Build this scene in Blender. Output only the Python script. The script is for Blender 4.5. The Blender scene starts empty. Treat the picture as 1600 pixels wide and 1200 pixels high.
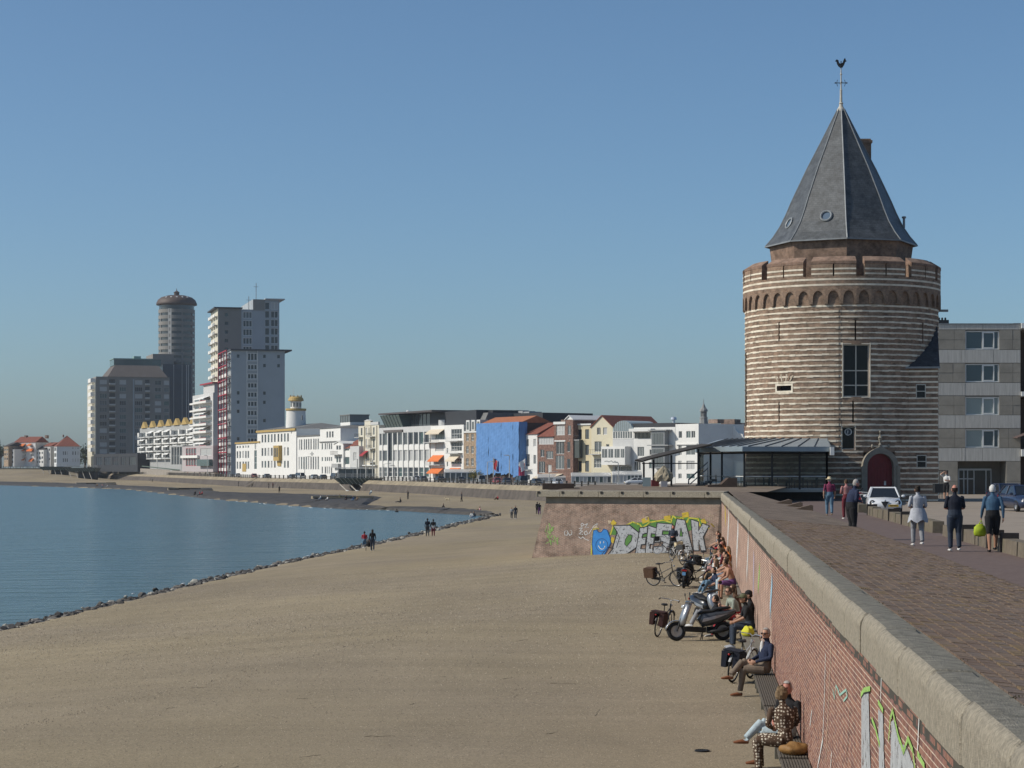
import bpy, bmesh, math, random
import numpy as np
from mathutils import Vector, Matrix
random.seed(7)
R = math.radians
C = bpy.context.scene.collection
SC = bpy.context.scene

# ---------------------------------------------------------------- camera, sky, sun, exposure
CZ = 7.3                      # eye height above the water
FPX = 3200.0                  # focal length in pixels of a 1600 px wide picture
HOR = 728.0                   # row of the horizon in such a picture
cd = bpy.data.cameras.new('camera'); cam = bpy.data.objects.new('camera', cd); C.objects.link(cam)
cam.location = (0, 0, CZ); cam.rotation_euler = (R(90), 0, 0)
cd.sensor_width = 36; cd.lens = 36 * FPX / 1600; cd.shift_y = (HOR - 600) / 1600
cd.clip_start = 0.3; cd.clip_end = 12000
SC.camera = cam

SUN_EL, SUN_AZ = 38.0, 187.0      # azimuth of the sun: degrees counter-clockwise from +X
sd = Vector((math.cos(R(SUN_EL)) * math.cos(R(SUN_AZ)), math.cos(R(SUN_EL)) * math.sin(R(SUN_AZ)), math.sin(R(SUN_EL))))
W = bpy.data.worlds.new('World'); SC.world = W; W.use_nodes = True
wn = W.node_tree.nodes; wl = W.node_tree.links
sky = wn.new('ShaderNodeTexSky'); sky.sky_type = 'NISHITA'; sky.sun_disc = False
sky.sun_elevation = R(SUN_EL); sky.sun_rotation = R(90 - SUN_AZ)
sky.air_density = 0.75; sky.dust_density = 1.3; sky.ozone_density = 5.0; sky.altitude = 10
bg = wn['Background']; bg.inputs[1].default_value = 0.113
tint = wn.new('ShaderNodeMix'); tint.data_type = 'RGBA'; tint.blend_type = 'MULTIPLY'; tint.inputs[0].default_value = 1
tint.inputs[7].default_value = (.925, 1.03, .99, 1)          # a slightly clearer, less violet blue over the whole sky
wl.new(sky.outputs[0], tint.inputs[6]); wl.new(tint.outputs[2], bg.inputs[0])
ld = bpy.data.lights.new('sun', 'SUN'); ld.energy = 4.0; ld.angle = R(0.53); ld.color = (1.0, 0.93, 0.82)
sun = bpy.data.objects.new('sun', ld); C.objects.link(sun)
sun.rotation_euler = (-sd).to_track_quat('-Z', 'Y').to_euler(); sun.location = (-40, -30, 60)
SC.view_settings.view_transform = 'Standard'; SC.view_settings.look = 'None'
SC.view_settings.exposure = 0.0; SC.view_settings.gamma = 1.0
SC.cycles.max_bounces = 6; SC.cycles.transparent_max_bounces = 8
SC.cycles.use_denoising = True

def P(px, py, Y):             # the point at depth Y that the photograph shows at (px, py)
    return Vector(((px - 800) / FPX * Y, Y, CZ - (py - HOR) / FPX * Y))
def PX(px, Y): return (px - 800) / FPX * Y
def PZ(py, Y): return CZ - (py - HOR) / FPX * Y

# ---------------------------------------------------------------- materials
MATS = {}
def _new(name):
    m = bpy.data.materials.new(name); m.use_nodes = True; MATS[name] = m
    nt = m.node_tree; return m, nt, nt.nodes, nt.links, nt.nodes['Principled BSDF']
def c4(c): return (c[0], c[1], c[2], 1)
def mat(name, col, rough=.8, var=.12, scale=3., bump=0., bscale=None, metal=0., spec=.3, grime=0., gcol=None, stretch=None, coat=0.):
    if name in MATS: return MATS[name]
    m, nt, N, L, B = _new(name)
    B.inputs['Roughness'].default_value = rough; B.inputs['Metallic'].default_value = metal
    B.inputs['Specular IOR Level'].default_value = spec; B.inputs['Base Color'].default_value = c4(col)
    if coat: B.inputs['Coat Weight'].default_value = coat
    if var or bump or grime:
        tc = N.new('ShaderNodeTexCoord'); vec = tc.outputs['Object']
        if stretch:
            mp = N.new('ShaderNodeMapping'); mp.inputs['Scale'].default_value = stretch
            L.new(vec, mp.inputs[0]); vec = mp.outputs[0]
    if var:
        n = N.new('ShaderNodeTexNoise'); n.inputs['Scale'].default_value = scale; n.inputs['Detail'].default_value = 6
        n.inputs['Roughness'].default_value = .62; L.new(vec, n.inputs['Vector'])
        r = N.new('ShaderNodeValToRGB'); e = r.color_ramp.elements
        e[0].position = .3; e[1].position = .7
        e[0].color = c4([max(0, x * (1 - var)) for x in col]); e[1].color = c4([min(1, x * (1 + var)) for x in col])
        L.new(n.outputs[0], r.inputs[0]); out = r.outputs[0]
        if grime:
            n2 = N.new('ShaderNodeTexNoise'); n2.inputs['Scale'].default_value = scale * .23; n2.inputs['Detail'].default_value = 8
            n2.inputs['Roughness'].default_value = .7; L.new(vec, n2.inputs['Vector'])
            r2 = N.new('ShaderNodeMapRange'); r2.inputs[1].default_value = .48; r2.inputs[2].default_value = .72
            r2.inputs[3].default_value = 0; r2.inputs[4].default_value = grime; L.new(n2.outputs[0], r2.inputs[0])
            mx = N.new('ShaderNodeMix'); mx.data_type = 'RGBA'; L.new(r2.outputs[0], mx.inputs[0])
            L.new(out, mx.inputs[6]); mx.inputs[7].default_value = c4(gcol or [x * .45 for x in col]); out = mx.outputs[2]
        L.new(out, B.inputs['Base Color'])
    if bump:
        n = N.new('ShaderNodeTexNoise'); n.inputs['Scale'].default_value = bscale or scale * 4; n.inputs['Detail'].default_value = 5
        L.new(vec, n.inputs['Vector'])
        b = N.new('ShaderNodeBump'); b.inputs['Strength'].default_value = bump; b.inputs['Distance'].default_value = .02
        L.new(n.outputs[0], b.inputs['Height']); L.new(b.outputs[0], B.inputs['Normal'])
    return m
def brick_mat(name, c1, c2, mortar, bw=.22, bh=.065, ms=.012, rough=.9, bump=.5, stain=None, stain_amt=.0):
    if name in MATS: return MATS[name]
    m, nt, N, L, B = _new(name)
    uv = N.new('ShaderNodeUVMap'); bt = N.new('ShaderNodeTexBrick')
    bt.inputs['Scale'].default_value = 1; bt.inputs['Brick Width'].default_value = bw; bt.inputs['Row Height'].default_value = bh
    bt.inputs['Mortar Size'].default_value = ms; bt.inputs['Mortar Smooth'].default_value = .15; bt.inputs['Bias'].default_value = 0
    bt.inputs['Color1'].default_value = c4(c1); bt.inputs['Color2'].default_value = c4(c2); bt.inputs['Mortar'].default_value = c4(mortar)
    L.new(uv.outputs[0], bt.inputs['Vector'])
    tc = N.new('ShaderNodeTexCoord'); n = N.new('ShaderNodeTexNoise'); n.inputs['Scale'].default_value = 1.7; n.inputs['Detail'].default_value = 9
    n.inputs['Roughness'].default_value = .72; L.new(tc.outputs['Object'], n.inputs['Vector'])
    mr = N.new('ShaderNodeMapRange'); mr.inputs[1].default_value = .36; mr.inputs[2].default_value = .64
    mr.inputs[3].default_value = .58; mr.inputs[4].default_value = 1.42; L.new(n.outputs[0], mr.inputs[0])
    mx = N.new('ShaderNodeMix'); mx.data_type = 'RGBA'; mx.blend_type = 'MULTIPLY'; mx.inputs[0].default_value = 1
    L.new(bt.outputs[0], mx.inputs[6]); L.new(mr.outputs[0], mx.inputs[7]); out = mx.outputs[2]
    if stain:
        n2 = N.new('ShaderNodeTexNoise'); n2.inputs['Scale'].default_value = .45; n2.inputs['Detail'].default_value = 8
        n2.inputs['Roughness'].default_value = .75; L.new(tc.outputs['Object'], n2.inputs['Vector'])
        r2 = N.new('ShaderNodeMapRange'); r2.inputs[1].default_value = .5; r2.inputs[2].default_value = .66
        r2.inputs[4].default_value = stain_amt; L.new(n2.outputs[0], r2.inputs[0])
        m2 = N.new('ShaderNodeMix'); m2.data_type = 'RGBA'; L.new(r2.outputs[0], m2.inputs[0]); L.new(out, m2.inputs[6])
        m2.inputs[7].default_value = c4(stain); out = m2.outputs[2]
    L.new(out, B.inputs['Base Color']); B.inputs['Roughness'].default_value = rough; B.inputs['Specular IOR Level'].default_value = .2
    iv = N.new('ShaderNodeMath'); iv.operation = 'SUBTRACT'; iv.inputs[0].default_value = 1; L.new(bt.outputs['Fac'], iv.inputs[1])
    b = N.new('ShaderNodeBump'); b.inputs['Strength'].default_value = bump; b.inputs['Distance'].default_value = .015
    L.new(iv.outputs[0], b.inputs['Height']); L.new(b.outputs[0], B.inputs['Normal'])
    return m
def glass_mat(name, col, rough=.06, spec=.6, alpha=1.0):
    if name in MATS: return MATS[name]
    m, nt, N, L, B = _new(name)
    B.inputs['Base Color'].default_value = c4(col); B.inputs['Roughness'].default_value = rough
    B.inputs['Specular IOR Level'].default_value = spec
    if alpha < 1:                      # a clear pane: tinted see-through plus mirror-like gloss
        t = N.new('ShaderNodeBsdfTransparent'); t.inputs[0].default_value = (.86, .9, .9, 1)
        mx = N.new('ShaderNodeMixShader'); mx.inputs[0].default_value = alpha
        L.new(t.outputs[0], mx.inputs[1]); L.new(B.outputs[0], mx.inputs[2]); L.new(mx.outputs[0], N['Material Output'].inputs[0])
    return m

# ---------------------------------------------------------------- mesh building
class MB:
    def __init__(s): s.v = []; s.f = []; s.m = []
    def _a(s, pts, faces, m=0):
        o = len(s.v); s.v += [tuple(p) for p in pts]
        for f in faces: s.f.append(tuple(i + o for i in f)); s.m.append(m)
        return s
    def box(s, x0, y0, z0, x1, y1, z1, m=0):
        return s._a([(x0,y0,z0),(x1,y0,z0),(x1,y1,z0),(x0,y1,z0),(x0,y0,z1),(x1,y0,z1),(x1,y1,z1),(x0,y1,z1)],
            [(0,3,2,1),(4,5,6,7),(0,1,5,4),(1,2,6,5),(2,3,7,6),(3,0,4,7)], m)
    def hexa(s, b, t, m=0):            # bottom ring and top ring (any equal length, counter-clockwise from above)
        n = len(b)
        return s._a(list(b) + list(t), [tuple(range(n - 1, -1, -1)), tuple(range(n, 2 * n))] +
            [(i, (i + 1) % n, n + (i + 1) % n, n + i) for i in range(n)], m)
    def prism(s, poly, z0, z1, m=0): return s.hexa([(x, y, z0) for x, y in poly], [(x, y, z1) for x, y in poly], m)
    def ext(s, pts, vec, m=0):         # extrude a planar polygon along vec
        n = len(pts); v = Vector(vec)
        return s._a([tuple(p) for p in pts] + [tuple(Vector(p) + v) for p in pts], [tuple(range(n - 1, -1, -1)), tuple(range(n, 2 * n))] +
            [(i, (i + 1) % n, n + (i + 1) % n, n + i) for i in range(n)], m)
    def poly(s, pts, m=0): return s._a(pts, [tuple(range(len(pts)))], m)
    def tube(s, pts, r, n=8, m=0, cap=True, side=None, sq=1.0):
        pts = [Vector(p) for p in pts]
        if not isinstance(r, (list, tuple)): r = [r] * len(pts)
        rings = []; prev = None
        for i, p in enumerate(pts):
            d = (pts[min(i + 1, len(pts) - 1)] - pts[max(i - 1, 0)])
            d = d.normalized() if d.length > 1e-9 else Vector((0, 0, 1))
            a = Vector(side) if side else (prev if prev is not None else (Vector((1, 0, 0)) if abs(d.x) < .9 else Vector((0, 1, 0))))
            a = (a - d * a.dot(d)); a = a.normalized() if a.length > 1e-6 else d.orthogonal().normalized()
            b = d.cross(a); prev = a
            ra, rb = r[i] if isinstance(r[i], (list, tuple)) else (r[i], r[i] * sq)
            rings.append([p + a * (math.cos(2 * math.pi * k / n) * ra) + b * (math.sin(2 * math.pi * k / n) * rb) for k in range(n)])
        V = [q for g in rings for q in g]; F = []
        for i in range(len(rings) - 1):
            for k in range(n):
                F.append((i * n + k, i * n + (k + 1) % n, (i + 1) * n + (k + 1) % n, (i + 1) * n + k))
        if cap: F.append(tuple(range(n - 1, -1, -1))); F.append(tuple(range((len(rings) - 1) * n, len(rings) * n)))
        return s._a(V, F, m)
    def lathe(s, prof, n=24, m=0, c=(0, 0, 0), a0=0., a1=2 * math.pi, cap=False):
        full = abs(a1 - a0 - 2 * math.pi) < 1e-6; k = n if full else n + 1
        V = [(c[0] + r * math.cos(a0 + (a1 - a0) * j / n), c[1] + r * math.sin(a0 + (a1 - a0) * j / n), c[2] + z) for r, z in prof for j in range(k)]
        F = []
        for i in range(len(prof) - 1):
            for j in range(n):
                j2 = (j + 1) % k
                F.append((i * k + j, i * k + j2, (i + 1) * k + j2, (i + 1) * k + j))
        if cap and full: F.append(tuple(range(k - 1, -1, -1))); F.append(tuple(range((len(prof) - 1) * k, len(prof) * k)))
        return s._a(V, F, m)
    def ell(s, c, r, n=12, k=8, m=0, rot=None):
        c = Vector(c); V = []; F = []
        for i in range(k + 1):
            t = math.pi * i / k
            for j in range(n):
                p = 2 * math.pi * j / n
                q = Vector((r[0] * math.sin(t) * math.cos(p), r[1] * math.sin(t) * math.sin(p), -r[2] * math.cos(t)))
                if rot: q = rot @ q
                V.append(c + q)
        for i in range(k):
            for j in range(n): F.append((i * n + j, i * n + (j + 1) % n, (i + 1) * n + (j + 1) % n, (i + 1) * n + j))
        return s._a(V, F, m)
    def mesh(s, name, mats, smooth=False, uv=None):
        me = bpy.data.meshes.new(name); me.from_pydata(s.v, [], s.f)
        mats = mats if isinstance(mats, (list, tuple)) else [mats]
        for m in mats: me.materials.append(m)
        if len(mats) > 1: me.polygons.foreach_set('material_index', s.m)
        if smooth: me.polygons.foreach_set('use_smooth', [True] * len(me.polygons))
        if uv: set_uv(me, uv)
        me.update(); return me
    def build(s, name, mats, parent=None, smooth=False, uv=None, loc=None):
        return link(name, s.mesh(name, mats, smooth, uv), parent, loc)
def set_uv(me, uv):
    l = me.uv_layers.new(name='UVMap'); me.update()
    out = [0.0] * (2 * len(me.loops))
    for p in me.polygons:
        n = p.normal; h = math.hypot(n.x, n.y)
        for li in p.loop_indices:
            co = me.vertices[me.loops[li].vertex_index].co
            if isinstance(uv, (float, int)):                       # cylinder of that radius round the z axis
                a = math.atan2(co.y, co.x)
                ca = math.atan2(p.center.y, p.center.x)
                while a - ca > math.pi: a -= 2 * math.pi
                while a - ca < -math.pi: a += 2 * math.pi
                u, v = a * uv, co.z
            elif h < .5: u, v = co.x, co.y
            else: u, v = (-n.y * co.x + n.x * co.y) / h, co.z / max(h, .3) if h < .97 else co.z
            out[2 * li] = u; out[2 * li + 1] = v
    l.data.foreach_set('uv', out)
def link(name, data, parent=None, loc=None, rz=None):
    o = bpy.data.objects.new(name, data); C.objects.link(o)
    if parent: o.parent = parent
    if loc is not None: o.location = loc
    if rz is not None: o.rotation_euler = (0, 0, rz)
    return o
def tag(o, label=None, cat=None, group=None, kind=None):
    if label: o['label'] = label
    if cat: o['category'] = cat
    if group: o['group'] = group
    if kind: o['kind'] = kind
    return o
def thing(name, label, cat, loc=(0, 0, 0), rz=0., group=None):
    return tag(link(name, None, None, loc, rz), label, cat, group)
def ztri(me_or_mb): pass
# ================================================================ THE SETTING
WA = -math.atan(278 / FPX)                       # the near sea wall runs a little to the right of straight ahead
wt = Vector((-math.sin(WA), math.cos(WA), 0)); wm = Vector((math.cos(WA), math.sin(WA), 0))
def WLp(L, u, z): return wm * L + wt * u + Vector((0, 0, z))
def toLU(x, y): return x * wm.x + y * wm.y, x * wt.x + y * wt.y
Z_PROM, Z_ROAD, Z_FAR = 5.06, 4.78, 3.3
Z_COPE, Z_CBOT = 5.77, 5.35

# ---- materials of the setting
def sand_material():
    m, nt, N, L, B = _new('sand')
    tc = N.new('ShaderNodeTexCoord')
    def noise(sc, det=6, rgh=.6, st=None):
        n = N.new('ShaderNodeTexNoise'); n.inputs['Scale'].default_value = sc; n.inputs['Detail'].default_value = det; n.inputs['Roughness'].default_value = rgh
        v = tc.outputs['Object']
        if st:
            mp = N.new('ShaderNodeMapping'); mp.inputs['Scale'].default_value = st[:3]; mp.inputs['Rotation'].default_value = (0, 0, st[3]); L.new(v, mp.inputs[0]); v = mp.outputs[0]
        L.new(v, n.inputs['Vector']); return n.outputs[0]
    def ramp(f, p0, p1, a, b):
        r = N.new('ShaderNodeMapRange'); r.inputs[1].default_value = p0; r.inputs[2].default_value = p1; r.inputs[3].default_value = a; r.inputs[4].default_value = b
        L.new(f, r.inputs[0]); return r.outputs[0]
    def mul(x, y):
        q = N.new('ShaderNodeMath'); q.operation = 'MULTIPLY'; L.new(x, q.inputs[0]); L.new(y, q.inputs[1]); return q.outputs[0]
    big = ramp(noise(.05, 7, .72, (1, .28, 1, .12)), .36, .64, .84, 1.12)
    band = ramp(noise(.5, 5, .65, (.12, 1.0, 1, -.25)), .38, .62, .93, 1.06)
    fine = ramp(noise(9, 8, .9), .36, .64, .86, 1.13)
    grit = ramp(noise(26, 4, .9), .36, .64, .70, 1.30)
    hue = ramp(noise(.035, 4, .6), .4, .62, 0, 1)
    mx = N.new('ShaderNodeMix'); mx.data_type = 'RGBA'; L.new(hue, mx.inputs[0])
    mx.inputs[6].default_value = (.282, .231, .152, 1); mx.inputs[7].default_value = (.255, .210, .150, 1)
    m2 = N.new('ShaderNodeMix'); m2.data_type = 'RGBA'; m2.blend_type = 'MULTIPLY'; m2.inputs[0].default_value = 1
    L.new(mx.outputs[2], m2.inputs[6]); L.new(mul(mul(big, band), mul(fine, grit)), m2.inputs[7])
    L.new(m2.outputs[2], B.inputs['Base Color']); B.inputs['Roughness'].default_value = .95; B.inputs['Specular IOR Level'].default_value = .12
    b = N.new('ShaderNodeBump'); b.inputs['Strength'].default_value = .55; b.inputs['Distance'].default_value = .03
    L.new(noise(14, 8, .8), b.inputs['Height']); L.new(b.outputs[0], B.inputs['Normal'])
    return m
def water_material():
    m, nt, N, L, B = _new('water')
    B.inputs['Base Color'].default_value = (.072, .118, .110, 1); B.inputs['Roughness'].default_value = .24; B.inputs['Specular IOR Level'].default_value = .5
    tc = N.new('ShaderNodeTexCoord'); last = None
    for sc, dist, st, det in ((.42, .55, (.5, 1.2, 1), 4), (2.2, .13, (.7, 1.3, 1), 3), (.05, .6, (1, 1, 1), 3)):
        mp = N.new('ShaderNodeMapping'); mp.inputs['Scale'].default_value = st; mp.inputs['Rotation'].default_value = (0, 0, .3); L.new(tc.outputs['Object'], mp.inputs[0])
        n = N.new('ShaderNodeTexNoise'); n.inputs['Scale'].default_value = sc; n.inputs['Detail'].default_value = det; L.new(mp.outputs[0], n.inputs['Vector'])
        b = N.new('ShaderNodeBump'); b.inputs['Strength'].default_value = 1; b.inputs['Distance'].default_value = dist; L.new(n.outputs[0], b.inputs['Height'])
        if last: L.new(last, b.inputs['Normal'])
        last = b.outputs[0]
    L.new(last, B.inputs['Normal'])
    return m
sand = sand_material(); water = water_material()
basalt = mat('basalt', (.055, .05, .046), .8, .45, .8, bump=1, bscale=2.2, grime=.6, gcol=(.10, .088, .07))
concrete = mat('weathered_concrete', (.30, .265, .205), .92, .34, 22., bump=1, bscale=90, grime=.55, gcol=(.19, .17, .135))
concrete_top = mat('lichen_concrete', (.20, .185, .15), .95, .34, 9., bump=1, bscale=70, grime=.7, gcol=(.085, .08, .062))
promenade_m = mat('purple_clinker', (.132, .095, .083), .9, .2, 5, bump=.3, bscale=26, grime=.4, gcol=(.15, .12, .105))
road_m = mat('pale_road', (.27, .225, .18), .9, .1, 1.5, grime=.4)
asphalt = mat('asphalt', (.075, .072, .07), .9, .15, 2)
sett_ms = [mat('sett_a', (.172, .122, .086), .9, .3, 6, bump=.6, bscale=40), mat('sett_b', (.150, .104, .076), .9, .3, 6, bump=.6, bscale=40),
           mat('sett_c', (.175, .122, .070), .9, .3, 6, bump=.6, bscale=40), mat('sett_d', (.150, .112, .088), .9, .3, 6, bump=.6, bscale=40)]
sett_bed = mat('sett_joints', (.19, .165, .13), .95, .3, 8, grime=.8, gcol=(.06, .07, .03))
sett_far = brick_mat('far_setts', (.165, .122, .088), (.128, .095, .074), (.195, .16, .125), .23, .145, .012, bump=.5)
ochre_stone = mat('ochre_stone', (.27, .225, .155), .95, .25, .6, grime=.6)

# ---- the waterline
near_shore = [(-40, 30), (-31, 60), (-22, 88), (-19, 123), (-16.6, 150), (-13.2, 179), (-9.6, 215), (-6.2, 255), (-3.4, 284), (-2.6, 294)]
far_shore = [(-4.5, 305), (-10, 324), (-26, 347), (-36, 362), (-45, 389), (-66, 450), (-92, 540), (-118, 631), (-152, 700), (-195, 779), (-270, 905)]
wp = np.array(near_shore + far_shore + [(-900, 1200), (-900, -60), (-40, -60)], float)
def shore_dist(x, y):
    q = np.stack([x, y], -1)
    d = np.full(x.shape, 1e9); inside = np.zeros(x.shape, bool)
    n = len(wp)
    for i in range(n):
        a, b = wp[i], wp[(i + 1) % n]; ab = b - a
        t = np.clip(((q - a) @ ab) / (ab @ ab), 0, 1)
        if i < n - 4: d = np.minimum(d, np.linalg.norm(q - a - t[..., None] * ab, axis=-1))
        c = ((a[1] > y) != (b[1] > y)) & (x < (b[0] - a[0]) * (y - a[1]) / (b[1] - a[1] + 1e-12) + a[0])
        inside ^= c
    return d, inside
def sst(t): t = np.clip(t, 0, 1); return t * t * (3 - 2 * t)
def beach_z(x, y):
    x = np.asarray(x, float); y = np.asarray(y, float)
    d, ins = shore_dist(x, y)
    zr = 2.42 - .18 * sst((y - 40) / 80) - 1.65 * sst((y - 125) / 190)
    z = .22 + (zr - .22) * np.clip(d / 27, 0, 1) ** .85
    z = z + (5.2 * sst((y - 860) / 190) * sst((-x / np.maximum(y, 1) - .195) / .03))
    z = z + .05 * np.sin(x * .31 + y * .11) * np.sin(y * .07 - x * .13) * sst(d / 8)
    return np.where(ins, -.25 - .04 * np.minimum(d, 40), z)
def bz(x, y): return float(beach_z(np.array([x]), np.array([y]))[0])

ys = np.concatenate([np.arange(0, 130, 2.), np.arange(130, 340, 4.), np.arange(340, 700, 9.), np.arange(700, 1330, 20.)])
ss = np.linspace(-.36, .24, 110)                       # fan of columns, widened near the camera
gx = np.stack([ss * (yv + 95) for yv in ys]); gy = np.repeat(ys[:, None], len(ss), 1)
gz = beach_z(gx, gy)
nv = gx.size; k = len(ss)
me = bpy.data.meshes.new('beach')
vv = np.stack([gx, gy, gz], -1).reshape(-1, 3)
ff = [(i * k + j, i * k + j + 1, (i + 1) * k + j + 1, (i + 1) * k + j) for i in range(len(ys) - 1) for j in range(k - 1)]
me.from_pydata(vv.tolist(), [], ff); me.materials.append(sand); me.polygons.foreach_set('use_smooth', [True] * len(ff)); me.update()
tag(link('beach', me), kind='structure')
mb = MB()
mb.poly([(-2400, -60, 0), (60, -60, 0), (60, 330, 0), (-60, 1000, 0), (-2400, 1400, 0)])
tag(mb.build('sea', water), kind='structure')

# rocks along the near waterline
def stone(mb, c, r, m=0):
    import random as rr
    pts = []
    phi = (1 + 5 ** .5) / 2
    base = [(-1, phi, 0), (1, phi, 0), (-1, -phi, 0), (1, -phi, 0), (0, -1, phi), (0, 1, phi), (0, -1, -phi), (0, 1, -phi), (phi, 0, -1), (phi, 0, 1), (-phi, 0, -1), (-phi, 0, 1)]
    a = rr.random() * 6.28; sx, sy, sz = rr.uniform(.7, 1.4), rr.uniform(.7, 1.3), rr.uniform(.45, .9)
    for x, y, z in base:
        q = rr.uniform(.8, 1.2) * r / 1.9
        x, y, z = x * q * sx, y * q * sy, z * q * sz
        pts.append((c[0] + x * math.cos(a) - y * math.sin(a), c[1] + x * math.sin(a) + y * math.cos(a), c[2] + z))
    F = [(0,11,5),(0,5,1),(0,1,7),(0,7,10),(0,10,11),(1,5,9),(5,11,4),(11,10,2),(10,7,6),(7,1,8),(3,9,4),(3,4,2),(3,2,6),(3,6,8),(3,8,9),(4,9,5),(2,4,11),(6,2,10),(8,6,7),(9,8,1)]
    mb._a(pts, F, m)
def along(pts, step):
    out = []; 
    for a, b in zip(pts[:-1], pts[1:]):
        a = Vector(a); b = Vector(b); n = max(1, int((b - a).length / step))
        for i in range(n): out.append((a.lerp(b, i / n), (b - a).normalized()))
    return out
mb = MB(); rnd = random.Random(3)
for p, d in along(near_shore[1:] + far_shore[:2], .16):
    nn = Vector((d.y, -d.x))                                # landward
    for _ in range(2):
        o = rnd.gauss(.05, .42); q = p + nn * o + d * rnd.uniform(-.2, .2)
        stone(mb, (q.x, q.y, .06 + max(0, .10 * o) + rnd.uniform(0, .14)), rnd.choice([.09, .13, .16, .2, .26]), rnd.choice([0, 0, 0, 1, 1, 2]))
tag(mb.build('shore_rocks', [basalt, mat('rock_grey', (.12, .11, .098), .85, .4, 3), mat('rock_pale', (.30, .285, .25), .85, .3, 3)]),
    'dark loose rocks strewn along the near edge of the sea', 'rocks', kind='stuff')
# thin broken foam where the water meets the stones
foam_m = mat('foam', (.75, .78, .78), .6, .1)
mb = MB()
for p, d in along(far_shore[:6], 2.2) + along(near_shore[2:], 3.1):
    if rnd.random() < .3:
        nn = Vector((-d.y, d.x)); q = p + nn * rnd.uniform(.7, 2.2) + d * rnd.uniform(-1, 1)
        w = rnd.uniform(.04, .12); l = rnd.uniform(.15, 1.1)
        mb.tube([(q.x - d.x * l, q.y - d.y * l, .005), (q.x, q.y, .02), (q.x + d.x * l, q.y + d.y * l, .005)], [w * .3, w, w * .3], 5, 0, sq=.3, side=(1, 0, 0))
tag(mb.build('foam_flecks', foam_m), 'white foam flecks along the waterline', 'foam', kind='stuff')

# basalt-clad slope between the far sand and the water
top_edge = [(-3.1, 297), (-6.3, 304), (-11.5, 314), (-25.5, 352), (-26.8, 441), (-53, 490), (-75, 530), (-106, 640), (-140, 715), (-182, 805), (-255, 930)]
def resample(pts, n):
    pts = [Vector(p) for p in pts]; cum = [0]
    for a, b in zip(pts[:-1], pts[1:]): cum.append(cum[-1] + (b - a).length)
    out = []
    for i in range(n):
        s = cum[-1] * i / (n - 1); j = max(0, min(len(pts) - 2, next((q for q in range(len(cum) - 1) if cum[q + 1] >= s), len(pts) - 2)))
        out.append(pts[j].lerp(pts[j + 1], (s - cum[j]) / max(1e-9, cum[j + 1] - cum[j])))
    return out
lo = [(-2.7, 294)] + far_shore[:]
lo_k = [lo[0], lo[1], lo[2], lo[3], (-40, 372), (-52, 410), (-70, 462), lo[7], lo[8], lo[9], lo[11]]
mb = MB(); V = []; NS = 7
for a, b, c, d in zip(lo_k[:-1], lo_k[1:], top_edge[:-1], top_edge[1:]):
    for i in range(9):
        t = i / 8.; p = Vector(a).lerp(Vector(b), t); q = Vector(c).lerp(Vector(d), t)
        p = p + (p - q).normalized() * min(7., (p - q).length)
        for j in range(NS):
            s = j / (NS - 1); r = p.lerp(q, s)
            ed = .42 if 1 < j < NS - 1 else (-.5 if j == 0 else (.2 if j == 1 else -.25))
            V.append((r.x, r.y, max(bz(r.x, r.y), -.4 if j == 0 else .05) + ed + (rnd.uniform(-.07, .07) if 0 < j < NS - 1 else 0)))
nr = len(V) // NS
mb._a(V, [(i * NS + j, (i + 1) * NS + j, (i + 1) * NS + j + 1, i * NS + j + 1) for i in range(nr - 1) for j in range(NS - 1) if (i + 1) % 9], 0)
bs = tag(mb.build('basalt_slope', basalt), kind='structure')

# shell grit and small pebbles lying on the near sand, and thin dark strands of weed
pn_ = 80000; g_ = np.random.default_rng(5)
py_ = np.exp(g_.uniform(math.log(22.), math.log(120.), pn_)); pxx = g_.uniform(-.27, .128, pn_) * py_
kp = (pxx * wm.x + py_ * wm.y < 1.3); pxx, py_ = pxx[kp], py_[kp]
pz_ = beach_z(pxx, py_); kp = pz_ > .3; pxx, py_, pz_ = pxx[kp], py_[kp], pz_[kp]; pn_ = len(pxx)
r_ = g_.uniform(.005, .013, pn_) * np.clip(py_ / 34., .7, 2.2); an_ = g_.uniform(0, 6.28, pn_)
pv_ = np.empty((pn_, 4, 3))
for k_ in range(3): pv_[:, k_, 0] = pxx + r_ * 1.2 * np.cos(an_ + k_ * 2.094); pv_[:, k_, 1] = py_ + r_ * 1.2 * np.sin(an_ + k_ * 2.094); pv_[:, k_, 2] = pz_ - .004
pv_[:, 3, 0] = pxx; pv_[:, 3, 1] = py_; pv_[:, 3, 2] = pz_ + r_ * .8
b0 = np.arange(pn_)[:, None] * 4; pf_ = np.concatenate([b0 + np.array([[0, 1, 3]]), b0 + np.array([[1, 2, 3]]), b0 + np.array([[2, 0, 3]])], 1).reshape(-1, 3)
me = bpy.data.meshes.new('pebbles'); me.from_pydata(pv_.reshape(-1, 3).tolist(), [], pf_.tolist())
for m_ in (mat('grit_pale', (.44, .38, .29), .9, .1), mat('grit_dark', (.15, .125, .098), .9, .1), mat('grit_mid', (.27, .215, .15), .9, .1)): me.materials.append(m_)
me.polygons.foreach_set('material_index', np.repeat(g_.choice([0, 1, 2], pn_, p=[.38, .22, .4]), 3).astype(np.int32)); me.update()
tag(link('pebbles', me), 'shell grit and small pebbles scattered over the near sand', 'pebbles', kind='stuff')
mb = MB(); rs_ = random.Random(17)
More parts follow.
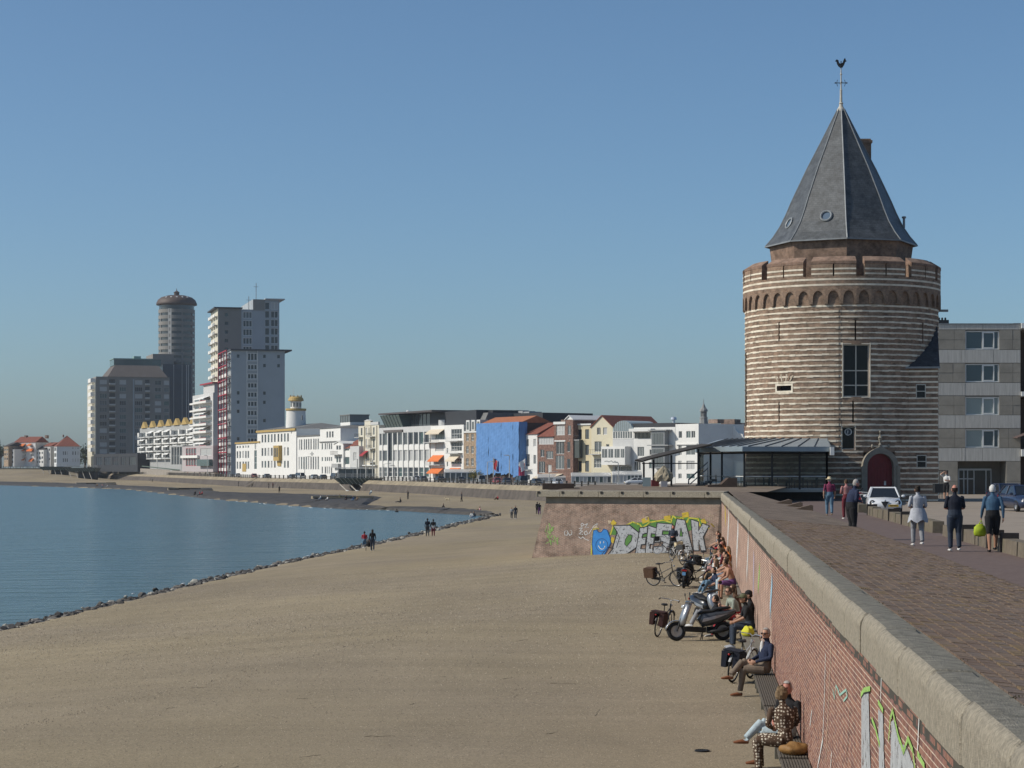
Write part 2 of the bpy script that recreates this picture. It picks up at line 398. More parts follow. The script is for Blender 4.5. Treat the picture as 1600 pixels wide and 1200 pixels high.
for _ in range(46):
    Y = math.exp(rs_.uniform(math.log(28), math.log(110))); x = rs_.uniform(-.2, .05) * Y; a = rs_.gauss(.35, .5); l = rs_.uniform(.1, .7); n_ = 6
    if bz(x, Y) > .4: mb.tube([(x + math.cos(a) * l * i / n_ + rs_.uniform(-.03, .03), Y + math.sin(a) * l * i / n_ * 2 + rs_.uniform(-.08, .08), bz(x, Y) + .004) for i in range(n_)], [rs_.uniform(.002, .007) for _ in range(n_)], 4, 0, True, (1, 0, 0), .6)
tag(mb.build('weed_strands', mat('dry_weed', (.055, .045, .032), .95, .2)), 'thin dark strands of dry weed on the near sand', 'seaweed', kind='stuff')

# ---------------------------------------------------------------- near sea wall (local frame: x = L across, y = u along, z up)
wall = thing('sea_wall', 'long red brick sea wall with concrete coping, running from lower right to the tower', 'wall', rz=WA)
LF = 1.80                                              # face of the brickwork
red_ms = [mat('brick_red', (.235, .118, .088), .9, .22, 9, bump=.4, bscale=60), mat('brick_orange', (.275, .145, .102), .9, .22, 9, bump=.4, bscale=60),
          mat('brick_dark', (.165, .085, .07), .9, .25, 9, bump=.4, bscale=60), mat('brick_plum', (.215, .115, .095), .9, .25, 9, bump=.4, bscale=60)]
mortar_m = mat('wall_mortar', (.50, .415, .325), .95, .2, 12, bump=.4, bscale=50)
far_brick = brick_mat('wall_brick_far', (.265, .12, .088), (.195, .098, .078), (.44, .35, .275), .22, .0635, .014, stain=(.30, .22, .18), stain_amt=.4)
U0, U1, UM = 4., 117.4, 46.
mb = MB(); mb.box(LF + .004, U0, 1.2, 2.35, UM, Z_CBOT); mb.build('wall_core', mortar_m, wall)
mb = MB(); mb.box(LF, UM, 1.2, 2.35, U1, Z_CBOT); mb.build('far_brick_face', far_brick, wall, uv='box')
# single bricks: the largest in view are parts, the others one mass
bricks = []
row = 0; z = Z_CBOT - .005
while z > 2.25:
    header = row % 2; u = U0 + (.055 if header else 0)
    while u < UM - .25:
        ln = .105 if header else .21
        bricks.append((u, z, ln)); u += ln + .011
    z -= .0635; row += 1
def seen(L, u, z):
    p = WLp(L, u, z); sx = 800 + FPX * p.x / p.y; sy = HOR + FPX * (CZ - p.z) / p.y
    return sx < 1606 and sy < 1206
vis = [b for b in bricks if seen(LF, b[0] + .2, b[1])]
rnd = random.Random(11)
vis.sort(key=lambda b: b[0])
bm_cache = {}
def brick_mesh(ln, k):
    if (ln, k) not in bm_cache:
        q = MB(); h = .0495; e = .004
        q.hexa([(0, 0, -h), (.02, 0, -h), (.02, ln, -h), (0, ln, -h)][::1], [(0, 0, 0), (.02, 0, 0), (.02, ln, 0), (0, ln, 0)])
        bm_cache[(ln, k)] = q.mesh('brick', red_ms[k])
    return bm_cache[(ln, k)]
stuffb = MB()
for i, (u, z, ln) in enumerate(vis):
    k = rnd.choices([0, 1, 2, 3], [5, 3, 2, 2])[0]; dx = rnd.uniform(-.002, .002)
    if i < 300:
        o = link('brick', brick_mesh(ln, k), wall, (LF + dx, u, z))
    else:
        stuffb.box(LF + dx, u, z - .0495, LF + .02, u + ln, z, k)
tag(stuffb.build('brickwork', red_ms, wall), kind='stuff')
# coping slabs, two metres each
q = MB()
prof = [(1.765, Z_CBOT), (1.765, 5.62), (1.775, 5.68), (1.80, 5.73), (1.845, 5.765), (1.93, Z_COPE), (2.115, Z_COPE - .012), (2.115, 5.3), (1.9, 5.3)]
def slab_mesh(seed):
    rr = random.Random(seed); q = MB(); n = 9; V = []; np_ = len(prof)
    us = [0, .012, .4, .8, 1.2, 1.6, 1.962, 1.975]
    for i, uu in enumerate(us):
        e = .012 if i in (0, len(us) - 1) else 0
        for j, (L_, z_) in enumerate(prof):
            jx = rr.uniform(-.0025, .0025) if 0 < j < 6 else 0
            V.append((L_ + (e if j < 6 else 0) + jx, uu, z_ - (e if 2 < j < 7 else 0) + jx * .6))
    F = [(i * np_ + j, i * np_ + (j + 1) % np_, (i + 1) * np_ + (j + 1) % np_, (i + 1) * np_ + j) for i in range(len(us) - 1) for j in range(np_)]
    F += [tuple(range(np_))[::-1], tuple(range((len(us) - 1) * np_, len(us) * np_))]
    q._a(V, F, 0); q.m = [1 if (k % np_) in (4, 5) and k < (len(us) - 1) * np_ else 0 for k in range(len(F))]
    me = q.mesh('coping_slab', [concrete, concrete_top]); me.polygons.foreach_set('use_smooth', [(k_ % np_) in (1, 2, 3) and k_ < len(F) - 2 for k_ in range(len(F))])
    return me
slabs = [slab_mesh(s) for s in range(4)]
u = 9.6 - 2.0 * 3; i = 0
while u < U1 - .5:
    link('coping_slab', slabs[i % 4], wall, (rnd.uniform(-.012, .012), u + .012, rnd.uniform(-.008, .008))); u += 2.0; i += 1
# mortar bed below the coping joints and a thin kerb strip behind it
mb = MB(); mb.box(1.80, U0, 5.2, 2.10, U1, 5.60); mb.build('coping_bed', mat('dark_joint', (.06, .055, .045), .95, .2), wall)
mb = MB(); mb.box(2.13, U0, 5.2, 2.20, U1, 5.715); mb.build('kerb_strip', concrete_top, wall)
# moss tufts along the inner edge
moss_m = mat('moss', (.055, .07, .018), .95, .4, 20)
mb = MB()
for _ in range(60):
    u = rnd.choice([rnd.uniform(11, 14), rnd.uniform(12, 40), rnd.uniform(20, 60)])
    for _ in range(14):
        a = rnd.uniform(0, 6.28); r = rnd.uniform(0, .09); uu = u + math.sin(a) * r * 2.2; L_ = 2.19 + rnd.uniform(0, .1)
        h = rnd.uniform(.015, .05); zz = 5.70 - (L_ - 2.1) * .106
        mb._a([(L_ - .012, uu, zz), (L_ + .012, uu + .01, zz), (L_ + rnd.uniform(-.03, .03), uu + rnd.uniform(-.03, .03), zz + h)], [(0, 1, 2)], 0)
tag(mb.build('moss', moss_m, wall), kind='stuff')

# stone slope behind the coping
slope = tag(link('stone_slope', None, None, (0, 0, 0), WA), kind='structure')
def crest(u):
    if u < 82: return 5.1, 5.45
    t = min(1, (u - 82) / 37.); return 5.1 - 1.9 * t, 5.45 + .38 * t
def slope_pt(u, s, dz=0.):
    L1, z1 = crest(u); L0, z0 = 2.2, 5.72 + (.12 * max(0, (u - 82) / 37.))
    return (L0 + (L1 - L0) * s, u, z0 + (z1 - z0) * s + dz)
mb = MB(); us = [U0, 20, 40, 62, 62.01, 82, 90, 100, 110, 117.4]
for a, b in zip(us[:-1], us[1:]):
    d = -.012 if b <= 62 else 0.0
    m_ = 0 if b <= 62 else 1
    mb.poly([slope_pt(a, 0, d), slope_pt(a, 1, d), slope_pt(b, 1, d), slope_pt(b, 0, d)], m_)
    L1, z1 = crest(a); L2, z2 = crest(b)
    mb.poly([(L1, a, z1 + d), (L1, a, 4.5), (L2, b, 4.5), (L2, b, z2 + d)], 2)
mb.build('slope_bed', [sett_bed, sett_far, concrete], slope, uv='box')
# setts
setts = []; u = 9.0; r = 0
while u < 62:
    n = 20
    for j in range(n):
        off = (.5 if j % 2 else 0) * .23
        setts.append((u + off, j / n, (j + 1) / n))
    u += .23
def sett_geo(u, s0, s1, g=.007):
    L1, z1 = crest(u); w = 2.9
    a = Vector(slope_pt(u + g, s0 + g / w)); b = Vector(slope_pt(u + g, s1 - g / w)); c = Vector(slope_pt(u + .23 - g, s1 - g / w)); d = Vector(slope_pt(u + .23 - g, s0 + g / w))
    return a, b, c, d
setts = [s for s in setts if seen(2.2 + 2.9 * s[1], s[0] + .3, 5.6)]
setts.sort(key=lambda s: s[0])
sett_stuff = MB(); sett_mesh = {}
for i, (u, s0, s1) in enumerate(setts):
    a, b, c, d = sett_geo(u, s0, s1); k = rnd.choices([0, 1, 2, 3], [4, 3, 1.2, 3])[0]; h = rnd.uniform(-.006, .003)
    up = Vector((0, 0, 1))
    if i < 300:
        if (k) not in sett_mesh:
            q = MB(); cc = (a + b + c + d) / 4
            q.hexa([p - cc - up * .05 for p in (a, b, c, d)], [(p - cc) * .93 + up * 0.004 for p in (a, b, c, d)]); sett_mesh[k] = q.mesh('sett', sett_ms[k])
        o = link('sett', sett_mesh[k], slope, (a + b + c + d) / 4 + up * h)
    else:
        cc = (a + b + c + d) / 4; t1, t2 = rnd.uniform(-.003, .003), rnd.uniform(-.003, .003)
        sett_stuff._a([p - up * .03 for p in (a, b, c, d)] + [cc + (p - cc) * .93 + up * (h + (t1 if n_ < 2 else -t1) + (t2 if n_ in (0, 3) else -t2)) for n_, p in enumerate((a, b, c, d))],
            [(4, 5, 6, 7), (0, 1, 5, 4), (1, 2, 6, 5), (2, 3, 7, 6), (3, 0, 4, 7)], k)
tag(sett_stuff.build('setts', sett_ms, slope), kind='stuff')
# three wedge steps let into the slope
for i, u in enumerate((93.0, 88.5, 84.5)):
    L1, z1 = crest(u); q = MB()
    q.ext([(L1 - 1.25, u, z1 - .10), (L1 + .05, u, z1 - .12), (L1 + .05, u, z1 + .20), (L1 - .05, u, z1 + .23)], (0, .9, 0))
    q.build('step', mat('step_brown', (.12, .085, .062), .9, .2, 4), slope)

# promenade, road and the wide ground behind
mb = MB()
pts = [WLp(4.6, 0, Z_PROM), WLp(8.3, 0, Z_PROM), WLp(8.3, 100, Z_PROM), WLp(10.5, 128, Z_PROM), WLp(10.5, 146, Z_PROM), WLp(0, 146, Z_PROM), WLp(2.6, 119, Z_PROM), WLp(4.6, 90, Z_PROM)]
mb.poly(pts); tag(mb.build('promenade', promenade_m), kind='structure')
mb = MB()
pts = [WLp(8.2, 0, Z_ROAD), WLp(160, 0, Z_ROAD), WLp(260, 300, Z_ROAD), WLp(-2, 300, Z_ROAD), WLp(-6, 140, Z_ROAD), WLp(8.2, 140, Z_ROAD)]
mb.poly(pts); tag(mb.build('road', road_m), kind='structure')
# far boulevard
SW = [(PX(px, Y), Y) for px, Y in ((960, 360), (900, 382), (838, 402), (780, 425), (680, 487), (590, 546), (480, 605), (400, 650), (330, 745), (250, 905), (152, 1090))]
mb = MB(); mb.poly([(x, y, Z_FAR) for x, y in SW[::-1]] + [(1500, 360, Z_FAR), (1500, 2400, Z_FAR), (-240, 2400, Z_FAR)])
tag(mb.build('boulevard', mat('boulevard_paving', (.23, .2, .17), .9, .1, .3)), kind='structure')
mb = MB(); mb.poly([(-2400, 1250, 2.9), (2400, 1250, 2.9), (2400, 3400, 2.9), (-2400, 3400, 2.9)])
tag(mb.build('ground', mat('far_ground', (.12, .13, .08), .95, .2, .01)), kind='structure')

# the faint sea haze that pales the far town: one closed box round everything
q = MB(); q.box(-2600, -160, -4, 2600, 3600, 112); hz = q.build('haze', mat('haze_air', (.8, .85, .9), 1, 0)); tag(hz, kind='stuff')
hn = MATS['haze_air'].node_tree; hn.nodes.remove(hn.nodes['Principled BSDF']); pv = hn.nodes.new('ShaderNodeVolumePrincipled')
pv.inputs['Color'].default_value = (.80, .87, .95, 1); pv.inputs['Density'].default_value = .00007; pv.inputs['Anisotropy'].default_value = 0.1
hn.links.new(pv.outputs[0], hn.nodes['Material Output'].inputs['Volume'])
# ================================================================ BASTION below the tower
def stroke(mb, pts, w, m=0, nrm=None):
    pts = [Vector(p) for p in pts]; nrm = Vector(nrm)
    for a, b in zip(pts[:-1], pts[1:]):
        d = (b - a)
        if d.length < 1e-6: continue
        d.normalize(); s = nrm.cross(d).normalized() * (w / 2); e = d * (w * .3)
        mb.poly([a - e - s, b + e - s, b + e + s, a - e + s], m)
bastion = thing('bastion_wall', 'battered brick bastion wall with large graffiti at the end of the beach', 'wall')
bast_brick = brick_mat('bastion_brick', (.30, .178, .13), (.205, .13, .10), (.34, .275, .22), .24, .07, .016, bump=.9, stain=(.36, .27, .215), stain_amt=.75)
BF = [Vector((12.45, 117.0, 1.2)), Vector((11.6, 117.35, 1.2)), Vector((1.02, 121.3, 1.2)), Vector((4.5, 150, 1.2))]          # foot line
ZT = 5.06
tops = [Vector((13.1, 118.3, ZT)), Vector((12.0, 118.25, ZT)), Vector((1.98, 122.0, ZT)), Vector((5.4, 150, ZT))]
mb = MB()
for i in range(3): mb.poly([BF[i + 1], BF[i], tops[i], tops[i + 1]])
mb.build('brick_face', bast_brick, bastion, uv='box')
band_m = mat('bastion_concrete_band', (.22, .195, .155), .95, .2, 2, bump=.4)
mb = MB(); bk = Vector((.03, .06, 0)); bk2 = Vector((.06, .1, .5))
for i in range(3): mb.poly([tops[i + 1] + bk, tops[i] + bk, tops[i] + bk2, tops[i + 1] + bk2])
mb.build('concrete_band', band_m, bastion)
cope_t = [0, .10, .28, .42, .55, .66, .77, .87, 1.0]
cl = [Vector((12.2, 118.0, 0)), Vector((9.2, 119.12, 0)), Vector((1.42, 122.0, 0))]
def cope_at(t): return cl[0].lerp(cl[1], t / .28) if t < .28 else cl[1].lerp(cl[2], (t - .28) / .72)
for a, b in zip(cope_t[:-1], cope_t[1:]):
    q = MB(); A, B_ = cope_at(a), cope_at(b); d = (B_ - A).normalized() * .012; n_ = Vector((.3, .95, 0)); up = lambda z: Vector((0, 0, z))
    A2, B2 = A + d, B_ - d
    q.hexa([B2 + up(5.47), A2 + up(5.47), A2 + n_ * 1.5 + up(5.47), B2 + n_ * 1.5 + up(5.47)],
           [B2 + n_ * .05 + up(5.80), A2 + n_ * .05 + up(5.80), A2 + n_ * 1.5 + up(5.84), B2 + n_ * 1.5 + up(5.84)])
    q.build('coping_slab', concrete, bastion)
    q = MB(); e0 = B_ - d * 9; e1 = B_ - d * 19; q.hexa([e0 - n_ * .012 + up(5.66), e1 - n_ * .012 + up(5.66), e1 + n_ * .05 + up(5.66), e0 + n_ * .05 + up(5.66)], [e0 - n_ * .012 + up(5.80), e1 - n_ * .012 + up(5.80), e1 + n_ * .05 + up(5.80), e0 + n_ * .05 + up(5.80)])
    q.build('drain_hole', mat('drain_dark', (.03, .028, .025), .9, 0), bastion)
q = MB(); q.hexa([(1.46, 121.9, 5.46), (2.9, 122.4, 5.46), (6.2, 150, 5.46), (4.6, 150, 5.46)], [(1.5, 122.0, 5.79), (2.9, 122.4, 5.82), (6.2, 150, 5.82), (4.65, 150, 5.79)])
q.build('side_coping', concrete, bastion)
# the paved crown of the bastion
mb = MB()
mb.poly([(2.0, 122.8, 5.79), (9.6, 120.0, 5.79), (12.6, 118.9, 5.79), (14.8, 118.9, 5.79), (18, 132, 6.02), (5.2, 134, 6.05)])
mb.poly([(5.2, 134, 6.05), (18, 132, 6.02), (18, 146, 5.9), (6.2, 146, 5.9)])
tag(mb.build('bastion_crown', mat('crown_paving', (.175, .135, .10), .95, .25, 1.5, grime=.5)), kind='structure')
# graffiti: pixel of the photograph -> point on the battered face
bfac = []
for i in (1, 0):
    nn = (BF[i + 1] - BF[i]).cross(tops[i] - BF[i]).normalized()
    bfac.append((BF[i], -nn if nn.y > 0 else nn))
bnrm = bfac[0][1]
def BP(px, py, off=.01):
    o = Vector((0, 0, CZ)); d = Vector(((px - 800) / FPX, 1, -(py - HOR) / FPX))
    bp0, nn = bfac[0] if px < 800 + FPX * BF[1].x / BF[1].y else bfac[1]
    t = (bp0 + nn * off - o).dot(nn) / d.dot(nn); return o + d * t
def GZ(pts, off): return [BP(830 + x * .1875, 760 + y * .1875, off) for x, y in pts]
gcol = {k: mat('paint_' + k, c, .55, .14, 4, bump=.3, bscale=30) for k, c in dict(silver=(.36, .37, .38), black=(.015, .015, .017), green=(.075, .20, .035), yellow=(.50, .45, .04),
        blue=(.025, .20, .52), white=(.62, .62, .60), lime=(.28, .46, .12), tan=(.48, .38, .26), lightblue=(.28, .46, .58), pink=(.55, .38, .33), gold=(.50, .36, .03), mint=(.30, .50, .42), lilac=(.42, .36, .47), navy=(.012, .05, .17)).items()}
def worn(m, sc_, th):                                # paint flaked off in small patches: the wall shows through
    nt = m.node_tree; N = nt.nodes; L = nt.links; tc = N.new('ShaderNodeTexCoord'); n = N.new('ShaderNodeTexNoise'); n.inputs['Scale'].default_value = sc_; n.inputs['Detail'].default_value = 9; n.inputs['Roughness'].default_value = .78; L.new(tc.outputs['Object'], n.inputs['Vector'])
    r = N.new('ShaderNodeMapRange'); r.inputs[1].default_value = th; r.inputs[2].default_value = th + .05; r.inputs[4].default_value = .85; L.new(n.outputs[0], r.inputs[0]); t = N.new('ShaderNodeBsdfTransparent'); mx = N.new('ShaderNodeMixShader'); L.new(r.outputs[0], mx.inputs[0]); L.new(N['Principled BSDF'].outputs[0], mx.inputs[1]); L.new(t.outputs[0], mx.inputs[2]); L.new(mx.outputs[0], N['Material Output'].inputs[0])
for k, m in list(gcol.items()): worn(m, 6.5 if k in ('silver', 'white', 'lime') else 3.2, .54 if k in ('silver', 'white') else (.57 if k not in ('blue', 'black', 'navy') else .64))
def gpoly(name, col, off, *polys):
    mb = MB()
    for p in polys: mb.poly(GZ(p, off))
    return mb.build(name, gcol[col], bastion)
def gline(name, col, off, w, *lines):
    mb = MB()
    for l in lines: stroke(mb, GZ(l, off), w, 0, bnrm)
    return mb.build(name, gcol[col], bastion)
gpoly('graffiti_green', 'green', .010, [(640, 400), (690, 330), (760, 345), (840, 300), (930, 300), (960, 272), (1060, 285), (1175, 245), (1290, 255), (1400, 262), (1470, 300), (1540, 330), (1588, 360), (1588, 440), (1480, 440), (1200, 420), (900, 420)])
gline('graffiti_outline', 'yellow', .013, .075, [(660, 400), (685, 322), (760, 340), (845, 296), (905, 318), (925, 345), (965, 318), (985, 300), (1040, 290), (1100, 282), (1165, 300), (1180, 245), (1210, 268), (1255, 262), (1300, 300), (1312, 262), (1390, 270), (1408, 330), (1450, 312), (1480, 350)],
      [(500, 580), (505, 480), (512, 400), (520, 355), (560, 350)])
gline('graffiti_blotch', 'gold', .013, .30, [(935, 288), (970, 276)], [(1120, 268), (1150, 262)], [(1270, 240), (1300, 235)], [(1515, 322), (1550, 310)], [(680, 310), (690, 300)], [(1430, 295), (1440, 290)], [(675, 455), (685, 440)])
gline('graffiti_dots', 'tan', .013, .22, [(650, 297), (656, 295)], [(958, 265), (964, 264)], [(530, 348), (545, 340)])
SH = dict(D=[(0, 0), (.6, 0), (1, .25), (1, .72), (.6, 1), (0, 1), (.16, .8), (.2, .2)], E=[(0, 0), (1, 0), (1, .2), (.42, .22), (.42, .38), (.9, .38), (.9, .6), (.42, .6), (.42, .78), (1, .8), (1, 1), (0, 1)], S=[(0, 0), (1, 0), (1, .22), (.4, .22), (.4, .38), (1, .38), (1, 1), (0, 1), (0, .78), (.6, .78), (.6, .6), (0, .6)], A=[(0, 1), (.28, 0), (.72, 0), (1, 1), (.66, 1), (.6, .76), (.4, .76), (.34, 1)], K=[(0, 0), (.4, 0), (.4, .34), (.66, 0), (1, 0), (.7, .48), (1, 1), (.66, 1), (.4, .64), (.4, 1), (0, 1)])
def lett(k, tl, tr, br, bl):
    f = lambda u, v: tuple((Vector(tl) * (1 - u) + Vector(tr) * u) * (1 - v) + (Vector(bl) * (1 - u) + Vector(br) * u) * v); return [f(*p) for p in SH[k]]
letters = [lett('D', (688, 330), (905, 326), (862, 575), (632, 580)), lett('E', (908, 350), (968, 338), (945, 572), (868, 574)), lett('E', (978, 330), (1042, 350), (1005, 566), (952, 572)), lett('S', (1052, 308), (1172, 318), (1140, 548), (1016, 562)), lett('A', (1176, 268), (1318, 290), (1345, 548), (1150, 560)), lett('K', (1334, 278), (1478, 330), (1452, 532), (1356, 532))]
def grow(p, k):
    cx = sum(x for x, y in p) / len(p); cy = sum(y for x, y in p) / len(p); out = []
    n = len(p)
    for i in range(n):
        a, b, c = Vector(p[i - 1]), Vector(p[i]), Vector(p[(i + 1) % n])
        d1 = (b - a).normalized(); d2 = (c - b).normalized(); n1 = Vector((d1.y, -d1.x)); n2 = Vector((d2.y, -d2.x))
        nn = (n1 + n2); nn = nn.normalized() if nn.length > .2 else n1
        out.append(tuple(b + nn * k))
    return out
gpoly('graffiti_shadow', 'black', .016, *[grow(l, 11) for l in letters])
for l in letters: gpoly('graffiti_letter', 'silver', .020, l)
gpoly('graffiti_counter', 'green', .024, [(785, 440), (812, 402), (842, 408), (835, 452), (796, 500), (778, 480)], [(1236, 415), (1248, 345), (1262, 415)])
gline('graffiti_letter_lines', 'black', .026, .035, [(785, 440), (812, 402), (842, 408), (835, 452), (796, 500), (778, 480), (785, 440)], [(1236, 415), (1248, 345), (1262, 415), (1236, 415)], [(715, 380), (735, 430), (710, 510)], [(570, 590), (640, 505), (690, 520)])
gpoly('graffiti_figure_outline', 'navy', .020, grow([(515, 420), (518, 400), (520, 370), (545, 365), (560, 385), (585, 385), (605, 358), (630, 365), (640, 390), (655, 430), (660, 470), (640, 510), (600, 580), (520, 582), (510, 480)], 7))
gpoly('graffiti_figure', 'blue', .024, [(515, 420), (518, 400), (520, 370), (545, 365), (560, 385), (585, 385), (605, 358), (630, 365), (640, 390), (655, 430), (660, 470), (640, 510), (600, 580), (520, 582), (510, 480)])
circ = [(588 + 50 * math.cos(t * .3927), 490 + 55 * math.sin(t * .3927)) for t in range(17)]
gline('graffiti_face_line', 'navy', .028, .03, circ)
gline('graffiti_smile', 'white', .028, .045, [(560, 495), (572, 515), (590, 525), (606, 515), (614, 497)], [(575, 460), (576, 474)], [(604, 458), (605, 472)])
sc = random.Random(5); lines = []
for _ in range(16):
    x, y = sc.uniform(130, 225), sc.uniform(320, 440); lines.append([(x, y), (x + sc.uniform(-25, 35), y + sc.uniform(-40, 60)), (x + sc.uniform(-20, 20), y + sc.uniform(-10, 70))])
gline('graffiti_scribble', 'lime', .012, .03, *lines)
gline('graffiti_tag', 'white', .012, .035, [(290, 365), (277, 380), (280, 405), (300, 408), (306, 385), (300, 370)], [(308, 385), (320, 408), (336, 400), (340, 380), (330, 362)],
      [(425, 305), (440, 320), (420, 335), (415, 315), (425, 305)], [(400, 350), (430, 345), (405, 370), (430, 372), (400, 395), (430, 400)], [(445, 320), (470, 310), (450, 345), (480, 340)], [(440, 385), (460, 370), (470, 395), (450, 405), (440, 385)],
      [(480, 395), (520, 330), (550, 310), (545, 350)], [(395, 420), (415, 435), (430, 420), (450, 440), (480, 450)])
gline('graffiti_tag', 'tan', .012, .03, [(1480, 235), (1495, 228), (1485, 245), (1500, 250)], [(1510, 235), (1520, 250), (1535, 228)], [(1540, 250), (1545, 228), (1560, 245), (1575, 225)], [(1470, 270), (1485, 262), (1490, 280)], [(1500, 280), (1510, 262), (1530, 275), (1545, 262), (1560, 280), (1580, 262)])
# faded graffiti on the long wall
def WPx(px, py, off=.006):
    d = Vector(((px - 800) / FPX, 1, -(py - HOR) / FPX)); t = (LF - off) / d.dot(wm)
    return Vector((LF - off, t * d.dot(wt), CZ + t * d.z))
wn_ = Vector((-1, 0, 0))
def wpoly(name, col, pts, off=.008):
    mb = MB(); mb.poly([WPx(x, y, off) for x, y in pts]); return mb.build(name, gcol[col], wall)
def wline(name, col, w, *lines, off=.008):
    mb = MB()
    for l in lines: stroke(mb, [WPx(x, y, off) for x, y in l], w, 0, wn_)
    return mb.build(name, gcol[col], wall)
def Z3(pts): return [(1240 + x * .15, 1020 + y * .15) for x, y in pts]
def Z1(pts): return [(1360 + x * .15, 1020 + y * .15) for x, y in pts]
def Z4(pts): return [(1120 + x * .15, 740 + y * .15) for x, y in pts]
wline('graffiti_pale_line', 'white', .06, Z3([(331, 20), (322, 400), (303, 900), (250, 1190)]))
wpoly('graffiti_band', 'silver', Z3([(705, 460), (735, 415), (780, 400), (790, 900), (802, 1250), (706, 1250)]))
wpoly('graffiti_band', 'silver', Z3([(880, 590), (930, 640), (945, 1250), (890, 1250)]))
wpoly('graffiti_band', 'silver', Z1([(215, 720), (240, 700), (300, 950), (370, 960), (450, 1180), (450, 1290), (205, 1290)]))
wline('graffiti_lime_edge', 'lime', .05, Z3([(700, 440), (730, 388), (795, 372)]), Z1([(80, 510), (130, 600)]), Z1([(190, 900), (205, 690), (230, 600), (290, 870), (345, 1030), (390, 890), (440, 1020), (462, 1200)]), Z1([(490, 1050), (560, 1180)]), Z1([(15, 690), (50, 780), (95, 960)]), off=.012)
wline('graffiti_dark_edge', 'black', .03, Z1([(85, 540), (135, 625)]), Z1([(240, 640), (300, 900), (345, 1055)]), Z3([(705, 465), (730, 420), (790, 402)]), Z3([(800, 700), (850, 790), (880, 900)]), off=.010)
wline('graffiti_white_drip', 'white', .05, Z1([(505, 700), (490, 1000)]), Z1([(113, 260), (105, 500)]), Z3([(190, 600), (170, 760)]), Z3([(395, 1040), (385, 1190)]))
wline('graffiti_mint_scribble', 'mint', .03, Z3([(405, 370), (425, 480), (440, 340), (460, 380), (480, 440), (545, 385), (560, 450), (520, 500)]))
wline('graffiti_white_band', 'white', .75, Z4([(222, 545), (205, 890)]), Z4([(125, 430), (112, 720)]))
wline('graffiti_white_band', 'white', .45, Z4([(328, 665), (312, 1060)]))
wline('graffiti_pale_band', 'lilac', .5, Z4([(385, 880), (380, 1190)])); wline('graffiti_pale_band', 'lime', .3, Z4([(445, 985), (430, 1190)]))
wline('graffiti_blue_band', 'lightblue', .35, Z4([(575, 1120), (555, 1420)], )); wline('graffiti_yellow_patch', 'gold', .7, Z4([(85, 380), (92, 480)]))
wline('joint_seam', 'tan', .035, Z4([(640, 880), (620, 1190)]), Z4([(400, 640), (380, 900)]), [(1300, 975), (1290, 1190)])
wline('expansion_joint', 'black', .02, [(1262, 1000), (1258, 1180)], [(1328, 1105), (1322, 1195)], [(1225, 955), (1221, 1045)])

# ================================================================ PRISON TOWER
TX, TY, TR = 24.1, 150.0, 7.0
tower = thing('prison_tower', 'round medieval tower of striped brick and white stone with a slate spire', 'tower', (TX, TY, 0))
TA = math.atan2(-TY, -TX)                                    # the side that faces the camera
def phi(px): return math.asin(max(-1, min(1, (px - 1314) / 149.3)))
def tz(py, f=0.): return PZ(py, TY - TR * math.cos(f) * .99)
tower_brick = brick_mat('tower_brick', (.265, .158, .105), (.16, .105, .08), (.29, .225, .165), .22, .062, .012, bump=.8, stain=(.31, .235, .18), stain_amt=.55)
tower_stone = mat('tower_white_stone', (.67, .605, .49), .9, .18, 2.6, bump=.5, bscale=14, grime=.75, gcol=(.33, .25, .18))
stone_worn = mat('tower_worn_stone', (.46, .39, .30), .9, .25, 3, bump=.5, bscale=14)
ZB, ZBT = 4.6, 18.7
def opening(px0, px1, py0, py1):
    f0, f1 = phi(px0), phi(px1); fm = (f0 + f1) / 2
    return (TA + f0, TA + f1, tz(py1, fm), tz(py0, fm))
op_big = opening(1317, 1356, 538, 620); op_small = opening(1315.5, 1334.5, 667, 702)
slit_px = [(1220.4, 1222.4, 502, 532), (1220.4, 1222.4, 627, 660), (1334, 1336.4, 500, 532), (1330.5, 1333, 626, 660), (1435, 1437, 505, 537)]
op_slits = [opening(*s) for s in slit_px]
op_hor = opening(1218, 1240, 602, 610)
op_left = (TA + R(-84), TA + R(-76), 10.2, 15.6)
op_door = (TA + phi(1371) - .17, TA + phi(1371) + .17, 4.6, 8.25)
opens = [op_door, op_big, op_small, op_hor, op_left] + op_slits
def cyl_wall(r, z0, z1, ops, step=R(4), extra_z=()):
    a_s = set([TA + R(4) * i for i in range(-45, 46)]); zs = {z0, z1} | set(extra_z)
    for a0, a1, b0, b1 in ops: a_s |= {a0, a1}; zs |= {b0, b1}
    a_s = sorted(a for a in a_s if TA - math.pi - 1e-6 <= a <= TA + math.pi + 1e-6); zs = sorted(z for z in zs if z0 - 1e-6 <= z <= z1 + 1e-6)
    mb = MB(); pt = lambda a, z, rr=r: (rr * math.cos(a), rr * math.sin(a), z)
    for a, b in zip(a_s[:-1], a_s[1:]):
        for c, d in zip(zs[:-1], zs[1:]):
            am, cm = (a + b) / 2, (c + d) / 2
            if any(o[0] < am < o[1] and o[2] < cm < o[3] for o in ops): continue
            mb.poly([pt(a, c), pt(b, c), pt(b, d), pt(a, d)])
    for a0, a1, b0, b1 in ops:
        ri = r - .55
        mb.poly([pt(a0, b0), pt(a0, b1), pt(a0, b1, ri), pt(a0, b0, ri)]); mb.poly([pt(a1, b1), pt(a1, b0), pt(a1, b0, ri), pt(a1, b1, ri)])
        mb.poly([pt(a0, b0), pt(a0, b0, ri), pt(a1, b0, ri), pt(a1, b0)]); mb.poly([pt(a0, b1, ri), pt(a0, b1), pt(a1, b1), pt(a1, b1, ri)])
    return mb
cyl_wall(TR - .02, ZB, ZBT, opens).build('brick_body', tower_brick, tower, uv=7.0)
rt = random.Random(21)
zb = 18.56; h = .125
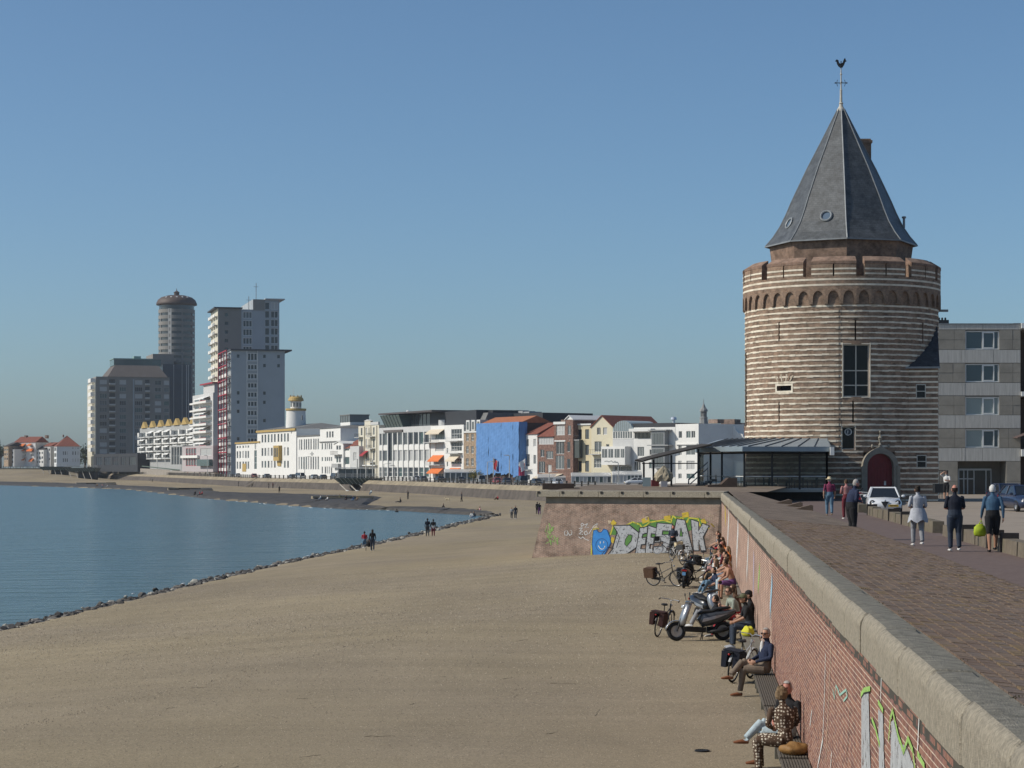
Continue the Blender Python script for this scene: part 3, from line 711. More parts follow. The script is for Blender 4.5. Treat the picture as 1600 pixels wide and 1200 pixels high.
def pol(a, z, r): return (r * math.cos(a), r * math.sin(a), z)
while zb > ZB + .3:
    cut = [(o[0], o[1]) for o in opens if o[2] < zb and zb - h < o[3]]
    angs = sorted({TA - math.pi + 2 * math.pi * i / 90 + (.02 if int(zb * 3) % 2 else 0) for i in range(91)} | {c for o in cut for c in o})
    mb = MB()
    for i, (a0, a1) in enumerate(zip(angs[:-1], angs[1:])):
        am = (a0 + a1) / 2
        if any(c[0] < am < c[1] for c in cut):
            if mb.v: mb.build('stone_band', [tower_stone, stone_worn], tower); mb = MB()
            continue
        r0 = TR + rt.uniform(.0, .025); hz = rt.uniform(-.022, .016); hb = rt.uniform(-.02, .03); ri = TR - .05; mk = 1 if rt.random() < .08 else 0
        mb._a([pol(a0, zb - h + hb, ri), pol(a1, zb - h + hb, ri), pol(a1, zb + hz, ri), pol(a0, zb + hz, ri), pol(a0, zb - h + hb, r0), pol(a1, zb - h + hb, r0), pol(a1, zb + hz, r0), pol(a0, zb + hz, r0)],
              [(4, 5, 6, 7), (0, 1, 5, 4), (2, 3, 7, 6), (1, 2, 6, 5), (3, 0, 4, 7)], mk)
    if mb.v: mb.build('stone_band', [tower_stone, stone_worn], tower)
    zb -= .378
# parapet
RP = 7.14
mb = MB(); mb.lathe([(TR - .03, 18.62), (TR - .03, 19.62), (RP, 19.62), (RP, 20.57), (RP - .55, 20.57), (RP - .55, 19.4)], 96); mb.build('parapet', tower_brick, tower, uv=7.1)
for z in (20.42, 20.04):
    mb = MB(); mb.lathe([(RP - .02, z - .13), (RP + .012, z - .13), (RP + .012, z), (RP - .02, z)], 96); mb.build('stone_band', tower_stone, tower)
mb = MB(); mb.lathe([(0.01, 20.0), (RP - .4, 20.0)], 48); mb.build('parapet_walk', concrete, tower)
NB = 42; w = 2 * math.pi * RP / NB; q = MB()
pw = .15; ah = .62
prof_a = [(-w / 2, 0), (-w / 2 + pw, 0), (-w / 2 + pw, .30)] + [(-(w / 2 - pw) * math.cos(t * math.pi / 8), .30 + (ah) * math.sin(t * math.pi / 8) ** .85) for t in range(1, 8)] + [(w / 2 - pw, .30), (w / 2 - pw, 0), (w / 2, 0), (w / 2, 1.0), (-w / 2, 1.0)]
q.ext([(RP - .17, x, 18.64 + z) for x, z in prof_a], (.17, 0, 0))
arch_me = q.mesh('corbel_arch', tower_brick, uv='box')
for i in range(NB):
    o = link('corbel_arch', arch_me, tower); o.rotation_euler = (0, 0, TA + 2 * math.pi * (i + .5) / NB)
dark_open = mat('dark_opening', (.012, .012, .014), .9, 0)
cap_m = brick_mat('merlon_cap_brick', (.23, .125, .085), (.165, .095, .07), (.25, .195, .15), .12, .07, .012)
q = MB(); hw = R(12.55)
def seg(q, a0, a1, z0, z1, r0, r1, m, zt_in=None, n=6):
    zi = z1 if zt_in is None else zt_in
    for i in range(n):
        b0 = a0 + (a1 - a0) * i / n; b1 = a0 + (a1 - a0) * (i + 1) / n
        c = lambda a, r, z: (r * math.cos(a), r * math.sin(a), z)
        q.hexa([c(b0, r0, z0), c(b0, r1, z0), c(b1, r1, z0), c(b1, r0, z0)], [c(b0, r0, zi), c(b0, r1, z1), c(b1, r1, z1), c(b1, r0, zi)], m)
for s in (-1, 1):
    a0, a1 = (-hw, -R(.45)) if s < 0 else (R(.45), hw)
    seg(q, a0, a1, 20.57, 21.45, RP - .55, RP, 0)
    for z in (21.14, 20.80): seg(q, a0, a1, z - .12, z, RP - .05, RP + .014, 1)
seg(q, -R(.46), R(.46), 20.57, 21.45, RP - .55, RP - .3, 3, n=1)
seg(q, -hw - R(.15), hw + R(.15), 21.45, 21.62, RP - .57, RP + .03, 2, zt_in=22.0)
mer_me = q.mesh('merlon', [tower_brick, tower_stone, cap_m, dark_open], uv='box')
for i in range(12):
    o = link('merlon', mer_me, tower); o.rotation_euler = (0, 0, TA + phi(1342) + R(15) + R(30) * i)
# drum and slate spire
OA = TA + math.asin(9 / 116.)
oc = lambda r, z, i: (r * math.cos(OA + R(45) * i), r * math.sin(OA + R(45) * i), z)
mb = MB()
for i in range(8): mb.poly([oc(4.75, 20.0, i), oc(4.75, 20.0, i + 1), oc(5.22, 23.42, i + 1), oc(5.22, 23.42, i)])
mb.build('octagonal_drum', brick_mat('drum_brick', (.235, .14, .095), (.17, .105, .08), (.25, .195, .15), .22, .062, .012, bump=.8), tower, uv='box')
slate = brick_mat('slate', (.078, .084, .088), (.06, .065, .069), (.042, .046, .05), .3, .16, .012, rough=.5, bump=.4)
slate.node_tree.nodes['Principled BSDF'].inputs['Specular IOR Level'].default_value = .5
rprof = [(5.50, 23.40), (5.42, 23.50), (4.95, 24.05), (4.42, 24.85), (3.98, 25.75), (3.60, 26.65), (2.52, 28.95), (1.28, 31.35), (.22, 33.45)]
mb = MB()
for (r0, z0), (r1, z1) in zip(rprof[:-1], rprof[1:]):
    for i in range(8): mb.poly([oc(r0, z0, i), oc(r0, z0, i + 1), oc(r1, z1, i + 1), oc(r1, z1, i)])
roof = mb.build('spire_roof', slate, tower, uv='box')
lead = mat('lead', (.22, .235, .245), .55, .2, 2, metal=.2)
for i in range(8):
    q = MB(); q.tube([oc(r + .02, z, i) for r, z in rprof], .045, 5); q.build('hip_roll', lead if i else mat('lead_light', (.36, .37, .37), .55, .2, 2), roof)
q = MB()
for i in range(8): q.hexa([oc(5.40, 23.33, i), oc(5.56, 23.33, i), oc(5.56, 23.33, i + 1), oc(5.40, 23.33, i + 1)], [oc(5.40, 23.42, i), oc(5.56, 23.42, i), oc(5.56, 23.42, i + 1), oc(5.40, 23.42, i + 1)])
q.build('eaves_edge', lead, roof)
def on_roof(px, py, face):                                 # a point on one facet of the spire, with its normal
    am = OA + R(45) * (face + .5); n2 = Vector((math.cos(am), math.sin(am), 0)); k = math.cos(R(22.5))
    z = PZ(py, TY - 3.5)
    for (r0, z0), (r1, z1) in zip(rprof[:-1], rprof[1:]):
        if z0 <= z <= z1:
            r = r0 + (r1 - r0) * (z - z0) / (z1 - z0); dz = (z1 - z0); dr = (r0 - r1) * k
            nrm = (n2 * dz + Vector((0, 0, dr))).normalized()
            tx = Vector((-n2.y, n2.x, 0))
            base = n2 * (r * k); want = PX(px, TY - 3.5) - TX
            s = (want - base.x) / tx.x
            return base + tx * s + Vector((0, 0, z)), nrm
oc_glass = glass_mat('oculus_glass', (.10, .14, .19), .1)
for px, py, fc in ((1291, 338, -1), (1241, 343, -2)):
    p, n = on_roof(px, py, fc); rot = n.to_track_quat('Z', 'Y').to_matrix()
    q = MB(); tor = []
    q.lathe([(.33, .0), (.46, .0), (.46, .10), (.40, .14), (.33, .10), (.33, -.03)], 20)
    fr = q.build('oculus', lead, roof, loc=p); fr.rotation_euler = rot.to_euler()
    q = MB(); q.lathe([(.001, .02), (.34, .02)], 20); q.build('pane', oc_glass, fr)
q = MB(); q.box(-.42, -.3, 27.0, .42, .3, 31.1); q.box(-.5, -.38, 31.1, .5, .38, 31.3); q.box(-.4, -.28, 31.3, .4, .28, 31.42)
q.build('chimney', tower_brick, tower, uv='box', loc=(1.95, 1.2, 0))
q = MB(); q.lathe([(.09, 24.7), (.09, 25.4), (.16, 25.4), (.16, 25.52), (.01, 25.56)], 10); q.build('vent_pipe', lead, tower, loc=(4.55, -.3, 0))
q = MB(); q.lathe([(.30, 33.25), (.30, 33.38), (.16, 33.62), (.12, 33.78), (.17, 33.85), (.10, 33.95), (.085, 34.8), (.11, 34.84), (.055, 34.9), (.045, 35.9), (.09, 35.98), (.045, 36.06), (.03, 36.5), (.001, 36.52)], 10)
fin = q.build('spire_finial', [mat('finial_stone', (.45, .42, .36), .8, .15, 3)], tower)
iron = mat('wrought_iron', (.02, .022, .025), .6, 0)
q = MB(); q.tube([(-.42, 0, 35.35), (.42, 0, 35.35)], .03, 6); q.tube([(0, -.42, 35.35), (0, .42, 35.35)], .03, 6)
for s in (-1, 1): q.ell((.42 * s, 0, 35.35), (.06, .06, .06), 6, 4); q.tube([(.25 * s, 0, 35.1), (.33 * s, 0, 35.35), (.25 * s, 0, 35.58)], .02, 5)
q.tube([(0, 0, 35), (0, 0, 36.95)], .035, 6); q.build('compass_cross', iron, fin)
cock = [(-.05, .0), (.10, .02), (.22, .20), (.30, .42), (.42, .50), (.34, .56), (.33, .68), (.24, .70), (.20, .62), (.12, .40), (-.02, .30), (-.14, .36), (-.20, .58), (-.34, .62), (-.44, .48), (-.34, .46), (-.30, .30), (-.20, .12)]
q = MB(); q.ext([(x, -.025, 36.45 + z) for x, z in cock], (0, .05, 0)); q.build('weathercock', iron, fin)
# windows in the body
oak = mat('window_frame_stone', (.46, .44, .39), .8, .12, 3); sash = mat('sash_grey', (.30, .31, .31), .6, .08, 3)
tglass = glass_mat('tower_glass', (.012, .013, .015), .12, .25)
def tower_window(op, cols, rows, frame, name='window', depth=.30, bar=.07, extra=None):
    a0, a1, z0, z1 = op; am = (a0 + a1) / 2; r = TR - depth; hw = r * math.tan((a1 - a0) / 2) + .02
    o = link(name, None, tower); o.rotation_euler = (0, 0, am)
    q = MB(); q.box(r - .06, -hw, z0, r + .06, -hw + bar, z1); q.box(r - .06, hw - bar, z0, r + .06, hw, z1); q.box(r - .061, -hw, z0, r + .061, hw, z0 + bar); q.box(r - .061, -hw, z1 - bar, r + .061, hw, z1)
    for i in range(1, cols): y = -hw + 2 * hw * i / cols; q.box(r - .05, y - bar / 2, z0, r + .05, y + bar / 2, z1)
    for f in rows: z = z0 + (z1 - z0) * f; q.box(r - .052, -hw, z - bar / 2, r + .052, hw, z + bar / 2)
    q.build('frame', frame, o)
    ze = [z0] + [z0 + (z1 - z0) * f for f in rows] + [z1]
    for i in range(cols):
        for c, d in zip(ze[:-1], ze[1:]):
            y0, y1 = -hw + 2 * hw * i / cols, -hw + 2 * hw * (i + 1) / cols
            q = MB(); q.poly([(r - .02, y0, c), (r - .02, y1, c), (r - .02, y1, d), (r - .02, y0, d)]); q.build('pane', tglass, o)
    q = MB(); q.poly([(r - .2, -hw, z0), (r - .2, hw, z0), (r - .2, hw, z1), (r - .2, -hw, z1)]); q.build('inside', dark_open, o)
    return o
tower_window(op_big, 2, (.22, .5), oak, bar=.075)
ow = tower_window(op_small, 1, (), oak, bar=.06)
a0, a1, z0, z1 = op_small
q = MB(); r = TR - .28; zc = z0 + (z1 - z0) * .78
q._a([(r, .26 * math.cos(t * .3927), zc + .26 * math.sin(t * .3927)) for t in range(16)], [tuple(range(16))], 0)
q._a([(r + .006, .19 * math.cos(t * .3927), zc + .19 * math.sin(t * .3927)) for t in range(16)], [tuple(range(16))], 1)
q._a([(r + .012, -.10, zc - .12), (r + .012, -.03, zc - .13), (r + .012, .02, zc + .12), (r + .012, -.05, zc + .13)], [(0, 1, 2, 3)], 0)
q.build('round_logo', [gcol['white'], mat('logo_grey', (.06, .07, .08), .5, 0)], ow)
tower_window(op_left, 1, (.5,), oak)
for op in op_slits + [op_hor]:
    a0, a1, z0, z1 = op; r = TR - .4; q = MB()
    q.poly([(r * math.cos(a), r * math.sin(a), z) for a, z in ((a0 - .01, z0), (a1 + .01, z0), (a1 + .01, z1), (a0 - .01, z1))]); q.build('slit_back', dark_open, tower)
# dressed stone round the openings
def frame_stone(op, wd, name, th=.03, sill=True):
    a0, a1, z0, z1 = op; am = (a0 + a1) / 2; o_hw = TR * math.sin((a1 - a0) / 2); q = MB()
    sag = TR * math.cos((a1 - a0) / 2 + wd / TR) - .02
    for y0, y1, c, d in ((-o_hw - wd, -o_hw, z0 - wd, z1 + wd), (o_hw, o_hw + wd, z0 - wd, z1 + wd), (-o_hw, o_hw, z1, z1 + wd), (-o_hw, o_hw, z0 - wd, z0)):
        q.box(sag - .05, y0, c, TR + th, y1, d)
    o = q.build(name, tower_stone, tower); o.rotation_euler = (0, 0, am)
frame_stone(op_hor, .13, 'stone_surround', -.02); frame_stone(op_big, .07, 'stone_surround', -.03); frame_stone(op_small, .07, 'stone_surround', -.03)
for i in range(-3, 4):                                       # fan of voussoirs over the small opening
    a0, a1, z0, z1 = op_hor; q = MB(); y = i * .17
    q.ext([(TR - .05, y - .05, z1 + .30), (TR - .05, y + .05, z1 + .30), (TR - .05, y * 1.5 + .06, z1 + .85 - abs(i) * .05), (TR - .05, y * 1.5 - .06, z1 + .85 - abs(i) * .05)], (.055, 0, 0))
    o = q.build('voussoir', stone_worn if i % 2 else tower_brick, tower, uv='box'); o.rotation_euler = (0, 0, (a0 + a1) / 2)
# the red door with its ogee surround
dp = link('doorway', None, tower); dp.rotation_euler = (0, 0, TA + phi(1371))
st_grey = mat('doorway_stone', (.25, .225, .185), .9, .2, 3, bump=.4)
zd0, zsp, hwD = 4.75, 7.25, .99
arch_i = [(hwD * math.cos(math.pi * t / 10), zsp + .92 * math.sin(math.pi * t / 10)) for t in range(11)]
hwO = 1.34
arch_o = [(hwO, zsp)] + [(hwO * math.cos(math.pi * t / 20 * .86), zsp + 1.28 * math.sin(math.pi * t / 20 * .86)) for t in range(1, 9)] + [(.3, zsp + 1.30), (.14, zsp + 1.38), (0, zsp + 1.48)]
arch_o = arch_o + [(-x, z) for x, z in arch_o[-2::-1]]
q = MB(); n = min(len(arch_i), len(arch_o)); r0, r1 = TR - .35, TR + .16
import bisect
def resam(p, n):
    return [tuple(v) for v in resample([(a, b) for a, b in p], n)]
ai, ao = resam(arch_i, 21), resam(arch_o, 21)
for i in range(20):
    q.hexa([(r0, ai[i][0], ai[i][1]), (r1, ai[i][0], ai[i][1]), (r1, ao[i][0], ao[i][1]), (r0, ao[i][0], ao[i][1])], [(r0, ai[i + 1][0], ai[i + 1][1]), (r1, ai[i + 1][0], ai[i + 1][1]), (r1, ao[i + 1][0], ao[i + 1][1]), (r0, ao[i + 1][0], ao[i + 1][1])])
q.box(r0, hwD, zd0, r1, hwO, zsp); q.box(r0, -hwO, zd0, r1, -hwD, zsp)
q.box(r1, hwO - .12, zd0, r1 + .08, hwO + .1, zsp + .05); q.box(r1, -hwO - .1, zd0, r1 + .08, -hwO + .12, zsp + .05)
for s in (-1, 1): q.ell((r1 - .02, s * .62, zsp + 1.42), (.1, .1, .14), 8, 6)
q.build('stone_arch', st_grey, dp)
q = MB(); z = zsp + 1.42; q.lathe([(.09, z), (.13, z + .1), (.06, z + .25), (.12, z + .45), (.17, z + .6), (.06, z + .75), (.03, z + .9), (.09, z + 1.0), (.001, z + 1.15)], 8, c=(r1 - .1, 0, 0)); q.build('finial', st_grey, dp)
door_red = mat('door_red', (.16, .018, .022), .55, .12, 3)
for s in (-1, 1):
    pr = [(s * .02, zd0), (s * hwD, zd0)] + [(x, z) for x, z in (arch_i if s > 0 else arch_i[::-1]) if x * s > .02] + [(s * .02, zsp + .92)]
    q = MB(); q.ext([(TR - .05 - (.1 if s > 0 else 0), x, z) for x, z in pr], (-.07, 0, 0)); d = q.build('door_leaf', door_red, dp)
    for k in range(4): qq = MB(); y = s * (.14 + .23 * k); qq.box(TR - .05 - (.1 if s > 0 else 0), y - .01, zd0 + .05, TR - .035 - (.1 if s > 0 else 0), y + .01, zsp + .3); qq.build('board_strip', door_red, d)
q = MB(); q.box(TR - .15, .38, 5.95, TR - .10, .52, 6.25); q.build('door_notice', gcol['white'], dp)
# lightning conductor and rain spout
q = MB(); f = TA + phi(1311); q.tube([((TR + .03) * math.cos(f), (TR + .03) * math.sin(f), z) for z in (8.4, 13, 18.5)], .018, 5); q.build('conductor', iron, tower)
q = MB(); q.box(6.9, -.5, 18.55, 7.75, -.35, 18.72); q.build('rain_spout', lead, tower)
# striped annex with a lean-to slate roof, on the right
ann = link('annex', None, tower, rz=TA + math.pi / 2)
ax0, ax1, ay0, ay1 = 4.6, 6.72, -5.15, 2.2
zA = 14.25
q = MB(); q.box(ax0, ay0, ZB, ax1, ay1, zA); q.build('annex_wall', tower_brick, ann, uv='box')
zb = 18.56; 
while zb > ZB + .3:
    if zb < zA - .1:
        q = MB(); q.box(ax0 - .01, ay0 - .014, zb - .125, ax1 + .014, ay1, zb); q.build('stone_band', tower_stone, ann)
    zb -= .378
ann_slate = brick_mat('annex_slate', (.05, .053, .06), (.04, .043, .05), (.03, .032, .036), .3, .18, .012, rough=.55)
q = MB(); q.poly([(3.6, ay0 - .15, zA), (ax1 + .12, ay0 - .15, zA), (ax1 + .12, .15, 18.95), (3.6, .15, 18.95)]); q.poly([(ax1 + .12, ay0 - .15, zA), (ax1 + .12, ay1, zA), (ax1 + .12, .15, 18.95)])
q.poly([(3.6, .15, 18.95), (ax1 + .12, .15, 18.95), (ax1 + .12, ay1, zA), (3.6, ay1, zA)])
q.build('annex_roof', ann_slate, ann, uv='box')
q = MB(); q.box(4.4, ay0 - .2, zA - .10, ax1 + .16, ay0 - .05, zA + .03); q.build('gutter', lead, ann)
for px0, px1, py0, py1 in ((1429, 1444, 601, 623), (1430, 1445, 711, 731)):
    Yd = TY + ay0; x0, x1 = (px0 - 1314) / FPX * Yd, (px1 - 1314) / FPX * Yd; z0, z1 = PZ(py1, Yd), PZ(py0, Yd)
    wd = link('window', None, ann); q = MB(); b = .06; y = ay0 - .03
    q.box(x0, y, z0, x0 + b, y + .1, z1); q.box(x1 - b, y, z0, x1, y + .1, z1); q.box(x0 + b, y, z0, x1 - b, y + .1, z0 + b); q.box(x0 + b, y, z1 - b, x1 - b, y + .1, z1); q.box(x0 + b, y + .002, (z0 + z1) / 2 - .03, x1 - b, y + .09, (z0 + z1) / 2 + .03)
    q.build('frame', oak, wd); q = MB(); q.poly([(x0, ay0 - .018, z0), (x1, ay0 - .018, z0), (x1, ay0 - .018, z1), (x0, ay0 - .018, z1)]); q.build('pane', tglass, wd)
# ================================================================ GLASS PAVILION in front of the tower
black_metal = mat('black_steel', (.022, .024, .027), .5, .1, 3); zinc = mat('zinc_roof', (.30, .345, .365), .45, .12, 1.2, metal=.35)
zinc_edge = mat('zinc_fascia', (.26, .31, .34), .45, .08, 1.2, metal=.35); pglass = glass_mat('pavilion_glass', (.07, .085, .085), .03, .9, alpha=.36)
pale_floor = mat('pavilion_floor', (.36, .34, .30), .8, .1, 1)
pav = thing('glass_pavilion', 'black steel and glass restaurant pavilion with zinc roof, left of the tower', 'pavilion', (0, 0, 0))
ZFL = 5.80
corners = [P(1292, 765, 132), P(1163, 765, 130.5), P(1128, 765, 134), P(1093, 765, 140), (PX(1100, 150), 150), (PX(1290, 146), 146)]
corners = [(c[0], c[1]) for c in corners]
q = MB(); q.prism(corners[::-1], ZFL - .18, ZFL); q.build('floor_slab', pale_floor, pav)
inner = [(x * .985 + .2, y + 1.2) for x, y in corners]
q = MB(); q.prism(inner[::-1], 4.8, ZFL - .18); q.build('underfloor_shade', mat('underfloor_shade_dark', (.03, .028, .026), .9, .1), pav)  # near-black block paints the shadow in the void below the floor
ZR0, ZR1 = 8.22, 8.52
over = [P(1298, 700, 130.6), P(1160, 700, 128.8), P(1118, 700, 132.5), P(1086, 700, 139.5), Vector((PX(1092, 151), 151, 0)), Vector((PX(1296, 147), 147, 0))]
ov = [(c[0], c[1]) for c in over]
q = MB(); q.prism(ov[::-1], ZR0, ZR1); q.build('roof_fascia', zinc_edge, pav)
ridge = [P(1292, 684, 139.5), P(1200, 684, 139), P(1160, 684, 141), P(1130, 684, 143)]
zr = 9.17
low = [Vector((x, y, ZR1 + .005)) for x, y in ov[:4]]
# roof panels with standing seams along the front slope
def lerp_poly(pts, t):
    cum = [0]
    for a, b in zip(pts[:-1], pts[1:]): cum.append(cum[-1] + (b - a).length)
    s = t * cum[-1]
    for i in range(len(pts) - 1):
        if s <= cum[i + 1] + 1e-9: return pts[i].lerp(pts[i + 1], (s - cum[i]) / max(1e-9, cum[i + 1] - cum[i]))
    return pts[-1]
up_pts = [Vector((p.x, p.y, zr)) for p in ridge]
NPN = 15
for i in range(NPN):
    a, b = lerp_poly(low, i / NPN), lerp_poly(low, (i + 1) / NPN); c, d = lerp_poly(up_pts, (i + 1) / NPN), lerp_poly(up_pts, i / NPN)
    q = MB(); e = .02; a2, b2, c2, d2 = a.lerp(b, e), b.lerp(a, e), c.lerp(d, e), d.lerp(c, e); q.ext([a2, b2, c2, d2], (0, 0, -.03)); pn = q.build('roof_panel', zinc, pav)
    q = MB(); q.tube([a + Vector((0, 0, .03)), d + Vector((0, 0, .03))], .035, 4); q.build('seam', mat('seam_dark', (.10, .12, .13), .5, 0), pn)
q = MB(); q.poly([up_pts[0], Vector((PX(1292, 147), 147, zr)), Vector((PX(1120, 150), 150, zr)), up_pts[3]][::-1]); q.poly([low[0], up_pts[0], Vector((PX(1292, 147), 147, zr)), Vector((ov[5][0], ov[5][1], ZR1))]); q.poly([low[3], Vector((ov[4][0], ov[4][1], ZR1)), Vector((PX(1120, 150), 150, zr)), up_pts[3]])
q.build('roof_top', zinc, pav)
wh = mat('white_rail', (.62, .63, .62), .5, .05)
def glaze(a, b, n):
    a = Vector((a[0], a[1], 0)); b = Vector((b[0], b[1], 0)); d = (b - a).normalized(); nn = Vector((d.y, -d.x, 0))
    for i in range(n):
        p, r = a.lerp(b, i / n), a.lerp(b, (i + 1) / n)
        q = MB(); q.box(-.06, -.06, ZFL, .06, .06, ZR0); q.build('post', black_metal, pav, loc=p)
        q = MB(); e = d * .07; q.poly([p + e + Vector((0, 0, ZFL + .05)), r - e + Vector((0, 0, ZFL + .05)), r - e + Vector((0, 0, ZR0 - .1)), p + e + Vector((0, 0, ZR0 - .1))]); q.build('glass_pane', pglass, pav)
        for z, m_, h in ((6.62, wh, .07), (ZFL + .02, wh, .06), (ZR0 - .1, black_metal, .1)):
            q = MB(); q.tube([p + e + Vector((0, 0, z)), r - e + Vector((0, 0, z))], h / 2, 4); q.build('rail', m_, pav)
glaze(corners[0], corners[1], 3); glaze(corners[1], corners[2], 1); glaze(corners[2], corners[3], 2); glaze(corners[3], corners[4], 3)
q = MB(); q.box(-.06, -.06, 4.8, .06, .06, ZR0); q.build('post', black_metal, pav, loc=(corners[0][0], corners[0][1], 0))
q = MB(); q.box(PX(1296, 131) - .05, 130.3, 7.98, PX(1296, 131) + .2, 130.55, 8.5); q.build('downpipe_head', wh, pav)
# furniture standing inside
tbl_m = mat('table_dark', (.05, .04, .035), .6, .1)
for i, (px, Y) in enumerate(((1180, 134), (1215, 135), (1255, 135), (1275, 138), (1140, 139))):
    t = thing('dining_table', ['small round table inside the pavilion behind the second glass pane', 'small round table in the middle of the glass pavilion', 'small round table behind the right glass pane of the pavilion', 'small round table at the back of the pavilion near the tower', 'small round table at the left end of the glass pavilion'][i], 'table', (PX(px, Y), Y, ZFL), group='pavilion tables')
    q = MB(); q.lathe([(.001, .72), (.42, .72), (.42, .75), (.001, .75)], 16); q.build('table_top', pale_floor, t)
    q = MB(); q.lathe([(.22, 0), (.22, .03), (.04, .05), (.03, .72)], 10); q.build('pedestal', tbl_m, t)
    for s in (-1, 1):
        k = thing('dining_chair', ['dark dining chair left of', 'dark dining chair right of'][s > 0] + [' the table behind the second pane', ' the table in the middle of the pavilion', ' the table behind the right pane', ' the table near the tower', ' the table at the left end of the pavilion'][i], 'chair', (PX(px, Y) + s * .75, Y, ZFL), rz=R(90) * s, group='pavilion chairs')
        q = MB(); q.box(-.2, -.2, .43, .2, .2, .47); q.build('seat', tbl_m, k); q = MB(); q.box(-.2, -.2, .55, .2, -.17, .9); q.build('backrest', tbl_m, k)
        for lx in (-.17, .17):
            for ly in (-.17, .17): q = MB(); q.box(lx - .015, ly - .015, 0, lx + .015, ly + .015, .43 if ly > 0 else .9); q.build('leg', black_metal, k)
# terrace canopy on steel posts
can = thing('terrace_canopy', 'dark sloping canopy on black posts beside the glass pavilion', 'canopy')
fab = mat('canopy_fabric', (.045, .038, .032), .9, .15, 2)
YA, YB_ = 131.5, 139.
q = MB(); n = 12; top = []; 
for i in range(n + 1):
    t = i / n; px = 1003 + (1112 - 1003) * t; y0 = 720 - 26 * (t ** .9)
    top.append((PX(px, YA), PZ(y0, YA)))
bot = [(x, z - .10) for x, z in top]
V = [(x, YA, z) for x, z in top] + [(x, YB_, z + .1) for x, z in top] + [(x, YA, z) for x, z in bot] + [(x, YB_, z + .1) for x, z in bot]
N1 = n + 1; F = []
for i in range(n): F += [(i, i + 1, N1 + i + 1, N1 + i), (2 * N1 + i, 3 * N1 + i, 3 * N1 + i + 1, 2 * N1 + i + 1), (i, 2 * N1 + i, 2 * N1 + i + 1, i + 1), (N1 + i, N1 + i + 1, 3 * N1 + i + 1, 3 * N1 + i)]
q._a(V, F, 0); q.build('canopy_roof', fab, can)
for px, Y in ((1006, 132), (1021, 132), (1049, 132), (1091, 132), (1006, 138.5), (1049, 138.5), (1091, 138.5)):
    t = (px - 1003) / 109; zt = PZ(720 - 26 * max(0, t) ** .9, YA) - .12
    q = MB(); q.box(-.06, -.06, 5.95, .06, .06, zt); q.build('post', black_metal, can, loc=(PX(px, Y), Y, 0))
q = MB(); q.tube([P(1003, 724, 132), P(1092, 724, 132)], .04, 6); q.build('tie_rod', black_metal, can)
# stair with handrails up to the pavilion
stair = thing('steel_stair', 'steel stair with handrails leading up to the pavilion under the canopy', 'stair')
for i in range(5):
    q = MB(); x = PX(1082, 134) + i * .3; q.box(x, 133, 6.0 - .2 + i * .12, x + .3, 135, 5.92 + i * .12 + .04); q.build('tread', mat('stair_steel', (.10, .10, .10), .6, .1), stair)
for Y in (133, 135):
    q = MB(); q.tube([(PX(1076, Y), Y, 6.1), (PX(1076, Y), Y, 6.4), (PX(1106, Y), Y, 7.55), (PX(1106, Y), Y, 6.3)], .05, 6); q.tube([(PX(1078, Y), Y, 6.1), (PX(1106, Y), Y, 7.15)], .03, 6); q.build('handrail', mat('rail_grey', (.16, .19, .21), .5, .05), stair)
# brick kerbs, folded parasol and service boxes on the crown
brown = mat('brown_brick_block', (.075, .052, .04), .9, .2, 4)
def solid(name, label, cat, pts_b, pts_t, m, group=None, uv=None):
    q = MB(); q.hexa(pts_b, pts_t); return tag(q.build(name, m, uv=uv), label, cat, group)
def pxbox(name, label, cat, px0, px1, py0, py1, Y, depth, m, group=None):
    a, b = P(px0, py1, Y), P(px1, py0, Y); q = MB(); q.box(0, 0, 0, b.x - a.x, depth, b.z - a.z); o = q.build(name, m, loc=(a.x, Y, a.z)); return tag(o, label, cat, group)
pxbox('low_brick_kerb', 'long low dark brown brick kerb on the left end of the bastion', 'kerb', 848, 897, 755.5, 765, 127, 2.0, brown)
a = P(1106, 768, 129); b = P(1152, 768, 129)
q = MB(); q.ext([(0, 0, 0), (b.x - a.x, 0, 0), (b.x - a.x, 0, .86), (b.x - a.x - .55, 0, .86), (b.x - a.x - 1.0, 0, .45), (0, 0, .4)], (0, 1.6, 0)); tag(q.build('stepped_brick_block', brown, loc=a), 'dark brown stepped brick block before the pavilion steps', 'block')
pxbox('red_box', 'dark red cabinet under the terrace canopy', 'cabinet', 1018, 1030, 750, 763, 131, .5, mat('cabinet_red', (.16, .035, .04), .6, .1))
par = thing('folded_parasol', 'beige thatched parasol folded down beside the red cabinet', 'parasol', (PX(1037, 130.5), 130.5, 5.95))
q = MB(); rr_ = random.Random(9)
prof_p = [(.28, .35), (.55, .42), (.62, .62), (.5, .85), (.3, 1.12), (.1, 1.3), (.01, 1.36)]
q.lathe(prof_p, 18); q.v = [(x * rr_.uniform(.82, 1.18), y * rr_.uniform(.82, 1.18), z + rr_.uniform(-.04, .04)) for x, y, z in q.v]
q.build('thatch', mat('thatch', (.30, .255, .18), .95, .3, 8, bump=.8), par); q = MB(); q.lathe([(.3, -.2), (.3, .1), (.05, .12), (.045, .5)], 12); q.build('base', concrete, par)
pxbox('grey_bin', 'small grey box at the foot of the folded parasol', 'box', 1033, 1043, 752, 764, 129.6, .4, mat('bin_grey', (.33, .32, .33), .6, .1))
pxbox('glass_screen', 'pale glass wind screen standing at the end of the canopy', 'wind screen', 1004, 1017, 746, 763, 130.6, .05, glass_mat('screen_glass', (.28, .34, .35), .1))

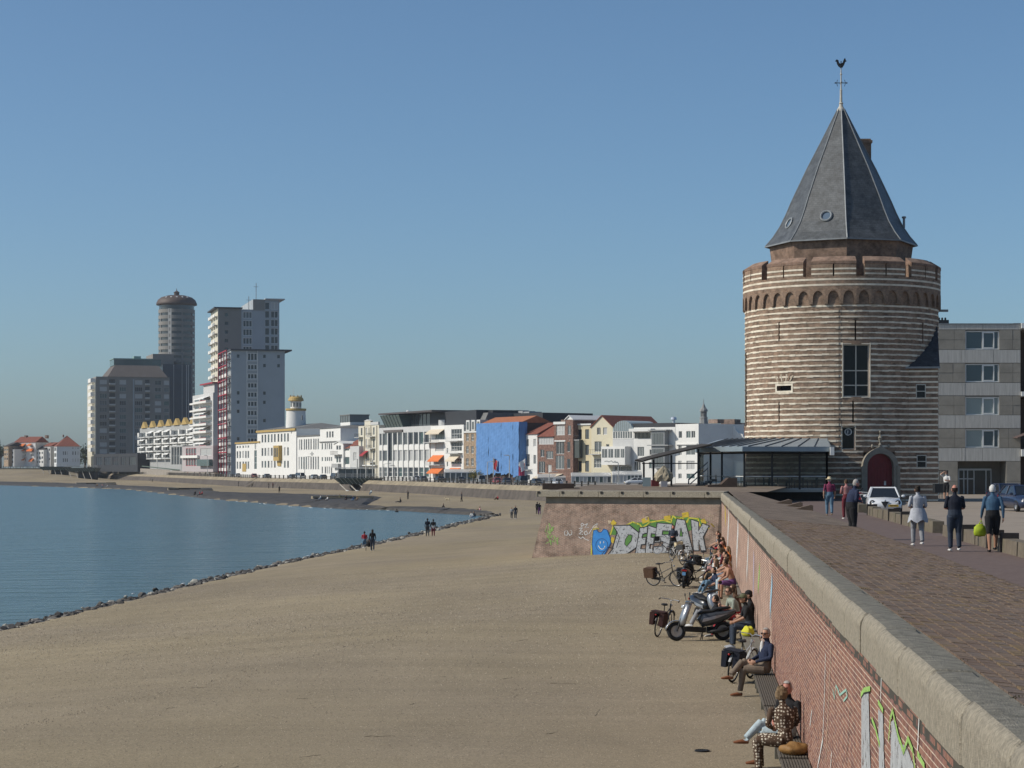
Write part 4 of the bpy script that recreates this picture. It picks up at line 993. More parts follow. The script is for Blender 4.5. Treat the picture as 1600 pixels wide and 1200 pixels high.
# ================================================================ APARTMENT BLOCK on the right
apt = thing('apartment_block', 'five-storey apartment block clad in grey stone panels behind the tower', 'building', (0, 0, 0))
YA_ = 181.0
pan_l = mat('panel_light', (.46, .45, .42), .85, .16, 1.2, stretch=(6, 6, .5)); pan_d = mat('panel_dark', (.29, .27, .232), .9, .16, .8, bump=.2)
core_m = mat('apt_core', (.17, .165, .15), .9, .1)
ax = lambda px: PX(px, YA_); az = lambda py: PZ(py, YA_)
xL, xR, zT = ax(1464), ax(1594.7), az(507)
q = MB(); q.box(xL, YA_ + .06, 4.6, ax(1497), YA_ + 14, zT - .02); q.box(ax(1572), YA_ + .06, 4.6, xR, YA_ + 14, zT - .02)
zE = az(721); q.box(ax(1497), YA_ + .06, zE, ax(1508.5), YA_ + 14, zT - .02); q.box(ax(1561.5), YA_ + .06, zE, ax(1572), YA_ + 14, zT - .02)
rows = [(507, 515, 0), (515.5, 546.2, 1), (546.5, 567, 0), (567.5, 597.5, 1), (598, 618, 0), (618.5, 648.3, 1), (648.6, 669, 0), (669.5, 699.6, 1), (700, 720.5, 0)]
wz = [(517, 546), (568.5, 597), (620, 648.5), (670.5, 699.5)]
q.box(ax(1508.5), YA_ + .6, zE, ax(1561.5), YA_ + 14, zT - .02)
q.box(ax(1497), YA_ + 2.2, 4.6, ax(1572), YA_ + 14, zE)
for (y0, y1), (u0, u1) in zip([(507, 517)] + [(w0[1], w1[0]) for w0, w1 in zip(wz[:-1], wz[1:])] + [(699.5, 721)], [(0, 0)] * 6): q.box(ax(1508.5), YA_ + .06, az(y1), ax(1561.5), YA_ + .6, az(y0))
q.build('core_wall', core_m, apt)
rp = random.Random(4)
for y0, y1, kind in rows:
    if kind == 0: cuts = [1464, 1464 + rp.uniform(28, 40), 1508, 1545 + rp.uniform(-12, 12), 1594.7]
    else: cuts = [1464, 1464 + rp.uniform(16, 28), 1508.5, None, 1561.5, 1578 + rp.uniform(-4, 6), 1594.7]
    for a, b in zip(cuts[:-1], cuts[1:]):
        if a is None or b is None: continue
        subs = [(az(y1), az(y0))] if kind == 0 else [(az(y1), az((y0 + y1) / 2)), (az((y0 + y1) / 2), az(y0))]
        for z0, z1 in subs:
            q = MB(); off = rp.uniform(-.008, .008); q.box(ax(a) + .012, YA_ + off, z0 + .01, ax(b) - .012, YA_ + .055, z1 - .01); q.build('cladding_panel', pan_d if kind else pan_l, apt)
for px0, px1, y0, y1 in ((1464, 1496.5, 721, 752), (1464, 1496.5, 752.5, 777), (1572.5, 1594.7, 721, 752), (1572.5, 1594.7, 752.5, 777)):
    q = MB(); q.box(ax(px0), YA_ - .004, az(y1), ax(px1) - .01, YA_ + .05, az(y0)); q.build('cladding_panel', pan_d, apt)
wf = mat('window_white', (.68, .69, .67), .5, .05); aglass = glass_mat('apt_glass', (.05, .075, .095), .05, .7); aglass2 = glass_mat('apt_glass_curtain', (.25, .30, .30), .15, .5)
for i, (y0, y1) in enumerate(wz):
    o = link('window', None, apt); z0, z1 = az(y1), az(y0); xs = [ax(1508.6), ax(1535), ax(1552.5), ax(1561.4)]; yy = YA_ + .16; b = .09
    q = MB(); q.box(xs[0], yy - .04, z0, xs[3], yy + .08, z0 + b); q.box(xs[0], yy - .04, z1 - b, xs[3], yy + .08, z1)
    for x in xs: q.box(min(x, xs[3] - b), yy - .05, z0, min(x, xs[3] - b) + b + (.06 if x == xs[1] else 0), yy + .09, z1)
    q.box(xs[1] + b + .06, yy - .052, z0 + b, xs[2], yy + .02, z0 + b + .1); q.box(xs[1] + b + .06, yy - .052, z1 - b - .1, xs[2], yy + .02, z1 - b)
    q.build('frame', wf, o)
    for k, (a, c) in enumerate(zip(xs[:-1], xs[1:])):
        q = MB(); q.poly([(a, yy + .03, z0), (c, yy + .03, z0), (c, yy + .03, z1), (a, yy + .03, z1)]); q.build('pane', aglass2 if (i in (2, 3) and k == 0) or i == 2 else aglass, o)
ent = link('entrance', None, apt); yy = YA_ + 2.1; z1 = az(733)
ef = mat('entrance_frame', (.42, .44, .45), .4, .05, metal=.4)
q = MB(); xs = [ax(v) for v in (1506, 1514, 1520, 1530, 1549, 1557)]
for x in xs: q.box(x - .05, yy - .05, 4.7, x + .05, yy + .05, z1)
q.box(xs[0], yy - .06, z1 - .12, xs[-1], yy + .06, z1 + .05); q.box(xs[0], yy - .055, 6.1, xs[3], yy + .055, 6.2); q.build('door_frame', ef, ent)
q = MB(); q.poly([(xs[0], yy, 4.7), (xs[-1], yy, 4.7), (xs[-1], yy, z1), (xs[0], yy, z1)]); q.build('door_glass', glass_mat('entrance_glass', (.03, .035, .04), .08), ent)
q = MB(); q.box(xL - .02, YA_ - .05, zT - .02, xR + .02, YA_ + 14, zT + .10); q.build('roof_edge', lead, apt)
# recessed balcony bay at the right edge
q = MB(); q.box(xR + .01, YA_ + 2.5, 4.6, ax(1720), YA_ + 14, zT + .3); q.build('bay_wall', mat('bay_brown', (.07, .05, .04), .9, .1), apt)
for y0, y1 in ((612, 619), (702, 713), (505, 513)):
    q = MB(); q.box(xR + .03, YA_ - .2, az(y1), ax(1720), YA_ + 2.4, az(y0)); q.build('balcony_slab', wf, apt)
q = MB(); q.ext([(ax(1583), YA_ - 1.6, az(684)), (ax(1620), YA_ - 1.6, az(670)), (ax(1620), YA_ + .3, az(668)), (ax(1583), YA_ + .3, az(683))], (0, 0, -.06)); q.build('awning', mat('awning_brown', (.10, .07, .065), .8, .1), apt)
q = MB(); q.box(ax(1464), YA_ + 3, zT + .1, ax(1494), YA_ + 6, zT + .62); q.build('roof_plant', black_metal, apt)
for i in range(6): q = MB(); q.lathe([(.09, 0), (.09, .25), (.001, .3)], 6); q.build('vent', black_metal, apt, loc=(ax(1467 + i * 5), YA_ + 4, zT + .62))
# railing and equipment beside the tower
fen = thing('metal_railing', 'black metal railing between the tower and the apartment block', 'railing')
for i in range(9): q = MB(); q.tube([(PX(1461 + i * 2.4, 160), 160, 4.75), (PX(1461 + i * 2.4, 160), 160, 6.95)], .02, 5); q.build('bar', iron, fen)
q = MB(); q.tube([(PX(1460, 160), 160, 6.95), (PX(1481, 160), 160, 6.95), (PX(1481, 160), 160, 4.75)], .035, 5); q.build('top_rail', iron, fen)
pxbox('black_planter', 'black planter box at the right foot of the tower', 'planter', 1461, 1476, 756, 770, 139, .8, black_metal)

# ================================================================ LOW BLOCK WALL between promenade and road
blk = thing('low_block_wall', 'row of low weathered concrete blocks along the promenade edge', 'low wall', rz=WA)
bl_m = mat('block_concrete', (.14, .115, .085), .95, .22, 4, bump=.5, bscale=20, grime=.5, gcol=(.11, .12, .06)); bl_dark = mat('block_gap', (.035, .03, .028), .9, .1)
u = 34.; rb = random.Random(8)
while u < 108:
    ln = 2.4
    q = MB(); h = .38 + rb.uniform(-.03, .03)
    g = .03
    if abs(u - 96) > 2.5 and abs(u - 66) > 1.5:
        q.hexa([(8.05, u + .02, 4.72), (8.48, u + .02, 4.72), (8.48, u + ln - .02, 4.72), (8.05, u + ln - .02, 4.72)], [(8.05 + g, u + .04, Z_PROM + h), (8.48 - g, u + .04, Z_PROM + h), (8.48 - g, u + ln - .04, Z_PROM + h), (8.05 + g, u + ln - .04, Z_PROM + h)])
        q.build('block', bl_m, blk)
        if rb.random() < .3: q = MB(); q.box(8.03, u + ln - .02, 4.9, 8.5, u + ln + .16, Z_PROM + .5); q.build('gap_plate', bl_dark, blk)
    u += ln + .12
# ================================================================ FAR BOULEVARD
FR = [(1200, 446), (1100, 456), (1000, 467), (900, 480), (820, 495), (740, 520), (650, 550), (590, 580), (530, 618), (480, 652), (400, 716), (330, 800)]
def frontY(px):
    for (a, ya), (b, yb) in zip(FR[:-1], FR[1:]):
        if b <= px <= a: return ya + (yb - ya) * (a - px) / (a - b)
    return FR[0][1] if px > FR[0][0] else FR[-1][1]
def fp(px, dy=0.): Y = frontY(px) + dy; return Vector((PX(px, Y), Y))
WHITE = mat('render_white', (.68, .67, .64), .85, .05, .5, grime=.25, gcol=(.52, .50, .46))
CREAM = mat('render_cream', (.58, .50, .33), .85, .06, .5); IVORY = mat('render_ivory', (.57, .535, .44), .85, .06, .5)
GREYR = mat('render_grey', (.33, .335, .33), .85, .06, .5); PALE = mat('render_pale_grey', (.48, .48, .47), .85, .06, .5)
BRK = brick_mat('house_brick', (.20, .105, .08), (.15, .085, .07), (.22, .16, .13), .22, .065, .012); BRKL = brick_mat('house_brick_tan', (.33, .24, .16), (.27, .195, .135), (.34, .27, .2), .22, .065, .012)
DARKB = mat('cladding_black', (.035, .037, .042), .6, .1, .5); TILE = mat('roof_tile_red', (.20, .07, .048), .85, .2, 1.2); TILEO = mat('roof_tile_orange', (.34, .13, .065), .85, .15, 1.2)
TILED = mat('roof_dark', (.06, .055, .055), .85, .15, 1); GOLD = mat('gold_trim', (.42, .29, .10), .6, .1, 2); SLAT = mat('roof_grey', (.15, .15, .145), .85, .1, 1)
WF = mat('far_frame_white', (.62, .62, .60), .6, .03); WFD = mat('far_frame_dark', (.06, .06, .065), .6, 0)
FG = [glass_mat('far_glass_a', (.04, .048, .055), .1, .6), glass_mat('far_glass_b', (.11, .125, .13), .12, .5), glass_mat('far_glass_c', (.42, .42, .41), .3, .4), glass_mat('far_glass_d', (.07, .11, .11), .1, .6)]
ORANGE = mat('awning_orange', (.62, .17, .05), .8, .06); CREAMF = mat('awning_cream', (.60, .52, .40), .8, .06); REDF = mat('awning_red', (.30, .035, .045), .8, .06); FABW = mat('awning_white', (.70, .70, .68), .8, .05)
CONC_L = mat('balcony_grey', (.42, .42, .41), .85, .06)
rw = random.Random(31)
class Bld:
    """A building: local x from its left front corner to its right one, y away from the camera, z up from its foot."""
    def __init__(s, name, label, A, B, top, depth, m, cat='building', base=Z_FAR, group=None, roof_m=None, ytop=True, uv=None):
        A = Vector((A[0], A[1])); B = Vector((B[0], B[1])); s.A, s.B = A, B
        s.w = (B - A).length; d = (B - A) / s.w; s.d = d; s.n = Vector((-d.y, d.x)); s.Ym = (A.y + B.y) / 2
        s.h = (PZ(top, s.Ym) - base) if ytop else top; s.base = base; s.depth = depth; s.m = m; s.uv = uv
        s.o = thing(name, label, cat, (A.x, A.y, base), math.atan2(d.y, d.x), group); s.front = []; s.left = []
        s.roof_m = roof_m or SLAT
    def lx(s, px):                       # column of the photograph -> x on the front plane
        r = Vector(((px - 800) / FPX, 1)); k = s.A.dot(s.n) / r.dot(s.n); return (r * k - s.A).dot(s.d)
    def lyl(s, px):                      # column -> y on the left side plane
        r = Vector(((px - 800) / FPX, 1)); k = s.A.dot(s.d) / r.dot(s.d); return (r * k - s.A).dot(s.n)
    def lz(s, py): return PZ(py, s.Ym) - s.base
    def part(s, name, mb, m, parent=None, smooth=False, uv=None): return mb.build(name, m, parent or s.o, smooth, uv)
    def win(s, px0, px1, py0, py1, **k): return s.rect(s.lx(px0), s.lx(px1), s.lz(py1), s.lz(py0), **k)
    def rect(s, x0, x1, z0, z1, glass=None, frame=WF, cols=1, rows=1, name='window', fb=.09, dep=.16, hole=True):
        x0 = max(.06, x0); x1 = min(s.w - .06, x1); z0 = max(.06, z0); z1 = min(s.h - .05, z1)
        if x1 - x0 < .15 or z1 - z0 < .15: return
        if hole: s.front.append((x0, x1, z0, z1))
        q = MB(); y0, y1 = (dep - .05, dep + .06) if hole else (-.05, .01)
        q.box(x0, y0, z0, x0 + fb, y1, z1); q.box(x1 - fb, y0, z0, x1, y1, z1); q.box(x0 + fb, y0, z0, x1 - fb, y1, z0 + fb); q.box(x0 + fb, y0, z1 - fb, x1 - fb, y1, z1)
        for i in range(1, cols): x = x0 + (x1 - x0) * i / cols; q.box(x - fb / 2, y0 + .01, z0 + fb, x + fb / 2, y1 - .01, z1 - fb)
        for i in range(1, rows): z = z0 + (z1 - z0) * i / rows; q.box(x0 + fb, y0 + .012, z - fb / 2, x1 - fb, y1 - .012, z + fb / 2)
        o = s.part(name, q, frame); q = MB(); y = dep + .02 if hole else -.02
        q.poly([(x0 + .02, y, z0 + .02), (x1 - .02, y, z0 + .02), (x1 - .02, y, z1 - .02), (x0 + .02, y, z1 - .02)]); s.part('pane', q, glass or rw.choices(FG, [5, 4, 2, 2])[0], o)
        return o
    def grid(s, cs, rs, w, **k):
        for c in cs:
            for r in rs: s.win(c - w / 2, c + w / 2, r[0], r[1], **k)
    def close(s):                        # the walls, with a hole for each window
        R_ = s.front; xs = sorted({0, s.w} | {v for r in R_ for v in r[:2]}); zs = sorted({0, s.h} | {v for r in R_ for v in r[2:]})
        q = MB()
        for a, b in zip(xs[:-1], xs[1:]):
            for c, d in zip(zs[:-1], zs[1:]):
                if b - a < 1e-5 or d - c < 1e-5: continue
                xm, zm = (a + b) / 2, (c + d) / 2
                if any(r[0] < xm < r[1] and r[2] < zm < r[3] for r in R_): continue
                q.poly([(a, 0, c), (b, 0, c), (b, 0, d), (a, 0, d)])
        for x0, x1, z0, z1 in R_:
            t = .3
            q.poly([(x0, 0, z0), (x0, 0, z1), (x0, t, z1), (x0, t, z0)]); q.poly([(x1, 0, z1), (x1, 0, z0), (x1, t, z0), (x1, t, z1)])
            q.poly([(x0, 0, z0), (x0, t, z0), (x1, t, z0), (x1, 0, z0)]); q.poly([(x0, t, z1), (x0, 0, z1), (x1, 0, z1), (x1, t, z1)])
        W_, H, D = s.w, s.h, s.depth
        q.poly([(W_, 0, 0), (W_, D, 0), (W_, D, H), (W_, 0, H)]); q.poly([(0, D, 0), (0, 0, 0), (0, 0, H), (0, D, H)]); q.poly([(W_, D, 0), (0, D, 0), (0, D, H), (W_, D, H)])
        q.poly([(0, 0, H), (W_, 0, H), (W_, D, H), (0, D, H)])
        s.part('wall', q, s.m, uv=s.uv or ('box' if s.m in (BRK, BRKL) else None)); return s
    def box(s, name, x0, x1, y0, y1, z0, z1, m, parent=None):
        q = MB(); q.box(x0, y0, z0, x1, y1, z1); return s.part(name, q, m, parent)
    def pbox(s, name, px0, px1, py0, py1, y0, y1, m, parent=None): return s.box(name, s.lx(px0), s.lx(px1), y0, y1, s.lz(py1), s.lz(py0), m, parent)
    def cornice(s, py0, py1, m=WF, out=.25): return s.box('cornice', -.05, s.w + .05, -out, -.003, s.lz(py1), s.lz(py0), m)
    def hip(s, top, m, inset=None, z0=None, ov=.3, name='roof'):      # hipped roof, ridge along x
        z0 = s.h if z0 is None else z0; zt = s.lz(top); D = s.depth; W_ = s.w; i = inset if inset is not None else min(W_, D) / 2 * .98
        q = MB(); q.hexa([(-ov, -ov, z0 + .01), (W_ + ov, -ov, z0 + .01), (W_ + ov, D + ov, z0 + .01), (-ov, D + ov, z0 + .01)], [(i, D / 2 - .05, zt), (W_ - i, D / 2 - .05, zt), (W_ - i, D / 2 + .05, zt), (i, D / 2 + .05, zt)]); return s.part(name, q, m)
    def gable_x(s, top, m, ov=.3):       # ridge along x
        zt = s.lz(top); D = s.depth; W_ = s.w; q = MB(); q.ext([(-.05, -ov, s.h - .1), (-.05, D / 2, zt), (-.05, D + ov, s.h - .1)], (W_ + .1, 0, 0)); return s.part('roof', q, m)
    def gable_y(s, top, m, wall_m, ov=.25):        # ridge away from the camera, gable in front
        zt = s.lz(top); D = s.depth; W_ = s.w; q = MB(); q.ext([(0, .02, s.h), (W_, .02, s.h), (W_ / 2, .02, zt)], (0, D - .04, 0)); s.part('gable', q, wall_m, uv='box' if wall_m in (BRK, BRKL) else None)
        q = MB()
        for sgn in (0, 1):
            x0 = -ov if sgn == 0 else W_ + ov; zz = s.h - ov * (zt - s.h) / (W_ / 2)
            q.ext([(x0, -ov, zz), (W_ / 2, -ov, zt + .02), (W_ / 2, -ov, zt + .22), (x0, -ov, zz + .2)], (0, D + 2 * ov, 0))
        return s.part('roof', q, m)
    def balcony(s, px0, px1, py, out=1.3, rail=1.0, m=CONC_L, glass=False):
        x0, x1, z = s.lx(px0), s.lx(px1), s.lz(py); o = s.box('balcony', x0, x1, -out, -.004, z - .18, z, m)
        q = MB(); q.box(x0, -out, z + rail - .06, x1, -out + .05, z + rail)
        n = max(2, int((x1 - x0) / .6))
        for i in range(n + 1): x = x0 + (x1 - x0 - .05) * i / n; q.box(x, -out + .005, z, x + .05, -out + .045, z + rail - .06)
        s.part('railing', q, WFD if not glass else WF, o); return o
    def awning(s, px0, px1, py0, py1, m, out=1.6):
        x0, x1 = s.lx(px0), s.lx(px1); q = MB(); z1, z0 = s.lz(py0), s.lz(py1)
        q.ext([(x0, -.01, z1), (x1, -.01, z1), (x1, -out, z0), (x0, -out, z0)], (0, 0, -.05)); q.box(x0, -out - .02, z0 - .3, x1, -out + .02, z0 - .05); return s.part('awning', q, m)
def zc(sc_, ox, oy): return lambda x: ox + x * sc_, lambda y: oy + y * sc_
X3, Y3 = zc(.2, 360, 600); X4, Y4 = zc(.2, 540, 620); X5, Y5 = zc(.2, 800, 620); X6, Y6 = zc(.2, 1000, 640)
def F(px0, px1, dy=0.): return dict(A=fp(px0, dy), B=fp(px1, dy))

# --- white buildings with gold trim
b = Bld('white_annex', 'small white annex with gold cornice, left of the white building with the lantern tower', **F(368.5, 407), top=690.5, depth=10, m=WHITE)
b.grid([X3(x) for x in (55, 76, 100, 121, 140)], [(Y3(480), Y3(500)), (Y3(522), Y3(580)), (Y3(605), Y3(665))], 2.4, frame=WF, fb=.12); b.pbox('gold_door', X3(95), X3(124), Y3(622), Y3(684), -.12, -.01, GOLD); b.cornice(Y3(452), Y3(464), GOLD, .4)
q = MB(); q.lathe([(.001, 0), (1.1, 0), (1.1, .12), (.001, .12)], 16); e = q.build('round_emblem', GREYR, b.o, loc=(b.lx(X3(196)), -.01, b.lz(Y3(488)))); e.rotation_euler = (R(90), 0, 0)
b.win(X3(186), X3(206), Y3(520), Y3(665), rows=3); b.close()
b = Bld('white_hall', 'tall white building with gold cornice and a gold bay window', **F(402, 463), top=671, depth=22, m=WHITE)
b.grid([X3(x) for x in (250, 273, 298, 323, 347, 375, 400, 425, 450)], [(Y3(390), Y3(455))], 2.6, fb=.1); b.grid([X3(x) for x in (250, 273, 298, 323, 347, 425, 450)], [(Y3(497), Y3(562)), (Y3(600), Y3(656))], 2.6, fb=.1)
b.cornice(Y3(356), Y3(372), GOLD, .5); bay = b.pbox('gold_bay', X3(362), X3(404), Y3(482), Y3(600), -1.2, -.01, GOLD)
for i in range(3): b.box('bay_pane', b.lx(X3(366 + 12 * i)), b.lx(X3(374 + 12 * i)), -1.24, -1.205, b.lz(Y3(570)), b.lz(Y3(500)), FG[0], bay)
b.pbox('gold_door', X3(372), X3(398), Y3(605), Y3(640), -.3, -.01, GOLD); b.win(X3(474), X3(482), Y3(370), Y3(395)); b.hip(662, SLAT, inset=9); b.close()
lt = Bld('lantern_tower', 'white round lighthouse-like turret with gold crown above the white building', A=fp(431.6, 9), B=fp(462, 9), top=642, depth=6, m=WHITE)   # round: built on its own
for o in list(lt.o.children): pass
rr = (462 - 431.6) / 2 / FPX * lt.Ym; cx, cy = lt.w / 2, 3.5
q = MB(); q.lathe([(rr * 1.05, lt.lz(672)), (rr * .98, lt.lz(642))], 28, c=(cx, cy, 0)); q.build('drum', WHITE, lt.o, smooth=True)
q = MB(); q.lathe([(rr * .98, lt.lz(642)), (rr * 1.06, lt.lz(641)), (rr * 1.06, lt.lz(638.3)), (.01, lt.lz(638.3))], 28, c=(cx, cy, 0)); q.build('gold_gallery', GOLD, lt.o)
rl = rr * .56
q = MB(); q.lathe([(rl, lt.lz(638.3)), (rl, lt.lz(627))], 20, c=(cx, cy, 0)); q.build('lantern_room', WHITE, lt.o)
for i in range(10):
    a = i * .6283; q = MB(); q.box(rl - .02, -.28, lt.lz(635.5), rl + .03, .28, lt.lz(629)); o = q.build('lantern_pane', FG[1], lt.o, loc=(cx, cy, 0)); o.rotation_euler = (0, 0, a)
q = MB(); q.lathe([(rl, lt.lz(627)), (rr * .82, lt.lz(626)), (rr * .74, lt.lz(622)), (rr * .56, lt.lz(619.5)), (.01, lt.lz(619.5))], 24, c=(cx, cy, 0)); q.build('gold_crown', GOLD, lt.o)
for i in range(8): a = i * .785; q = MB(); q.box(-.12, -.12, lt.lz(619.5), .12, .12, lt.lz(617.5)); q.build('crown_knob', GOLD, lt.o, loc=(cx + rr * .6 * math.cos(a), cy + rr * .6 * math.sin(a), 0))
for px in (436, 445, 457): q = MB(); x = lt.lx(px); yy = cy - math.sqrt(max(.1, rr ** 2 - (x - cx) ** 2)); q.box(x - .4, yy - .05, lt.lz(657), x + .4, yy + .2, lt.lz(650)); q.build('window', FG[0], lt.o)
q = MB(); q.tube([(cx - rr * .9, cy, lt.lz(640)), (cx - rr * .9, cy, lt.lz(606))], .06, 5); q.build('flagpole', WF, lt.o)

b = Bld('white_hall', 'white building with narrow tall windows and a dark cross emblem', **F(464.5, 500), top=680.5, depth=16, m=WHITE)
b.grid([X3(x) for x in (541, 556, 578, 594, 612, 630, 652, 668, 686)], [(Y3(430), Y3(515))], 2.0, fb=.1); b.grid([X3(x) for x in (538, 556, 574, 593, 611, 630, 648, 667, 686)], [(Y3(568), Y3(668))], 2.0, fb=.1)
b.pbox('cross_emblem', X3(634), X3(642), Y3(530), Y3(560), -.1, -.01, GREYR); b.pbox('cross_arm', X3(625), X3(651), Y3(541), Y3(549), -.11, -.012, GREYR); b.cornice(Y3(400), Y3(408), SLAT, .3); b.close()
b = Bld('white_hall', 'stepped white building with small square windows beside a glazed turret', **F(500, 532), top=669, depth=14, m=WHITE)
b.grid([X3(x) for x in (757, 778, 799)], [(Y3(370), Y3(420))], 2.6, fb=.1); b.grid([X3(x) for x in (718, 742, 758, 774, 790)], [(Y3(462), Y3(512))], 2.0, fb=.1); b.grid([X3(x) for x in (718, 742, 758, 774, 790)], [(Y3(570), Y3(604)), (Y3(645), Y3(702))], 2.0, fb=.1)
b.cornice(Y3(447), Y3(455), SLAT, .25); b.hip(662, SLAT, inset=5); b.close()
b = Bld('glazed_turret', 'white square turret with a glazed lantern top behind the white buildings', **F(532, 547, 14), top=660, depth=6, m=WHITE)
b.box('lantern', 0, b.w, 0, 6, b.h + .02, b.lz(649.5), FG[1])
for i in range(5): b.box('mullion', b.w * i / 4 - .08, b.w * i / 4 + .08, -.1, 0, b.h + .02, b.lz(649.5), SLAT)
b.box('lantern_roof', -.2, b.w + .2, -.2, 6.2, b.lz(649.5), b.lz(648), SLAT); b.close()
b = Bld('gabled_house', 'narrow white house with a pointed gable and dark balconies', **F(522, 536.5, -3), top=694, depth=9, m=WHITE)
b.gable_y(690, WF, WHITE); b.grid([X3(x) for x in (835, 855)], [(Y3(480), Y3(515)), (Y3(565), Y3(615))], 3, fb=.1); b.balcony(X3(812), X3(872), Y3(550)); b.pbox('bay', X3(815), X3(866), Y3(622), Y3(655), -1.0, -.01, GREYR); b.close()
b = Bld('red_roof_house', 'white house with a steep red tiled roof and a large green window', **F(536, 553, -1), top=Y3(500), depth=9, m=WHITE)
b.gable_x(Y3(432), TILE); b.win(X3(888), X3(928), Y3(506), Y3(522), glass=FG[3]); b.win(X3(886), X3(930), Y3(570), Y3(628), glass=FG[3]); b.close()
b = Bld('grey_house', 'grey house with tall corner glazing beside the cream ornate house', **F(547, 561, -6), top=Y3(486), depth=9, m=PALE)
b.win(X3(960), X3(985), Y3(535), Y3(600), cols=2, rows=3, glass=FG[2]); b.close()
b = Bld('ornate_house', 'cream ornate house with a tall stepped gable and small balconies', **F(560, 592), top=665, depth=12, m=IVORY)
b.box('gable_top', b.lx(X3(1052)), b.lx(X3(1098)), -.15, .6, b.h, b.lz(657.5), IVORY); q = MB(); x0, x1 = b.lx(X3(1048)), b.lx(X3(1102)); q.ext([(x0, -.3, b.lz(657.5)), (x1, -.3, b.lz(657.5)), ((x0 + x1) / 2, -.3, b.lz(655.5))], (0, 1, 0)); b.part('pediment', q, WF)
b.pbox('gable_cap', X3(1100), X3(1160), Y3(300), Y3(322), -.2, .3, PALE)
for y0, y1 in ((340, 400), (430, 500), (520, 600)): b.grid([X3(x) for x in (1025, 1062, 1086, 1120)], [(Y3(y0), Y3(y1))], 2.6, fb=.1)
for y in (412, 505, 610): b.balcony(X3(1000), X3(1040), Y3(y)); b.balcony(X3(1098), X3(1140), Y3(y))
b.awning(X3(1030), X3(1078), Y3(522), Y3(556), REDF); b.pbox('stone_cornice', X3(985), X3(1150), Y3(632), Y3(640), -.8, -.01, WF)
for x in (1048, 1098, 1144): b.pbox('pilaster', X3(x) - .7, X3(x) + .7, Y3(330), Y3(720), -.3, -.005, IVORY)
b.grid([X3(x) for x in (1030, 1070, 1115)], [(Y3(650), Y3(715))], 4, fb=.1); b.close()
# --- office with white fins
b = Bld('fin_office', 'long white office with vertical fins and a black glazed penthouse', **F(592, 675), top=667, depth=18, m=PALE)
fx = [X4(x) for x in (293, 335, 374, 413, 453, 494, 537, 578, 619, 662)]
cells = list(zip(fx[:-1], fx[1:]))
for i, (a, c) in enumerate([(592.5, fx[0])] + cells):
    for (y0, y1), g in (((280, 374), None), ((418, 500), FG[2] if i > 2 else FG[1]), ((553, 625), None)):
        if i == 2: b.win(a + .4, c - .4, Y4(280), Y4(500), glass=FG[0], frame=WFD) if y0 == 280 else (b.win(a + .4, c - .4, Y4(y0), Y4(y1), rows=2) if y0 == 553 else None)
        else: b.win(a + .5, c - .5, Y4(y0), Y4(y1), glass=g or rw.choice([FG[0], FG[1], FG[3]]), rows=2 if y0 == 553 else 1)
    if i != 2:
        for y0, y1 in ((377, 416), (502, 550)): b.pbox('spandrel', a + .3, c - .3, Y4(y0), Y4(y1), -.06, -.005, WHITE)
for x in fx: b.pbox('fin', x - .45, x + .55, Y4(278), Y4(642), -.32, -.005, WHITE)
b.close()
pn = b.box('penthouse', b.lx(600.5), b.lx(730), 2.5, 15, b.h + .02, b.lz(646.5), DARKB); b.box('penthouse_roof', b.lx(597.5), b.lx(681), -1.2, 15.4, b.lz(646.4), b.lz(643.8), mat('penthouse_edge', (.085, .075, .075), .6, .1))
q = MB(); x0, x1 = b.lx(599.5), b.lx(628); z0, z1 = b.lz(671), b.lz(647.5); q.hexa([(x0 + 1.2, .6, z0), (x1, .6, z0), (x1, 3, z0), (x0 + 1.2, 3, z0)], [(x0, -1.0, z1), (x1, -1.0, z1), (x1, 3, z1), (x0, 3, z1)]); pg = b.part('glass_prow', q, FG[3])
for i in range(6): t = i / 6.; q = MB(); xa, xb = x0 + 1.2 + (x1 - x0 - 1.2) * t, x0 + (x1 - x0) * t; q.tube([(xa, .57, z0), (xb, -1.03, z1)], .09, 4); b.part('mullion', q, DARKB, pg)
b.box('prow_base', x0 + .8, x1 + 1, -.4, 3.2, b.lz(674.5), b.lz(671), mat('prow_base', (.12, .105, .10), .7, .1), pg)
for i in range(5): b.box('penthouse_pane', b.lx(630 + i * 6), b.lx(634.5 + i * 6), 2.44, 2.49, b.lz(668), b.lz(648), FG[0], pn)
q = MB(); q.ell((b.lx(606), 6, b.lz(642)), (.6, .6, .6), 10, 6); b.part('radome', q, WF)
b.box('roof_block', b.lx(682), b.lx(691), 6, 9, b.lz(658), b.lz(649), PALE); q = MB(); q.lathe([(1.6, b.lz(667)), (1.6, b.lz(658.5)), (.01, b.lz(658.5))], 14, c=(b.lx(678), 3, 0)); b.part('tank', q, PALE)
